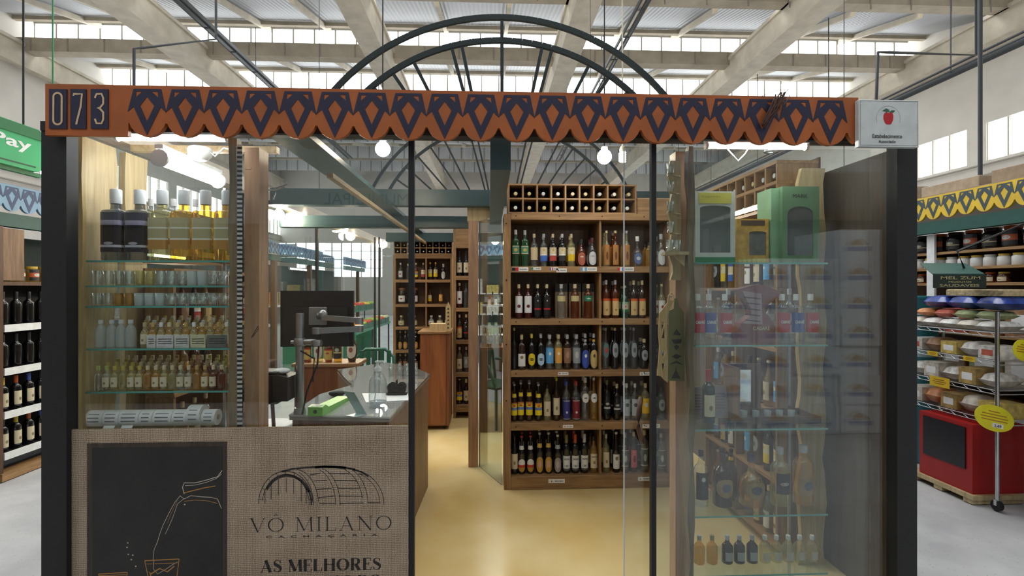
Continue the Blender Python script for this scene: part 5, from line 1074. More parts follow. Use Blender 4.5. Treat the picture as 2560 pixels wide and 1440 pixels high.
for i in range(3): bottle('liquor', 'black', cK, 'pewter', wx-.09+i*.075, wy+.08, kz+.42, .022, .15, f'small dark bottle, {ORD[i]} from left on top of the white tiered stand', 'dark bottles on the white stand')
for i in range(3): bottle('liquor', 'smoke', cK, None, wx-.09+i*.075, wy+.08, kz+.18, .022, .16, f'small dark bottle, {ORD[i]} from left inside the white tiered stand', 'dark bottles on the white stand')

# ================================================================ HANGING LAMPS
BULB = emit((1.0, .84, .62), 330); BULB2 = emit((1.0, .84, .62), 300)
BULB3 = emit((1.0, .86, .66), 90)
def globe(px, py, Y, r_, lab, ztop, em=BULB):
    c = at(px, py, Y); o = root('globe_lamp', (c.x, c.y, c.z), lab, 'lamp', 'round white lamps hanging in the shop')
    m = MB(); m.ball(c, r_, 18); m.build('globe', em, o); m = MB(); m.rod((c.x, c.y, c.z+r_*.96), (c.x, c.y, c.z+r_*1.35), r_*.45, 12); m.build('socket', WHITE, o)
    if ztop > c.z+r_*1.36: m = MB(); m.rod((c.x, c.y, c.z+r_*1.351), (c.x, c.y, ztop), .004, 6); m.build('cord', BLACKM, o)
globe(957, 373, 3.22, .046, 'bright round lamp under the fascia above the counter', 7.09, BULB3)
globe(1511, 392, 3.22, .046, 'bright round lamp under the fascia beside the spiral lamp', 7.09, BULB3)
globe(1238, 602, 6.07, .045, 'round lamp seen through the angled glass right of the post', 2.14, BULB2)
for i, (px, py, r_) in enumerate(((697,537,.045),(752,535,.05),(858,570,.058),(876,590,.06),(945,608,.07),(958,611,.065))):
    v = atX(px, py, -1.80); globe(px, py, v.y, r_, f'round lamp of the row along the left side, {ORD[i]} from the front', 2.2045, BULB2)
c = at(1556, 392, 3.2); o = root('spiral_lamp', c, 'white spiral energy-saving lamp beside the bright round lamp', 'lamp', None)
m = MB(); m.tube([(c.x+.018*math.cos(t*PI/5), 3.2+.018*math.sin(t*PI/5), c.z-.03+t*.0014) for t in range(41)], .006, 6); m.build('spiral_tube', emit((1, .97, .85), 6), o)
m = MB(); m.lathe([(.016, .030), (.018, .045), (.014, .06), (.004, .07), (.004, 7.09-c.z)], c, 14); m.build('socket', mat((.6,.55,.4), .5), o)

# ================================================================ RIGHT DISPLAY WINDOW
m = MB(); m.box(XX(1689, 2.40), XX(1719, 2.40), 2.40, 2.48, 0, 2.15); tag(m.build('wooden_post', W_POST), 'reddish wooden post between the tall rack and the right glass shelves', 'post')
wavy(1722, 1736, 2.31, .04, 0, 2.15, 'live_edge_board', 'wavy grey-brown wooden side board at the left end of the right glass shelves', wood((.12,.09,.06),(.26,.20,.13),'Z'), seed=4, amp=.005)
wavy(2000, 2062, 2.70, .03, 0, 2.15, 'live_edge_board', 'pale wooden board with wavy edges behind the green carton', W_PALE, seed=11, amp=.010)
# wall-mounted holder for little glasses and carved boards hung by the post
gx0, gx1 = XX(1660, 2.37), XX(1702, 2.37); gy = 2.37
gh = root('glass_holder', ((gx0+gx1)/2, gy, ZZ(700, gy, 1680)), 'pale live-edge wooden wall holder for shot glasses by the right-hand post', 'wall holder')
m = MB(); rnd = random.Random(5); zt4, zb4 = ZZ(402, gy, 1690), ZZ(700, gy, 1680); n = 16; L_ = [(gx0+.03+.012*math.sin(i*1.2)+rnd.uniform(-.004,.004), zb4+(zt4-zb4)*i/n) for i in range(n+1)]; R_ = [(gx1+.002*math.sin(i), zb4+(zt4-zb4)*i/n) for i in range(n+1)]
m.slab([(x, gy, z) for x, z in R_]+[(x, gy, z) for x, z in reversed(L_)], (0, .02, 0)); m.build('backboard', W_PALE, gh)
sz = ZZ(640, gy, 1680); m = MB(); m.slab([(gx0-.03, gy-.10, sz), (gx1, gy-.10, sz), (gx1, gy-.001, sz), (gx0-.01, gy-.001, sz)], (0, 0, .014)); m.slab([(gx0+.02, gy-.07, sz-.0005), (gx1-.005, gy-.07, sz-.0005), (gx1-.01, gy-.07, sz-.05)], (0, .01, 0)); m.build('ledge', W_PALE, gh)
zs = [ZZ(p, gy, 1670) for p in (440, 485, 535, 585)]
for i, z in enumerate(zs):
    m = MB(); m.rod((gx0+.01, gy-.04, z-.002), (gx1-.005, gy-.001, z-.002), .004, 6); m.build('peg', W_PALE, gh)
    tumbler(gx0+.018, gy-.036, z+.0022, .017, .05, f'small hanging shot glass on the wall holder, {ORD[i]} from the top', 'shot glasses on the wall holder', 'clear', 'shot_glass')
tumbler(gx0+.005, gy-.06, sz+.0145, .019, .055, 'shot glass standing on the ledge of the wall holder, left', 'shot glasses on the wall holder', 'clear', 'shot_glass'); tumbler(gx0+.045, gy-.05, sz+.0145, .019, .055, 'shot glass standing on the ledge of the wall holder, right', 'shot glasses on the wall holder', 'clear', 'shot_glass')
# two hanging boards
HBY = 2.335
def hb(pts, holes, mt, name, lab, th=.008, Y=HBY):
    m = MB(); f_ = lambda p: at(p[0], p[1], Y); m.slab([f_(p) for p in pts], (0, th, 0), 0, [[f_(p) for p in h] for h in holes]); o = m.build(name, mt); tag(o, lab, 'carved board'); return o
ox, oy, sc2 = 1640, 640, 600/2009
g = lambda *ps: [(ox+x*sc2, oy+y*sc2) for x, y in ps]
ring = [(128+24*math.cos(k*PI/6), 345+28*math.sin(k*PI/6)) for k in range(12)]
hbo = hb(g((30,480),(60,440),(98,390),(105,330),(128,308),(152,330),(150,380),(110,450),(92,520),(95,640),(92,760),(100,880),(98,1060),(70,1040),(45,1010),(12,1000),(22,880),(30,760),(22,640)), [g((45,545),(75,560),(48,640)), g((70,590),(78,690),(48,690)), g((45,800),(80,800),(62,860)), g((48,900),(75,900),(60,985)), g(*ring[::-1])], wood((.45,.27,.10),(.66,.44,.20),'Z'), 'carved_board', 'orange fretwork wooden board with a ring top hanging by the door frame')
o2 = hb(g((105,460),(150,440),(155,355),(185,355),(190,420),(235,470),(240,1050),(100,1045)), [], mat((.17,.15,.055), .5), 'carved_board', 'olive-coloured board with dark cut-out shapes hanging beside the orange fretwork board', Y=HBY+.03)
m = MB()
for sh in (((140,660),(170,610),(205,655),(205,665)),((130,700),(215,695),(210,730),(150,735)),((150,760),(172,740),(195,760),(172,790)),((130,840),(170,820),(215,838),(172,865)),((105,910),(170,875),(235,915),(170,895)),((130,1025),(160,960),(166,920),(172,960),(205,1025))):
    m.slab([at(p[0], p[1], HBY+.0295) for p in g(*sh)], (0, -.001, 0))
m.build('cut_out_print', BK, o2)
m = MB(); c = at(1678, 742, HBY); m.rod((c.x, HBY-.004, c.z), (c.x, 2.3995, c.z), .003, 6); tag(m.build('hook', CHROME), 'thin metal hook holding the orange fretwork board', 'hook')
# glass shelves of the right window
RSY = (2.33, 2.60); RS = {}
for i, (py, nm) in enumerate(((656,'top'),(862,'second'),(1072,'third'),(1288,'fourth'),(1436,'lowest'))):
    z = ZZ(py, RSY[0], 1900); RS[i] = z; xa, xb = XX(1738, 2.33), 1.585
    m = MB(); m.box(xa, xb, RSY[0]+.001, RSY[1], z-.008, z); sh = m.build('glass_shelf', SHELFG); tag(sh, f'{"topmost" if nm == "top" else nm} glass shelf of the right display window', 'shelf', 'glass shelves of the right display')
    m = MB(); m.box(xa, xb, RSY[0]-.001, RSY[0], z-.008, z); m.build('polished_edge', EDGEG, sh)
sup = root('shelf_bracket_rail', (xb-.01, 2.62, 0), 'slim metal rail at the back carrying the right glass shelves', 'rail'); m = MB(); [m.box(x-.006, x+.006, 2.602, 2.612, 0, 2.0) for x in (xa+.02, xb-.02)]; m.build('upright', CHROME, sup)
sup = root('shelf_bracket_rail', (XX(560, 2.63), 2.63, 0), 'slim metal rail at the back carrying the left glass shelves', 'rail'); m = MB(); [m.box(x-.006, x+.006, 2.622, 2.632, 0, 2.0) for x in (XX(215, 2.62), XX(560, 2.62))]; m.build('upright', CHROME, sup)
# cartons on the top shelf
z0 = RS[0]+.001
def carton(px0, px1, y0, y1, ptop, name, lab, mt, win=None, wmt=None, skew=0):
    xa, xb = XX(px0, y0), XX(px1, y0); zt = ZZ(ptop, y0, (px0+px1)/2); r = root(name, ((xa+xb)/2, (y0+y1)/2, z0), lab, 'carton')
    m = MB(); 
    if win:
        wx0, wx1, wz0, wz1, rd = win; H_ = zt-z0; W_ = xb-xa; out = [(xa, y0, z0), (xb, y0, z0), (xb, y0, zt), (xa, y0, zt)]; hx0, hx1, hz0, hz1 = xa+W_*wx0, xa+W_*wx1, z0+H_*wz0, z0+H_*wz1
        hl = [(hx0, y0, hz0), (hx0, y0, hz1-rd)]+[((hx0+hx1)/2-(hx1-hx0)/2*math.cos(k*PI/8), y0, hz1-rd+rd*math.sin(k*PI/8)) for k in range(1, 8)]+[(hx1, y0, hz1-rd), (hx1, y0, hz0)]
        m.slab(out, (0, .003, 0), 0, [hl]); m.box(xa, xa+.003, y0+.003, y1, z0, zt); m.box(xb-.003, xb, y0+.003, y1, z0, zt); m.box(xa+.003, xb-.003, y1-.003, y1, z0, zt); m.box(xa+.003, xb-.003, y0+.003, y1-.003, z0, z0+.003); m.box(xa+.003, xb-.003, y0+.003, y1-.003, zt-.003, zt)
        m.build('carton_sleeve', mt, r); m2 = MB(); m2.slab([(a, y0+.0032, b) for a, _, b in hl], (0, .0006, 0)); m2.build('film_window', glass((.85,.87,.87), gain=1.8, milk=.10), r)
    else: m.box(xa, xb, y0, y1, z0, zt); m.build('carton_sleeve', mt, r)
    return r, xa, xb, zt
LG = mat((.62,.66,.60), .6); r, xa, xb, zt = carton(1738, 1838, 2.38, 2.50, 478, 'gift_carton', 'white and yellow carton with a clear window and green base, on the topmost right shelf', LG, (.12,.88,.14,.80,.012))
m = MB(); m.box(xa+.018, xb-.018, 2.3785, 2.3798, zt-.058, zt-.008); m.build('yellow_band', K((.62,.58,.10)), r)
m = MB(); m.box(xa, xb, 2.3785, 2.3798, z0, z0+.026); m.build('green_band', K((.04,.25,.11)), r)
text_part('Caipirinha', r, (xa+.03, 2.378, zt-.034), (1,0,0), (0,0,1), .09, .014, K((.25,.25,.04)))
tumbler((xa+xb)/2-.03, 2.44, z0+.004, .030, .16, 'tall glass inside the white and yellow carton', None, 'frost', 'tall_glass'); tumbler((xa+xb)/2+.035, 2.44, z0+.004, .024, .08, 'short glass inside the white and yellow carton', None, 'frost', 'short_glass')
r, xa, xb, zt = carton(1843, 1922, 2.44, 2.53, 547, 'gift_carton', 'small orange and brown carton between the white and green cartons', mat((.50,.30,.06), .6, var=.3, scale=30), (.38,.92,.18,.72,.006))
m = MB(); m.box(xa+.02, xb-.02, 2.4385, 2.4398, zt-.032, zt-.008); m.build('dark_band', K((.10,.07,.05)), r); m = MB(); [m.slab([(xa+.012+k*.024+.010*math.cos(t*PI/4), 2.4392, z0+.013+.010*math.sin(t*PI/4)) for t in range(8)], (0, -.0006, 0)) for k in range(6)]; m.build('lime_print', K((.45,.5,.08)), r)
GRC = mat((.13,.25,.13), .5); r, xa, xb, zt = carton(1956, 2048, 2.40, 2.56, 466, 'gift_carton', 'large green carton with an arched window on the topmost right shelf', GRC, (.14,.84,.10,.74,.035))
text_part('MARK', r, (xa+.05, 2.3995, zt-.055), (1,0,0), (0,0,1), .075, .018, BK)
m = MB(); m.box(xa-.0005-.038, xa-.0005, 2.43, 2.56, z0, zt-.004); m.build('side_flap', mat((.20,.36,.21), .5), r)
tumbler((xa+xb)/2, 2.48, z0+.004, .045, .17, 'dark glass jug inside the large green carton', None, 'smoke', 'glass_jug')
tube_lamp('c', (XX(1765, 2.33), 2.34, 2.162), (XX(2022, 2.33), 2.34, 2.162), 'bright tube lamp at the top of the right display window', em=emit((1.0, .98, .94), 34))
tube_lamp('d', (1.545, 2.85, 1.965), (1.545, 3.35, 1.965), 'slim glowing tube standing for a reflection, on the side rack behind the green carton', .012, em=emit((1,1,1), 10), off=(.025, 0, .010))  # glowing tube added in place of a tube's reflection in the glass
for pts, lb in (([at(1795,362,2.40)+Vector((0,0,.03)), at(1830,385,2.42), at(1845,402,2.44), at(1862,385,2.44), at(1885,362,2.40)+Vector((0,0,.03))], 'white cable looping under the right tube lamp'),):
    m = MB(); m.tube(pts, .0035, 6); tag(m.build('cable', WHITE), lb, 'cable')
c = at(1930, 374, 2.42); m = MB(); m.lathe([(.018, .02), (.034, 0), (.038, -.01), (.036, -.012)], c, 18, closed=False); m.rod((c.x, c.y, c.z+.02), (c.x, c.y, 2.20), .005, 6); tag(m.build('spot_lamp', CHROME), 'small metal spot lamp under the fascia above the green carton', 'lamp')
# second shelf: red and blue labelled bottles, pottery-shaped red display
for i, (px, lb, tp) in enumerate(((1744,'cabr',742),(1772,'cabb',738),(1812,'cabr',738),(1955,'cabr',738),(1990,'cabb',738),(2026,'cabr',738))):
    bottle('square', 'clear', cW, lb, XX(px, 2.42), 2.42, RS[1], .030, .235, f'{DESC[lb]}, {ORD[i]} from left on the second right glass shelf', 'bottles with red and blue labels on the second right shelf', words=('CABARÉ', (.75,.75,.75), .40, .075))
for i, px in enumerate((1775, 1822, 1848, 1925, 1975)):
    bottle('liquor', 'clear', cW, 'white', XX(px, 2.53), 2.535, RS[1], .028, .26, f'clear bottle behind the red and blue labelled row, {ORD[i]} from left', 'clear bottles behind the red and blue labelled row')
zz_ = RS[1]+.0008; cx_ = XX(1884, 2.42); Q = lambda x, y: (cx_+(x-825)*.000545, (862-640-y*.2987)*.0018+zz_ if False else zz_+(735-y)*.000545)
vd = root('red_display', (cx_, 2.42, zz_), 'dark red twisted carton display shaped like a chalice on the second right shelf', 'display carton')
RD_ = mat((.14,.008,.012), .35, coat=.4); m = MB(); m.slab([(Q(*p)[0], 2.385, Q(*p)[1]) for p in ((650,735),(985,735),(985,590),(930,500),(870,440),(1030,310),(990,265),(850,220),(800,225),(650,265),(720,340),(770,430),(770,490),(680,560),(645,640))], (0, .06, 0)); m.build('body', RD_, vd)
m = MB(); m.slab([(Q(*p)[0], 2.3845, Q(*p)[1]) for p in ((690,275),(860,300),(870,570),(690,560),(770,480),(765,430))], (0, -.0008, 0)); [m.ribbon([(Q(700+k*4, 330+k*50)[0], Q(0, 330+k*50)[1]), (Q(850, 335+k*50)[0], Q(0, 345+k*50)[1])], .006, 2.3828, 1) for k in range(5)]; m.build('pale_front', [mat((.32,.22,.24), .5), K((.05,.03,.06))], vd)
p = Q(785, 620); text_part('CABARÉ', vd, (p[0], 2.3845, p[1]), (1,0,0), (0,0,1), .082, .022, K((.65,.55,.30)))
p = Q(700, 300)
# third shelf: dark wooden chest with a mirror, a bottle, leaflets
z3 = RS[2]+.0008; xa, xb = XX(1842, 2.44), XX(2040, 2.44)
cx2 = root('wooden_chest', ((xa+xb)/2, 2.5, z3), 'dark wooden presentation chest with open lid holding glass pieces, third right shelf', 'chest')
WD2 = wood((.05,.028,.016),(.12,.07,.04),'X')
m = MB(); m.box(xa, xb, 2.40, 2.408, z3, z3+.035); m.box(xa, xb, 2.572, 2.58, z3, z3+.035); m.box(xa, xa+.008, 2.408, 2.572, z3, z3+.035); m.box(xb-.008, xb, 2.408, 2.572, z3, z3+.035); m.box(xa+.008, xb-.008, 2.408, 2.572, z3, z3+.004); m.build('tray', WD2, cx2)
m = MB(); lz = z3+.036; m.box(xa, xa+.012, 2.43, 2.58, lz, lz+.23); m.box(xa+.012, xa+.19, 2.57, 2.58, lz, lz+.23); m.build('lid', wood((.10,.05,.025),(.2,.11,.06),'Z'), cx2)
m = MB(); m.box(xa+.07, xa+.135, 2.564, 2.569, lz+.02, lz+.20); m.build('mirror', mat((.7,.72,.72), .05, 1.0, var=0.0), cx2)
for i in range(5): tumbler(xa+.05+i*.06, 2.47, z3+.005, .018, .045, f'small glass lying in the open wooden chest, {ORD[i]} from left', 'small glasses in the wooden chest', 'frost', 'shot_glass')
bottle('wine', 'dgreen', cR, 'cream', XX(1771, 2.44), 2.44, RS[2], .030, .26, 'dark green bottle with cream label and red cap, left of the wooden chest', None, neck=cW)
for i, (px, py, w_, h_) in enumerate(((1733,955,55,70),(1738,905,50,55),(1795,890,40,50))):
    c = at(px, py, 2.52); 
for i, (px, Y, c_) in enumerate(((1745, 2.50, (.36,.30,.30)), (1800, 2.53, (.34,.30,.30)))):
    x = XX(px, Y); m = MB(); m.slab([(x-.05, Y, RS[2]+.0008), (x+.05, Y, RS[2]+.0008), (x+.045, Y+.02, RS[2]+.16), (x-.045, Y+.02, RS[2]+.16)], (0, .002, 0)); o = m.build('leaflet', mat(c_, .6, var=.1)); tag(o, f'{"left" if i == 0 else "right"} pale printed leaflet standing behind the dark green bottle', 'leaflet')
    m = MB(); [m.ribbon([(x-.035, RS[2]+.05+k*.014), (x+.03, RS[2]+.05+k*.014)], .003, Y-.0) for k in range(6)]; [setattr(v, 'y', Y+(v.z-RS[2])*.125-.0006) for v in m.v]; m.build('print', mat((.25,.08,.08), .6), o)
# fourth shelf: five big bottles
for i, (px, tp, kd, gl, cp, lb, R_) in enumerate(((1752,1124,'liquor','clear',cK,'darklow',.034),(1806,1120,'slim','brown',(.05,.03,.03),'emb',.046),(1878,1133,'decanter','gold',(.05,.05,.08),'emb',.058),(1950,1118,'liquor','pale',cS,'darkrect',.044),(2008,1113,'wide','gold',cS,'emb',.046))):
    Y = 2.45; H = ZZ(tp, Y, px)-RS[3]; bottle(kd, gl, cp, lb, XX(px, Y), Y, RS[3], R_, H, f'{DESC[lb]}, {ORD[i]} from left on the fourth right glass shelf', 'large bottles on the fourth right glass shelf')
bottle('slim', 'brown', cK, None, XX(1830, 2.54), 2.55, RS[3], .03, .24, 'slim dark bottle with a yellow neck tie, behind the large brown bottle', None, neck=cY)
# lowest shelf: ten bottles
for i, px in enumerate((1748, 1780, 1818, 1848, 1880, 1912, 1941, 1970, 1999, 2030)):
    Y = 2.44; kd, gl, cp, lb = [('slant','gold',cS,None),('slant','gold',(.3,.25,.12),None)][i] if i < 2 else ('slant','black',cS,'greysq') if i < 5 else ('slant','pale',cW,'palesq')
    bottle(kd, gl, cp, lb, XX(px, Y), Y, RS[4], .026, ZZ(1338, Y, px)-RS[4], f'{DESC[lb]}, {ORD[i]} from left on the lowest right glass shelf', 'bottles on the lowest right glass shelf')
# side rack along the right wall, facing left
RX0, RX1 = 1.60, 1.85
def spx(px, py): return atX(px, py, RX0)
sk = root('side_rack', (1.73, 3.15, 0), 'long wooden rack against the right side wall, seen behind the right glass shelves', 'rack')
zt5 = atX(2000, 365, RX0).z; YA, YZ = 2.78, 3.74
m = MB(); m.box(RX1-.01, RX1, YA, YZ, 0, zt5); m.build('back_panel', W_DARK, sk)
hz = [.0, .10, .45, .85, 1.20, 1.50, 1.80, 1.93, zt5-.12+.0, zt5-.02]
for k, z in enumerate([.06, .42, .80, 1.16, 1.50, 1.82, 1.96, 2.10, zt5-.018]): m = MB(); m.box(RX0, RX1-.011, YA, YZ, z-.018, z); m.build('shelf', W_RACKY, sk)
zl = [.06, .42, .80, 1.16, 1.50, 1.82]
for y in (YA, (YA+YZ)/2, YZ-.018):
    for k in range(len(zl)-1): m = MB(); m.box(RX0+.002, RX1-.012, y, y+.018, zl[k]+.0005, zl[k+1]-.0185); m.build('upright', W_RACK, sk)
for (za, zb) in ((1.96, 2.082), (2.10, zt5-.0365)):
    for j in range(9):
        y = YA+(YZ-YA-.014)*j/8; m = MB(); m.box(RX0+.002, RX1-.012, y, y+.014, za+.0005, zb-.0005); m.build('divider', W_RACK, sk)
    for j in range(8):
        y = YA+(YZ-YA-.014)*(j+.5)/8+.007; o = bottle('wine', ('black','navy','brown')[j % 3], ((.6,.6,.55),(.5,.45,.2),(.5,.55,.6))[(j*2) % 3], None, RX1-.03, y, za+.038, .036, .20, f'lying bottle in the side rack, {ORD[j]} cubby from the front, {"lower" if za < 2 else "upper"} row', 'bottles lying in the side rack cubbies')
        o.rotation_euler = (PI/2, 0, -PI/2)
rndb = random.Random(4)
for k, z in enumerate(zl[:-1]):
    for j in range(9):
        y = YA+.075+j*.112
        if abs(y-(YA+YZ)/2-.009) < .05 or y > YZ-.055: continue
        lb = ('cream','wine','orangetop','mtblue','mtyellow','shield','sky')[(j+k*3) % 7]
        bottle(('liquor','wide','beer')[(j//3+k) % 3], ('amber','clear','pale','black','gold')[(j*2+k) % 5], (cW,cCr,cK)[(j+k) % 3], lb, RX0+.06, y, z, .032, .27, f'{DESC[lb]}, {ORD[j]} from the front on {["lowest","second-lowest","middle","second-highest","highest"][k]} side rack shelf', 'bottles on the side rack', turn=-PI/2)
# low wooden shelf against the left side glass, seen through the left window
lw = root('low_rack', (-1.70, 3.2, 0), 'low wooden rack against the left side glass, behind the glass shelves', 'rack')
LW0, LW1 = 2.68, 3.76
for z in (.3, .62, .96, 1.28, 1.60): m = MB(); m.box(-1.745, -1.60, LW0, LW1, z-.02, z); m.build('shelf', W_RACKY, lw)
for y in (LW0, (LW0+LW1)/2, LW1-.02):
    for za, zb in ((0, .2795), (.3005, .5995), (.6205, .9395), (.9605, 1.2595), (1.2805, 1.5795)): m = MB(); m.box(-1.745, -1.605, y, y+.02, za, zb); m.build('upright', W_RACK, lw)
m = MB(); m.box(-1.756, -1.746, LW0, LW1, .02, 1.6); m.build('back_panel', wood((.06,.03,.014), (.16,.085,.04), 'Y'), lw)
for k, z in enumerate((.62, .96, 1.28)):
    for j in range(9):
        y = LW0+.07+j*.115
        if abs(y-(LW0+LW1)/2-.01) < .05 or y > LW1-.06: continue
        lb = ('orangetop','vb','cream','copper','mtred')[(j+k) % 5]; bottle('liquor', ('amber','brown','gold')[(j+k) % 3], cCr, lb, -1.67, y, z, .031, .26, f'{DESC[lb]}, {ORD[j]} from front on {["second","third","fourth"][k]} level of low rack', 'bottles on the low rack', turn=PI/2)
# ================================================================ STALLS LEFT AND RIGHT OF THE SHOP
YEL = mat((.62,.42,.02), .45, var=.12, scale=5); NV2 = mat((.02,.045,.06), .45); BLU = mat((.20,.33,.45), .5, var=.1, scale=5); BLD = mat((.05,.07,.14), .5)
TEAL = mat((.01,.075,.06), .45)
SX = 3.90
zy = atX(2560, 443, SX).z; ya, yb2 = 2.6, 6.6
def sid(py, px=2400, X=SX): return atX(px, py, X).z
# the yellow board looks towards the aisle: along -y
fascia('fascia_board', 'yellow scalloped fascia board with dark motifs over the stall on the right', (SX, yb2, zy-.205), (0, -1, 0), yb2-ya, .205, 30, .155, .10, YEL, NV2)
fascia('fascia_board', 'long blue scalloped fascia board over the stalls on the left', (-3.75, 3.2, zy-.205), (0, 1, 0), 12.6, .205, 90, .15, .10, BLU, BLD)
m = MB(); m.box(SX+.02, SX+.10, ya, yb2, 1.985, 2.09); struct('trim_stall_beam', m, TEAL)
m = MB(); m.box(-3.86, -3.78, 3.2, 15.8, 1.985, 2.09); struct('trim_stall_beam', m, TEAL)
m = MB(); m.box(SX+.02, 7.0, ya, yb2, 2.30, 2.32); struct('trim_stall_top', m, mat((.25,.2,.15), .7))
m = MB(); m.box(SX+.75, SX+.80, ya, yb2, 0, 1.98); struct('wall_stall_right', m, wood((.08,.035,.015),(.17,.08,.03),'Y'))
for y in (3.02, yb2-.05): m = MB(); m.box(SX+.13, SX+.74, y-.03, y, 0, 1.98); struct('wall_stall_side', m, W_RACKY) if y > 4 else None
# cardboard cartons on top of the stall
for i, (y, L_, h, c) in enumerate(((3.35,.5,.10,(.30,.22,.15)),(3.95,.55,.09,(.36,.28,.20)),(4.6,.6,.13,(.40,.32,.24)),(5.3,.5,.07,(.45,.36,.28)))):
    m = MB(); m.bbox(SX+.04, SX+.45, y, y+L_, 2.321, 2.321+h, .004); tag(m.build('cardboard_box', mat(c, .8, var=.15, scale=20)), f'flat cardboard box on top of the yellow stall, {ORD[i]} from the front', 'box', 'cardboard boxes on the yellow stall')
m = MB(); m.ball((SX+.25, 3.25, 2.36), .10, 16, 0, .4); tag(m.build('plastic_bag', mat((.03,.03,.035), .3)), 'black plastic bag lying on top of the yellow stall', 'bag')
# upper shelves with tubs and jars
shz = [sid(628, 2400, 4.1), sid(670, 2370, 4.1), sid(708, 2350, 4.1)]
for i, z in enumerate(shz):
    m = MB(); m.bbox(SX+.12, SX+.48, 3.25, yb2-.2, z-.022, z, .003); tag(m.build('wooden_shelf', W_RACKY), f'{["upper","middle","lower"][i]} wooden shelf board of the yellow stall', 'shelf', 'shelf boards of the yellow stall')
m = MB(); m.box(SX+.49, SX+.51, 3.25, yb2-.2, .3, 1.98); struct('wall_stall_back', m, W_DARK)
lab3 = [(.03,.02,.02),(.45,.08,.01),(.02,.02,.025),(.5,.10,.02)]
y = 3.35; i = 0
while y < 5.2:
    k = 'black' if i % 2 == 0 else 'brown'; lb = 'boxy' if i % 2 else 'whisky3'
    o = bottle('jar', k, lab3[i % 4], lb, SX+.22, y, shz[0], .068, .17, f'{"black" if i % 2 == 0 else "orange-labelled"} food tub on the upper shelf of yellow stall, {ORD[i]} from the front', 'tubs on the upper shelf of the yellow stall', cat='tub', turn=-PI/2, name='food_tub'); y += .165; i += 1
y = 3.32; i = 0
while y < 5.3:
    bottle('jar', 'white', (.65,.45,.05) if i % 3 else cW, None, SX+.2, y, shz[1], .048, .095, f'white jar with {"yellow" if i % 3 else "white"} lid, {ORD[i]} from the front, middle shelf of yellow stall', 'white jars on the middle shelf of the yellow stall', cat='jar', name='white_jar'); y += .115; i += 1
y = 3.9; i = 0
while y < 5.3:
    bottle('jar', 'amber', (.5,.08,.02) if i % 2 else (.6,.45,.05), 'cream', SX+.2, y, shz[2], .042, .085, f'honey jar, {ORD[i]} from the front, lower shelf of yellow stall', 'honey jars on the lower shelf of the yellow stall', cat='jar', turn=-PI/2, name='honey_jar'); y += .11; i += 1
m = MB(); m.box(SX+.09, SX+.11, 4.42, 4.50, 0, 1.98); struct('trim_white_upright', m, WHITE)
# hanging green awning sign
c = at(2400, 703, 3.3); AX0, AX1 = XX(2336, 3.3), XX(2466, 3.3); az0, az1 = ZZ(720, 3.3, 2400), ZZ(687, 3.3, 2400)
aw = root('hanging_awning_sign', ((AX0+AX1)/2+.05, 3.4, az0), 'small green awning sign with gold lettering hanging below the yellow fascia', 'sign')
m = MB(); m.box(AX0, AX1, 3.3, 3.312, az0, az1); m.build('front_board', mat((.012,.022,.016), .5), aw)
rp = [atX(2336, 687, AX0)]; m = MB(); bx = .16
m.slab([(AX0, 3.312, az1), (AX1, 3.312, az1), (AX1+bx, 3.62, az1+.085), (AX0+bx+.02, 3.62, az1+.085)], (0, 0, .008)); m.build('canopy', TEAL, aw)
m = MB(); m.slab([(AX1, 3.312, az0), (AX1, 3.312, az1-.001), (AX1+bx, 3.62, az1+.083), (AX1+bx, 3.62, az0+.02)], (.004, 0, 0)); m.build('side_board', mat((.006,.012,.03), .5), aw)
w_ = AX1-AX0; GD = K((.40,.36,.16))
for tx, zf, hf, xf in (('MEL ZUM', .66, .22, .12), ('PRODUTOS', .40, .14, .27), ('SAUDAVEIS', .10, .20, .10)): text_part(tx, aw, (AX0+w_*xf, 3.3, az0+(az1-az0)*zf), (1,0,0), (0,0,1), w_*(.98-2*xf) if xf > .2 else w_*.76, (az1-az0)*hf, GD, bold=.015)
m = MB(); a_ = Vector((AX0+w_*.75+.08, 3.45, az1+.05)); m.tube([a_, a_+Vector((-.05, .0, .12)), (SX+.03, 3.5, 2.0)], .008, 6); m.build('hanging_strap', BLACKM, aw)
# chrome wire rack with goods
WX0, WX1, WY0, WY1 = 3.42, 3.80, 3.30, 4.12; wzl = [.60, .81, 1.01, 1.20]
wr = root('wire_rack', ((WX0+WX1)/2, (WY0+WY1)/2, 0), 'chrome wire rack on castors with bread and snacks, by the red cabinet', 'wire rack')
for x in (WX0, WX1):
    for y in (WY0, WY1): m = MB(); m.rod((x, y, .07), (x, y, 1.34), .013, 10); m.build('post', CHROME, wr); m = MB(); m.rod((x-.014, y, .0355), (x+.014, y, .0355), .035, 14); m.build('castor', BLACKM, wr); m = MB(); m.box(x-.016, x+.016, y-.01, y+.01, .035, .075); m.build('castor_fork', CHROME, wr)
def wire_shelf(p, x0, x1, y0, y1, z):
    m = MB()
    for zz in (z-.004, z-.03): m.rod((x0, y0, zz), (x0, y1, zz), .004, 6); m.rod((x1, y0, zz), (x1, y1, zz), .004, 6); m.rod((x0, y0, zz), (x1, y0, zz), .004, 6); m.rod((x0, y1, zz), (x1, y1, zz), .004, 6)
    n = max(2, int((y1-y0)/.03)); [m.rod((x0, y0+(y1-y0)*k/n, z-.003), (x1, y0+(y1-y0)*k/n, z-.003), .002, 5) for k in range(n+1)]
    [m.rod((x0, y0+(y1-y0)*k/8, z-.03), (x0, y0+(y1-y0)*(k+.5)/8, z-.004), .002, 5) for k in range(8)]; return m.build('wire_shelf', CHROME, p)
for z in wzl: wire_shelf(wr, WX0, WX1, WY0, WY1, z)
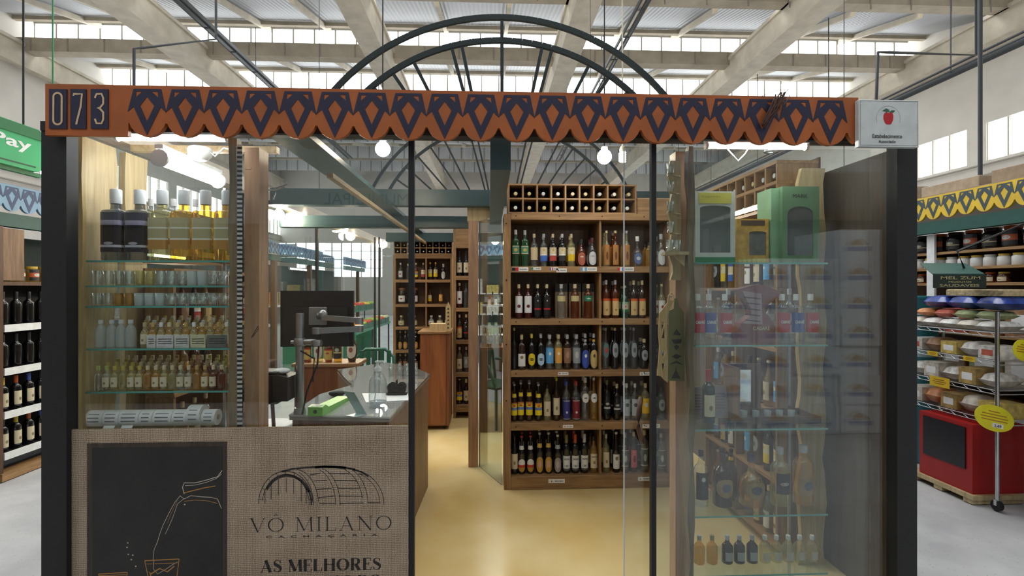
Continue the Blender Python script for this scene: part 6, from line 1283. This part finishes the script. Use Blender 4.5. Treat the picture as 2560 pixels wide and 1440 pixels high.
SHC = [mat(c, .45, var=.35, scale=25) for c in ((.62,.56,.48),(.55,.22,.08),(.45,.30,.10),(.60,.45,.12),(.50,.12,.08),(.35,.40,.20),(.66,.64,.60),(.30,.16,.08))]
CNM = ['cream','orange-brown','tan','golden','red','green','white','brown']
def pack(x, y, z, sx, sy, sz, ci, where, i, kind=0, label=True):
    m = MB(); n = 6
    if kind == 0:   # pillow bag
        vs, fs = [], []; nx = 8; ny = 6
        for s in (1, -1):
            for a in range(nx+1):
                for b in range(ny+1):
                    u, v = a/nx*2-1, b/ny*2-1; h = (max(0, (1-u**4)*(1-v**4)))**.6*sz/2
                    vs.append((x+u*sx/2, y+v*sy/2, z+sz/2+.001+s*h*.98))
        o_ = (nx+1)*(ny+1)
        for s in (0, 1):
            for a in range(nx):
                for b in range(ny):
                    q = [s*o_+a*(ny+1)+b, s*o_+(a+1)*(ny+1)+b, s*o_+(a+1)*(ny+1)+b+1, s*o_+a*(ny+1)+b+1]; fs.append(tuple(q if s == 0 else q[::-1]))
        m.add(vs, fs, 0, True)
    else: m.bbox(x-sx/2, x+sx/2, y-sy/2, y+sy/2, z+.0005, z+sz, .003)
    o = m.build('snack_bag' if kind == 0 else 'food_box', SHC[ci]); tag(o, f'{CNM[ci]} {"bag" if kind == 0 else "box"} of food, {ORD[i]} from the front on {where}', 'bag' if kind == 0 else 'box', f'food packs on {where}')
    if label and kind: m = MB(); m.box(x-sx/2-.001, x-sx/2-.0002, y-sy*.3, y+sy*.3, z+sz*.25, z+sz*.7); m.build('label', PAPER if ci != 6 else SHC[4], o)
    return o
nmz = ['lowest wire shelf', 'second wire shelf', 'third wire shelf', 'top wire shelf']
for k, z in enumerate(wzl[:3]):
    for i in range(5):
        y = WY0+.10+i*.15; pack(WX0+.13, y, z, .20, .135, (.11,.10,.09)[k]+.015*(i % 2), [(3,0,2,1,0),(6,2,6,0,6),(6,6,3,7,6)][k][i], nmz[k], i, kind=(0 if (i+k) % 2 else 1))
for i in range(5): pack(WX0+.12, WY0+.10+i*.15, wzl[3], .24, .14, .07, (6,0,6,6,0)[i], nmz[3], i, kind=0)
for i in range(4): pack(WX0+.14, WY0+.14+i*.17, wzl[3]+.075, .20, .15, .065, (5,5,4,1)[i], 'second layer of the top wire shelf', i, kind=0)
SHC.append(mat((.02,.05,.25), .25, var=.5, scale=12)); CNM.append('dark blue')
for i in range(3): pack(WX0+.18, WY0+.12+i*.22, wzl[3]+.142, .28, .21, .10, 8, 'the wire rack top layer', i, kind=0)
m = MB(); m.bbox(WX0+.1, WX0+.36, WY0+.05, WY0+.5, wzl[3]+.2435, wzl[3]+.29, .006); tag(m.build('straw_tray', mat((.50,.40,.22), .8, var=.3, scale=40, bump=.5)), 'pale straw tray lying on the blue bags, top of the wire rack', 'tray')
TGY = mat((.68,.45,.02), .5); TGB = mat((.75,.68,.02), .45)
def ptag(y, z, x, w_, h, lab, mt=TGY, rnd_=False, tilt=0):
    m = MB()
    if rnd_: m.slab([(x, y+w_/2*math.cos(k*PI/14), z+h/2*math.sin(k*PI/14)-.12*w_*math.cos(k*PI/14)) for k in range(28)], (-.002, 0, 0))
    else: m.slab([(x, y-w_/2, z-h/2), (x, y+w_/2, z-h/2), (x, y+w_/2, z+h/2), (x, y-w_/2, z+h/2)], (-.002, 0, 0))
    o = m.build('price_tag', mt); tag(o, lab, 'price tag')
    q = MB()
    for k in range(3):
        zc_ = z+h*(.22-.2*k); hw = w_*(.25 if k != 1 else .34); q.add([(x-.0028, y+hw, zc_-h*.03), (x-.0028, y-hw, zc_-h*.03+(.03 if rnd_ else 0)), (x-.0028, y-hw, zc_+h*.035+(.03 if rnd_ else 0)), (x-.0028, y+hw, zc_+h*.035)], [(0,1,2,3)])
    q.build('print', K((.30,.10,.02)), o); return o
for py_, zk, ly, lab in ((0,1.01,3.78,'orange price tag at the far end of the third wire shelf'),(0,1.01,3.48,'orange price tag at the near end of the third wire shelf')): ptag(ly, zk-.012, WX0-.02, .09, .035, lab)
ptag(3.72, .79, WX0-.02, .17, .075, 'rectangular yellow price tag on the second wire shelf')
po = ptag(3.31, .60, WX0-.06, .0, 0, 'x') if False else None
c = at(2486, 1046, 3.18); o = root('round_price_sign', (c.x, 3.18, c.z-.07), 'large round yellow price sign with a small price at the bottom, on the wire rack', 'price sign')
def oval(o, c, Y, rx_, rz_, tilt):
    m = MB(); m.slab([(c.x+rx_*math.cos(k*PI/16), Y, c.z+rz_*math.sin(k*PI/16)-tilt*rx_*math.cos(k*PI/16)) for k in range(32)], (0, .002, 0)); m.build('disc', TGB, o)
    m = MB()
    for k, wd in enumerate((.3, .62, .7, .66)): m.ribbon([(c.x-rx_*wd, c.z+rz_*(.5-.22*k)+tilt*rx_*wd), (c.x+rx_*wd, c.z+rz_*(.5-.22*k)-tilt*rx_*wd)], .006, Y-.0006)
    m.build('print', K((.45,.16,.02)), o)
oval(o, c, 3.18, .135, .085, .22); m = MB(); px_, pz_ = c.x-.015, c.z-.055; m.slab([(px_, 3.1795, pz_), (px_+.075, 3.1795, pz_-.016), (px_+.075, 3.1795, pz_+.012), (px_, 3.1795, pz_+.028)], (0, -.0008, 0)); m.build('price_patch', PAPER, o); text_part('2,69', o, (px_+.012, 3.1785, pz_-.001), (1,0,-.2), (0,0,1), .05, .02, BK, bold=.02)
m = MB(); m.rod((c.x, 3.183, c.z+.06), (WX0+.0, WY0-.014, .70), .003, 6); m.build('clip', CHROME, o)
c = at(2560, 876, 3.15); o = root('round_price_sign', (c.x, 3.15, c.z-.07), 'round yellow price sign cut by the right edge of the photo', 'price sign'); oval(o, c, 3.15, .075, .07, .15)
m = MB(); m.rod((c.x, 3.153, c.z), (c.x+.02, 3.24, c.z-.01), .003, 6); m.build('clip', CHROME, o)
# second wire rack nearer, at the right edge
w2 = root('wire_rack', (3.75, 3.2, 0), 'second chrome wire rack at the right edge of the photo, in front of the first', 'wire rack')
X2a, X2b, Y2a, Y2b = 3.47, 4.2, 2.62, 3.12
for x in (X2a, X2b):
    for y in (Y2a, Y2b): m = MB(); m.rod((x, y, .02), (x, y, 1.34), .012, 10); m.build('post', CHROME, w2)
for z in (.12, .42, .74, .98, 1.12): wire_shelf(w2, X2a, X2b, Y2a, Y2b, z)
for k, z in enumerate((.42, .74, .98, 1.12)):
    for i in range(3): pack(X2a+.12, Y2b-.08-i*.16, z, .18, .13, (.22,.16,.08,.12)[k], [(0,4,0),(3,6,1),(6,4,6),(7,6,0)][k][i], f'{["second","third","fourth","top"][k]} shelf of the nearer wire rack', i, kind=1)
m = MB(); bx0_, bx1_, by0_, by1_ = X2a+.03, X2a+.45, Y2a+.04, Y2b-.04
bn = root('storage_bin', ((bx0_+bx1_)/2, (by0_+by1_)/2, .1205), 'clear plastic storage bin with white lid at the bottom right', 'storage bin')
m.slab([(bx0_+.03, by0_+.03, .121), (bx1_-.03, by0_+.03, .121), (bx1_-.03, by1_-.03, .121), (bx0_+.03, by1_-.03, .121)], (0,0,.002)); m.add([(bx0_+.03,by0_+.03,.121),(bx1_-.03,by0_+.03,.121),(bx1_-.03,by1_-.03,.121),(bx0_+.03,by1_-.03,.121),(bx0_,by0_,.36),(bx1_,by0_,.36),(bx1_,by1_,.36),(bx0_,by1_,.36)], [(0,1,5,4),(1,2,6,5),(2,3,7,6),(3,0,4,7)]); m.build('bin_body', glass((.8,.82,.82), milk=.3, milkc=(.6,.62,.62)), bn)
m = MB(); m.bbox(bx0_-.01, bx1_+.01, by0_-.01, by1_+.01, .3605, .385, .004); m.build('lid', WHITE, bn)
m = MB(); m.slab([(bx0_-.002, by1_-.20, .22), (bx0_-.002, by1_-.06, .22), (bx0_-.002, by1_-.06, .31), (bx0_-.002, by1_-.20, .31)], (-.002, 0, 0)); m.build('yellow_label', TGY, bn)
# red cabinet on pallet
RDM = mat((.36,.008,.008), .4, var=.06); rb = root('red_cabinet', (3.56, 3.6, .062), 'bright red cabinet with a black front panel standing on a wooden pallet', 'cabinet')
RX, RY0, RY1, RZ0, RZ1 = 3.36, 3.42, 3.86, .062, .545
m = MB(); m.box(RX+.004, RX+.38, RY0, RY1, RZ0, RZ1); m.build('body', RDM, rb)
m = MB(); m.box(RX-.003, RX+.0035, RY0+.05, RY1-.04, RZ0+.16, RZ1-.03); m.build('black_panel', mat((.008,.008,.012), .3), rb)
m = MB(); m.box(RX-.02, RX+.36, RY0-.03, RY1+.10, .03, .0615); [m.box(RX-.015, RX+.35, y, y+.07, 0, .0295) for y in (RY0-.02, (RY0+RY1)/2, RY1+.0)]; tag(m.build('wooden_pallet', W_PALE), 'low pale wooden pallet under the red cabinet', 'pallet')
# tall bins and bucket behind the wire rack
for i, (X, Y_, r_, h, c, lb) in enumerate(((3.76,4.30,.12,1.43,(.02,.22,.27),'tall teal cylindrical tub beside the black doorpost'),(3.6,4.72,.14,1.25,(.45,.45,.47),'grey plastic barrel behind the wire rack'))):
    m = MB(); m.lathe([(r_*.9, .001), (r_, .03), (r_, h-.02), (r_*1.04, h-.019), (r_*1.04, h)], (X, Y_, 0), 24); o = m.build('tub', mat(c, .4)); tag(o, lb, 'tub')
    if i == 0: m = MB(); m.lathe([(r_*1.005, h-.16), (r_*1.005, h-.12)], (X, Y_, 0), 24, closed=False); m.build('printed_band', mat((.35,.5,.52), .5), o); m = MB(); m.lathe([(r_*1.005, h-.52), (r_*1.005, h-.36)], (X, Y_, 0), 24, closed=False); m.build('printed_band', mat((.35,.5,.52), .5), o)
m = MB(); m.box(SX+.12, SX+.46, 4.0, 5.0, .35, 1.5); struct('wall_stall_dark_front', m, mat((.015,.012,.012), .5)) if False else None
for k, z in enumerate((.35, .75, 1.12)):
    m = MB(); m.bbox(SX+.12, SX+.48, 3.25, 6.2, z-.02, z, .003); tag(m.build('wooden_shelf', W_RACKY), f'{["lowest","second","third"][k]} low shelf board of the yellow stall', 'shelf', 'shelf boards of the yellow stall')
    for i in range(6): pack(SX+.25, 3.42+i*.3, z, .2, .26, .25, (7,4,2,0,5,7)[(i+k*2) % 6], f'{["lowest","second","third"][k]} low shelf of the yellow stall', i, kind=1)
tube_lamp('e', (4.15, 2.95, 1.80), (4.15, 3.22, 1.80), 'small white tube lamp on the panel at the right edge of the photo', .012, em=emit((1,1,1), 10), off=(.02, 0, 0))
m = MB(); m.box(4.185, 4.21, 2.62, 3.24, 1.35, 1.98); struct('wall_stall_panel', m, wood((.2,.09,.03),(.36,.18,.07),'Y'))

# ---- left stalls
LX = -3.75
for y in (3.25, 4.05, 5.6, 7.4, 9.2, 11, 13, 15): m = MB(); m.box(LX-.10, LX-.02, y, y+.10, 0, 1.98); struct('trim_stall_upright', m, W_DARK)
m = MB(); m.box(LX-.80, LX-.76, 3.2, 15.8, 0, 1.98); struct('wall_stall_left', m, mat((.05,.07,.07), .7))
m = MB(); m.box(LX-.9, LX-.02, 3.2, 15.8, 2.30, 2.32); struct('trim_stall_top', m, mat((.25,.25,.24), .7))
m = MB(); m.box(LX-.12, LX+.0, 4.12, 6.5, .0, .06); struct('trim_stall_plinth', m, W_RACKY)
# posters
for i, (z0_, z1_, c1) in enumerate(((1.28, 1.76, (.55,.53,.48)), (1.02, 1.24, (.06,.05,.22)), (.72, .99, (.6,.58,.52)), (.18, .66, (.42,.36,.28)))):
    m = MB(); m.box(LX+.0, LX+.004, 3.55, 4.04, z0_, z1_); o = m.build('poster', mat(c1, .5, var=.1)); tag(o, f'printed poster at the left edge of the photo, {ORD[i]} from the top', 'poster', 'posters at the left edge')
    m = MB(); yy = 3.96; m.slab([(LX+.005, yy-.03, (z0_+z1_)/2-.05), (LX+.005, yy+.02, (z0_+z1_)/2), (LX+.005, yy-.03, (z0_+z1_)/2+.05), (LX+.005, yy-.10, (z0_+z1_)/2)], (.001, 0, 0)); m.build('print', K((.04,.04,.16) if i != 1 else cW), o)
m = MB(); m.box(LX-.02, LX-.001, 3.5, 4.045, .1, 1.95); struct('trim_poster_backing', m, mat((.06,.05,.16), .5))
# bottle display with white trays
dsp = root('bottle_display', (LX-.18, 4.55, 0), 'tall dark display with white shelf edges and bottles in the stall on the left', 'display rack')
tz = [.20, .52, .86, 1.20]
m = MB(); m.box(LX-.36, LX-.34, 4.16, 5.2, .065, 1.55); m.build('back_panel', BLACKM, dsp)
for z in tz: m = MB(); m.box(LX-.339, LX-.03, 4.16, 5.2, z-.012, z); m.build('shelf', BLACKM, dsp); m = MB(); m.box(LX-.029, LX-.018, 4.16, 5.2, z-.045, z+.012); m.build('white_edge', WHITE, dsp)
m = MB(); m.box(LX-.339, LX-.03, 4.16, 5.2, 1.52, 1.55); m.build('top_board', W_DARK, dsp)
for y in (4.13, 5.2005): m = MB(); m.box(LX-.36, LX-.03, y, y+.0295, .065, 1.55); m.build('side_panel', W_DARK, dsp)
for k, z in enumerate(tz):
    for i in range(8):
        cp = (cK, (.6,.45,.05), (.5,.1,.03), (.05,.1,.35))[(i+k) % 4 if k in (0, 1) else 0]
        bottle('wine', 'black', cp, 'cream' if k < 2 else None, LX-.10, 4.23+i*.115, z, .036, .27, f'dark bottle, {ORD[i]} from the front on {["lowest","second","third","top"][k]} level of left display', 'dark bottles in the left stall display', turn=PI/2)
for i in range(6):
    bottle('jar', 'gold', (.6,.4,.05), 'boxy', LX-.12, 4.25+i*.13, 1.5505, .05, .13, f'amber jar with orange label on the left display top, {ORD[i]} from the front', 'amber jars on the left display top', cat='jar', turn=PI/2, name='amber_jar')
m = MB(); m.bbox(LX-.34, LX-.04, 4.95, 5.3, 1.72, 1.96, .004) if False else None
m = MB(); m.box(LX-.09, LX-.03, 4.16, 4.34, 1.56, 1.97); struct('trim_brown_panel', m, wood((.12,.06,.03),(.26,.15,.08),'Z'))
# green hanging pay sign
gs = root('hanging_sign', (-3.0, 3.28, 2.24), 'green illuminated box sign reading pay, hanging at the upper left', 'sign')
GSM = mat((.05,.42,.16), .35, var=.15, scale=3); m = MB(); m.slab([(-2.96, y, z) for y, z in ((2.75, 2.26), (3.5, 2.26), (3.56, 2.30), (3.56, 2.50), (3.5, 2.54), (2.75, 2.54))], (-.10, 0, 0)); m.build('sign_box', GSM, gs)
m = MB(); m.slab([(-2.955, y, z) for y, z in ((2.75, 2.47), (3.558, 2.47), (3.555, 2.51), (3.5, 2.535), (2.75, 2.535))], (.002, 0, 0)); m.build('dark_top_band', K((.02,.16,.05)), gs)
text_part('Pay', gs, (-2.959, 3.18, 2.36), (0,1,0), (0,0,1), .27, .09, PAPER, bold=.02)
m = MB(); m.box(-2.959, -2.957, 3.10, 3.48, 2.285, 2.292); m.build('small_print', K((.02,.06,.03)), gs)
m = MB(); m.box(-3.02, -2.99, 3.2, 3.56, 2.235, 2.26); m.build('bottom_rim', K((.02,.2,.07)), gs)
m = MB(); m.rod((-3.01, 3.0, 2.541), (-3.01, 3.0, 7.4), .006, 6); m.rod((-3.01, 3.45, 2.541), (-3.01, 3.45, 7.4), .006, 6); m.build('hanger', BLACKM, gs)
# second green panel behind the post
m = MB(); m.box(XX(118, 2.9), XX(134, 2.9), 2.9, 2.93, ZZ(414, 2.9, 126), ZZ(346, 2.9, 126)); m.rod((XX(126, 2.9), 2.915, ZZ(346, 2.9, 126)), (XX(126, 2.9), 2.915, 7.4), .004, 6); tag(m.build('green_sign_panel', mat((.02,.26,.08), .4)), 'small plain green panel hanging beside the left black doorpost', 'sign')
# goods of the stalls seen through the side glass: counters, crates of fruit, lamps
FR = [(.62,.42,.03),(.60,.22,.02),(.25,.36,.05),(.5,.05,.03),(.62,.55,.30)]
FN = ['yellow','orange','green','red','pale']
def crate(x, y, z, sx, sy, ci, lab, grp, n=10):
    o = root('fruit_crate', (x, y, z), lab, 'crate', grp); m = MB(); h = .10
    m.box(x-sx/2, x+sx/2, y-sy/2, y+sy/2, z+.0005, z+.01)
    for a, b, c, d in ((-sx/2,sx/2,-sy/2,-sy/2+.01),(-sx/2,sx/2,sy/2-.01,sy/2),(-sx/2,-sx/2+.01,-sy/2+.01,sy/2-.01),(sx/2-.01,sx/2,-sy/2+.01,sy/2-.01)): m.box(x+a, x+b, y+c, y+d, z+.01, z+h)
    m.build('crate_body', mat((.04,.12,.08), .6), o); rr = random.Random(int((x+y)*100)); m = MB(); r_ = .036
    for i in range(6):
        for j in range(5): m.lathe([(r_*math.sin(PI*k/6)+.0005, -r_*math.cos(PI*k/6)) for k in range(7)], (x-sx/2+.05+(sx-.1)*i/5+rr.uniform(-.008,.008), y-sy/2+.05+(sy-.1)*j/4, z+h*.9+rr.uniform(0,.03)), 8, 0, 0, True, False)
    f = m.build('fruit', mat(FR[ci], .5, var=.25, scale=40), o); f['kind'] = 'stuff'; return o
ct = 0
for (y, xx) in ((7.9, -2.55), (9.5, -2.55), (11.1, -2.55)):
    o = root('market_table', (xx, y, 0), f'green-fronted market table carrying fruit crates, {ORD[ct]} from the front in the left aisle', 'table', 'market tables in the left aisle')
    m = MB(); m.box(xx-.3, xx+.3, y-.7, y+.7, .70, .74); m.build('table_top', mat((.06,.2,.14), .6), o)
    for dx in (-.28, .25):
        for dy in (-.68, .65): m = MB(); m.box(xx+dx, xx+dx+.03, y+dy, y+dy+.03, 0, .6995); m.build('leg', DK, o)
    m = MB(); m.box(xx-.295, xx+.295, y-.705, y-.7005, .1, .735); m.build('front_cloth', mat((.02,.17,.08), .7), o)
    m = MB(); m.box(xx-.3, xx-.02, y-.7, y+.7, 1.03, 1.05); m.build('raised_shelf', mat((.06,.2,.14), .6), o)
    for dy in (-.69, .67): m = MB(); m.box(xx-.29, xx-.27, y+dy, y+dy+.02, .7405, 1.0295); m.build('upright', DK, o)
    for k in range(3):
        crate(xx+.14, y-.46+k*.46, .7405, .28, .42, (k+ct) % 5, f'crate of {FN[(k+ct)%5]} fruit, {ORD[k]} from the front on lower level of the {ORD[ct]} market table', 'fruit crates in the left aisle')
        crate(xx-.16, y-.46+k*.46, 1.0505, .26, .42, (k*2+ct+1) % 5, f'crate of {FN[(k*2+ct+1)%5]} fruit, {ORD[k]} from the front on raised level of the {ORD[ct]} market table', 'fruit crates in the left aisle')
    ct += 1
# goods and lit panels in the left stalls
for i, (y0_, y1_) in enumerate(((5.8, 7.2), (7.6, 9.0), (9.4, 10.8), (11.3, 12.8))):
    o = root('glass_display_case', (LX-.3, (y0_+y1_)/2, 0), f'white glass-fronted display case, {ORD[i]} from the front in the left row of stalls', 'display case', 'display cases in the left row of stalls')
    m = MB(); m.box(LX-.55, LX-.12, y0_, y1_, .003, .80); m.build('base', mat((.45,.48,.47), .5), o); m = MB(); m.box(LX-.545, LX-.13, y0_+.01, y1_-.01, .8005, 1.15); m.build('glass_case', SHELFG, o); m = MB(); m.box(LX-.55, LX-.12, y0_, y1_, 1.1505, 1.18); m.build('top', WHITE, o)
    for k in range(6):
        pack(LX-.32, y0_+.16+k*.21, 1.181, .18, .17, .14+.05*((k*3+i) % 3), (6,0,1,5,7,3)[(k+i) % 6], f'the {ORD[i]} display case, left stalls', k, kind=1)
for i, y in enumerate((5.9, 8.3, 10.7)): tube_lamp('s', (LX-.35, y, 1.90), (LX-.35, y+1.2, 1.90), f'white tube lamp inside the left stalls, {ORD[i]} from the front', .016, em=emit((.92,1,.97), 14), off=(0, 0, .025), hang=2.30)
# ---- cross row at the back of the hall
fascia('fascia_board', 'pale blue fascia board across the back of the aisle behind the shop', (-.6, 9.6, zy-.205), (1, 0, 0), 4.6, .205, 31, .15, .3, BLU, BLD)
m = MB(); m.box(-.6, 4.0, 10.3, 10.34, 0, 2.1); struct('wall_stall_back_row', m, mat((.10,.12,.11), .7))
m = MB(); m.box(-.6, 4.0, 9.63, 10.3, 2.105, 2.125); struct('trim_stall_top', m, mat((.25,.25,.24), .7))
for x in (-.58, .7, 2.2, 3.8): m = MB(); m.box(x, x+.08, 9.65, 9.73, 0, 2.1); struct('trim_stall_upright', m, TEAL)
for k, z in enumerate((.6, 1.0, 1.4)):
    m = MB(); m.box(-.45, 3.75, 9.95, 10.29, z-.02, z); tag(m.build('long_shelf', WHITE), f'{["lower","middle","upper"][k]} long shelf in the stall behind the shop', 'shelf', 'long shelves behind the shop')
    for i in range(13):
        x = -.25+i*.32; sx, sy, sz = .24, .22, .16+.06*((i*7+k) % 3); ci = (i*5+k*3) % 8
        m = MB(); m.bbox(x-sx/2, x+sx/2, 10.10-sy/2, 10.10+sy/2, z+.0005, z+sz, .004); o = m.build('food_box', SHC[ci]); tag(o, f'{CNM[ci]} box, {ORD[i]} from left on the {["lower","middle","upper"][k]} long shelf behind the shop', 'box', 'boxes on the long shelves behind the shop')
# three more fan arches of neighbouring stalls, far behind
for i, x in enumerate((-5.6,)):
    pass
# ================================================================ ACROSS THE AISLE (seen only as reflections in the glass)
BXW = mat((.74,.77,.82), .7, var=.05); BXP = [K((.30,.38,.58)), K((.52,.40,.30)), K((.08,.12,.3))]
cw, chh, cdp = .42, .30, .36; rr = random.Random(3)
for col, (x0_, nr) in enumerate(((2.30, 5), (2.74, 6), (3.18, 6), (3.62, 7), (4.06, 7))):
    for rw in range(nr):
        y = -.75+rr.uniform(-.02, .02); z = rw*(chh+.0008); x = x0_+rr.uniform(-.008, .008)
        o = root('white_carton', (x+cw/2, y, z), f'white printed carton across the aisle, {ORD[rw]} from the floor in the {ORD[col]} stack', 'carton', 'white cartons stacked across the aisle')
        m = MB(); m.box(x, x+cw, y-cdp, y, z+.0003, z+chh); m.build('carton', BXW, o)
        cx_ = x+cw*.5; m = MB(); m.slab([(cx_-.11+.22*k/8, y+.0005, z+.14+.07*math.sin(PI*k/8)) for k in range(9)], (0, .0008, 0)); m.build('orange_arch_print', BXP[1], o)
        m = MB(); m.box(cx_-.13, cx_+.13, y+.0004, y+.0012, z+.08, z+.125); m.build('blue_band_print', BXP[0], o)
m = MB(); m.box(1.2, 7.0, -1.75, -1.60, 0, 2.9); struct('wall_opposite', m, mat((.15,.14,.13), .8, var=.06, scale=2))  # unseen wall, kept dark so the shop glass mirrors less haze
m = MB(); m.box(4.9, 5.0, -1.58, -1.40, 0, 2.85); m.box(1.2, 7.0, -1.58, -1.45, 2.3, 2.42); struct('trim_opposite_frame', m, mat((.10,.07,.05), .6))
m = MB(); m.box(4.2, 4.24, -1.05, -1.0, 0, 2.6); struct('trim_opposite_pipe', m, BLACKM) if False else None
for i, z in enumerate((.5, .9, 1.3, 1.7)): 
    m = MB(); m.box(4.55, 6.6, -1.40, -1.05, z-.02, z); tag(m.build('wooden_shelf', W_RACKX), f'wooden shelf across the aisle, {ORD[i]} from the floor', 'shelf', 'shelves across the aisle')
m = MB(); m.box(-7, .2, -2.6, -2.5, 0, 2.3); struct('wall_opposite_left', m, mat((.10,.07,.05), .7))  # unseen wall, stretched sideways to make the front glass reflect dark

# lettered board across the aisle, mirrored in the shop glass
bx_ = XX(1040, 6.77); bx2 = XX(780, 6.77); bz_ = at(915, 512, 6.77).z; m = MB(); m.box(bx2-.6, bx_+.3, -2.44, -2.40, bz_-.05, bz_+.22); o = m.build('lettered_board', mat((.45,.42,.38), .6)); tag(o, 'pale board lettered municipal across the aisle, only mirrored in the glass', 'sign')
text_part('MUNICIPAL', o, (XX(1020, 6.77), -2.399, bz_), (-1,0,0), (0,0,1), XX(1020, 6.77)-XX(808, 6.77), .15, BK)
m = MB(); m.box(bx2-.6, bx2-.55, -2.499, -2.44, 0, bz_); m.box(bx_+.25, bx_+.3, -2.499, -2.44, 0, bz_); struct('trim_opposite_post', m, BLACKM)
m = MB(); m.box(-7, .2, -2.499, -2.44, 2.3, 2.34); struct('trim_opposite_top', m, BLACKM)

# dried twig ornament tied over the fascia, loose cables by the post
rt = random.Random(9); tw = root('twig_ornament', (at(1940, 300, 2.08).x, 2.085, at(1940, 312, 2.08).z), 'brown dried twig ornament tied over the right part of the orange fascia', 'ornament')
m = MB()
for k in range(14):
    a = at(1912+rt.uniform(-8, 8), 312+rt.uniform(-10, 10), 2.088-.012*rt.random()); b = at(1950+rt.uniform(-16, 18), 238+rt.uniform(-8, 14), 2.086-.012*rt.random()); c_ = (a+b)/2+Vector((rt.uniform(-.02, .02), -.004, rt.uniform(-.01, .01)))
    m.tube([a, c_, b], .0028, 5)
m.build('twigs', mat((.07, .03, .02), .7, var=.4, scale=60), tw)
m = MB(); m.tube([at(1942, 250, 2.085), at(1972, 222, 2.07), at(1974, 244, 2.06), at(1958, 262, 2.082)], .0018, 5); m.tube([at(1965, 222, 2.085), at(1930, 230, 2.09), at(1905, 240, 2.095)], .0012, 5); m.build('tie_wire', mat((.2, .14, .1), .6), tw)
m = MB(); P_ = lambda x, y: at(x, y, 2.56)
m.tube([P_(645, 455), P_(668, 462), P_(685, 470), P_(702, 466), P_(718, 460)], .004, 6); m.tube([P_(645, 462), P_(665, 474), P_(688, 476), P_(712, 468)], .004, 6); m.tube([P_(690, 472), P_(690, 486), P_(684, 499)], .0035, 6)
m.tube([P_(646, 458), Vector((P_(646, 458).x, 2.5205, P_(646, 458).z))], .004, 6)
tag(m.build('loose_cable', mat((.35, .36, .38), .5)), 'loose grey cables sticking out from the reddish post above the printer', 'cable')
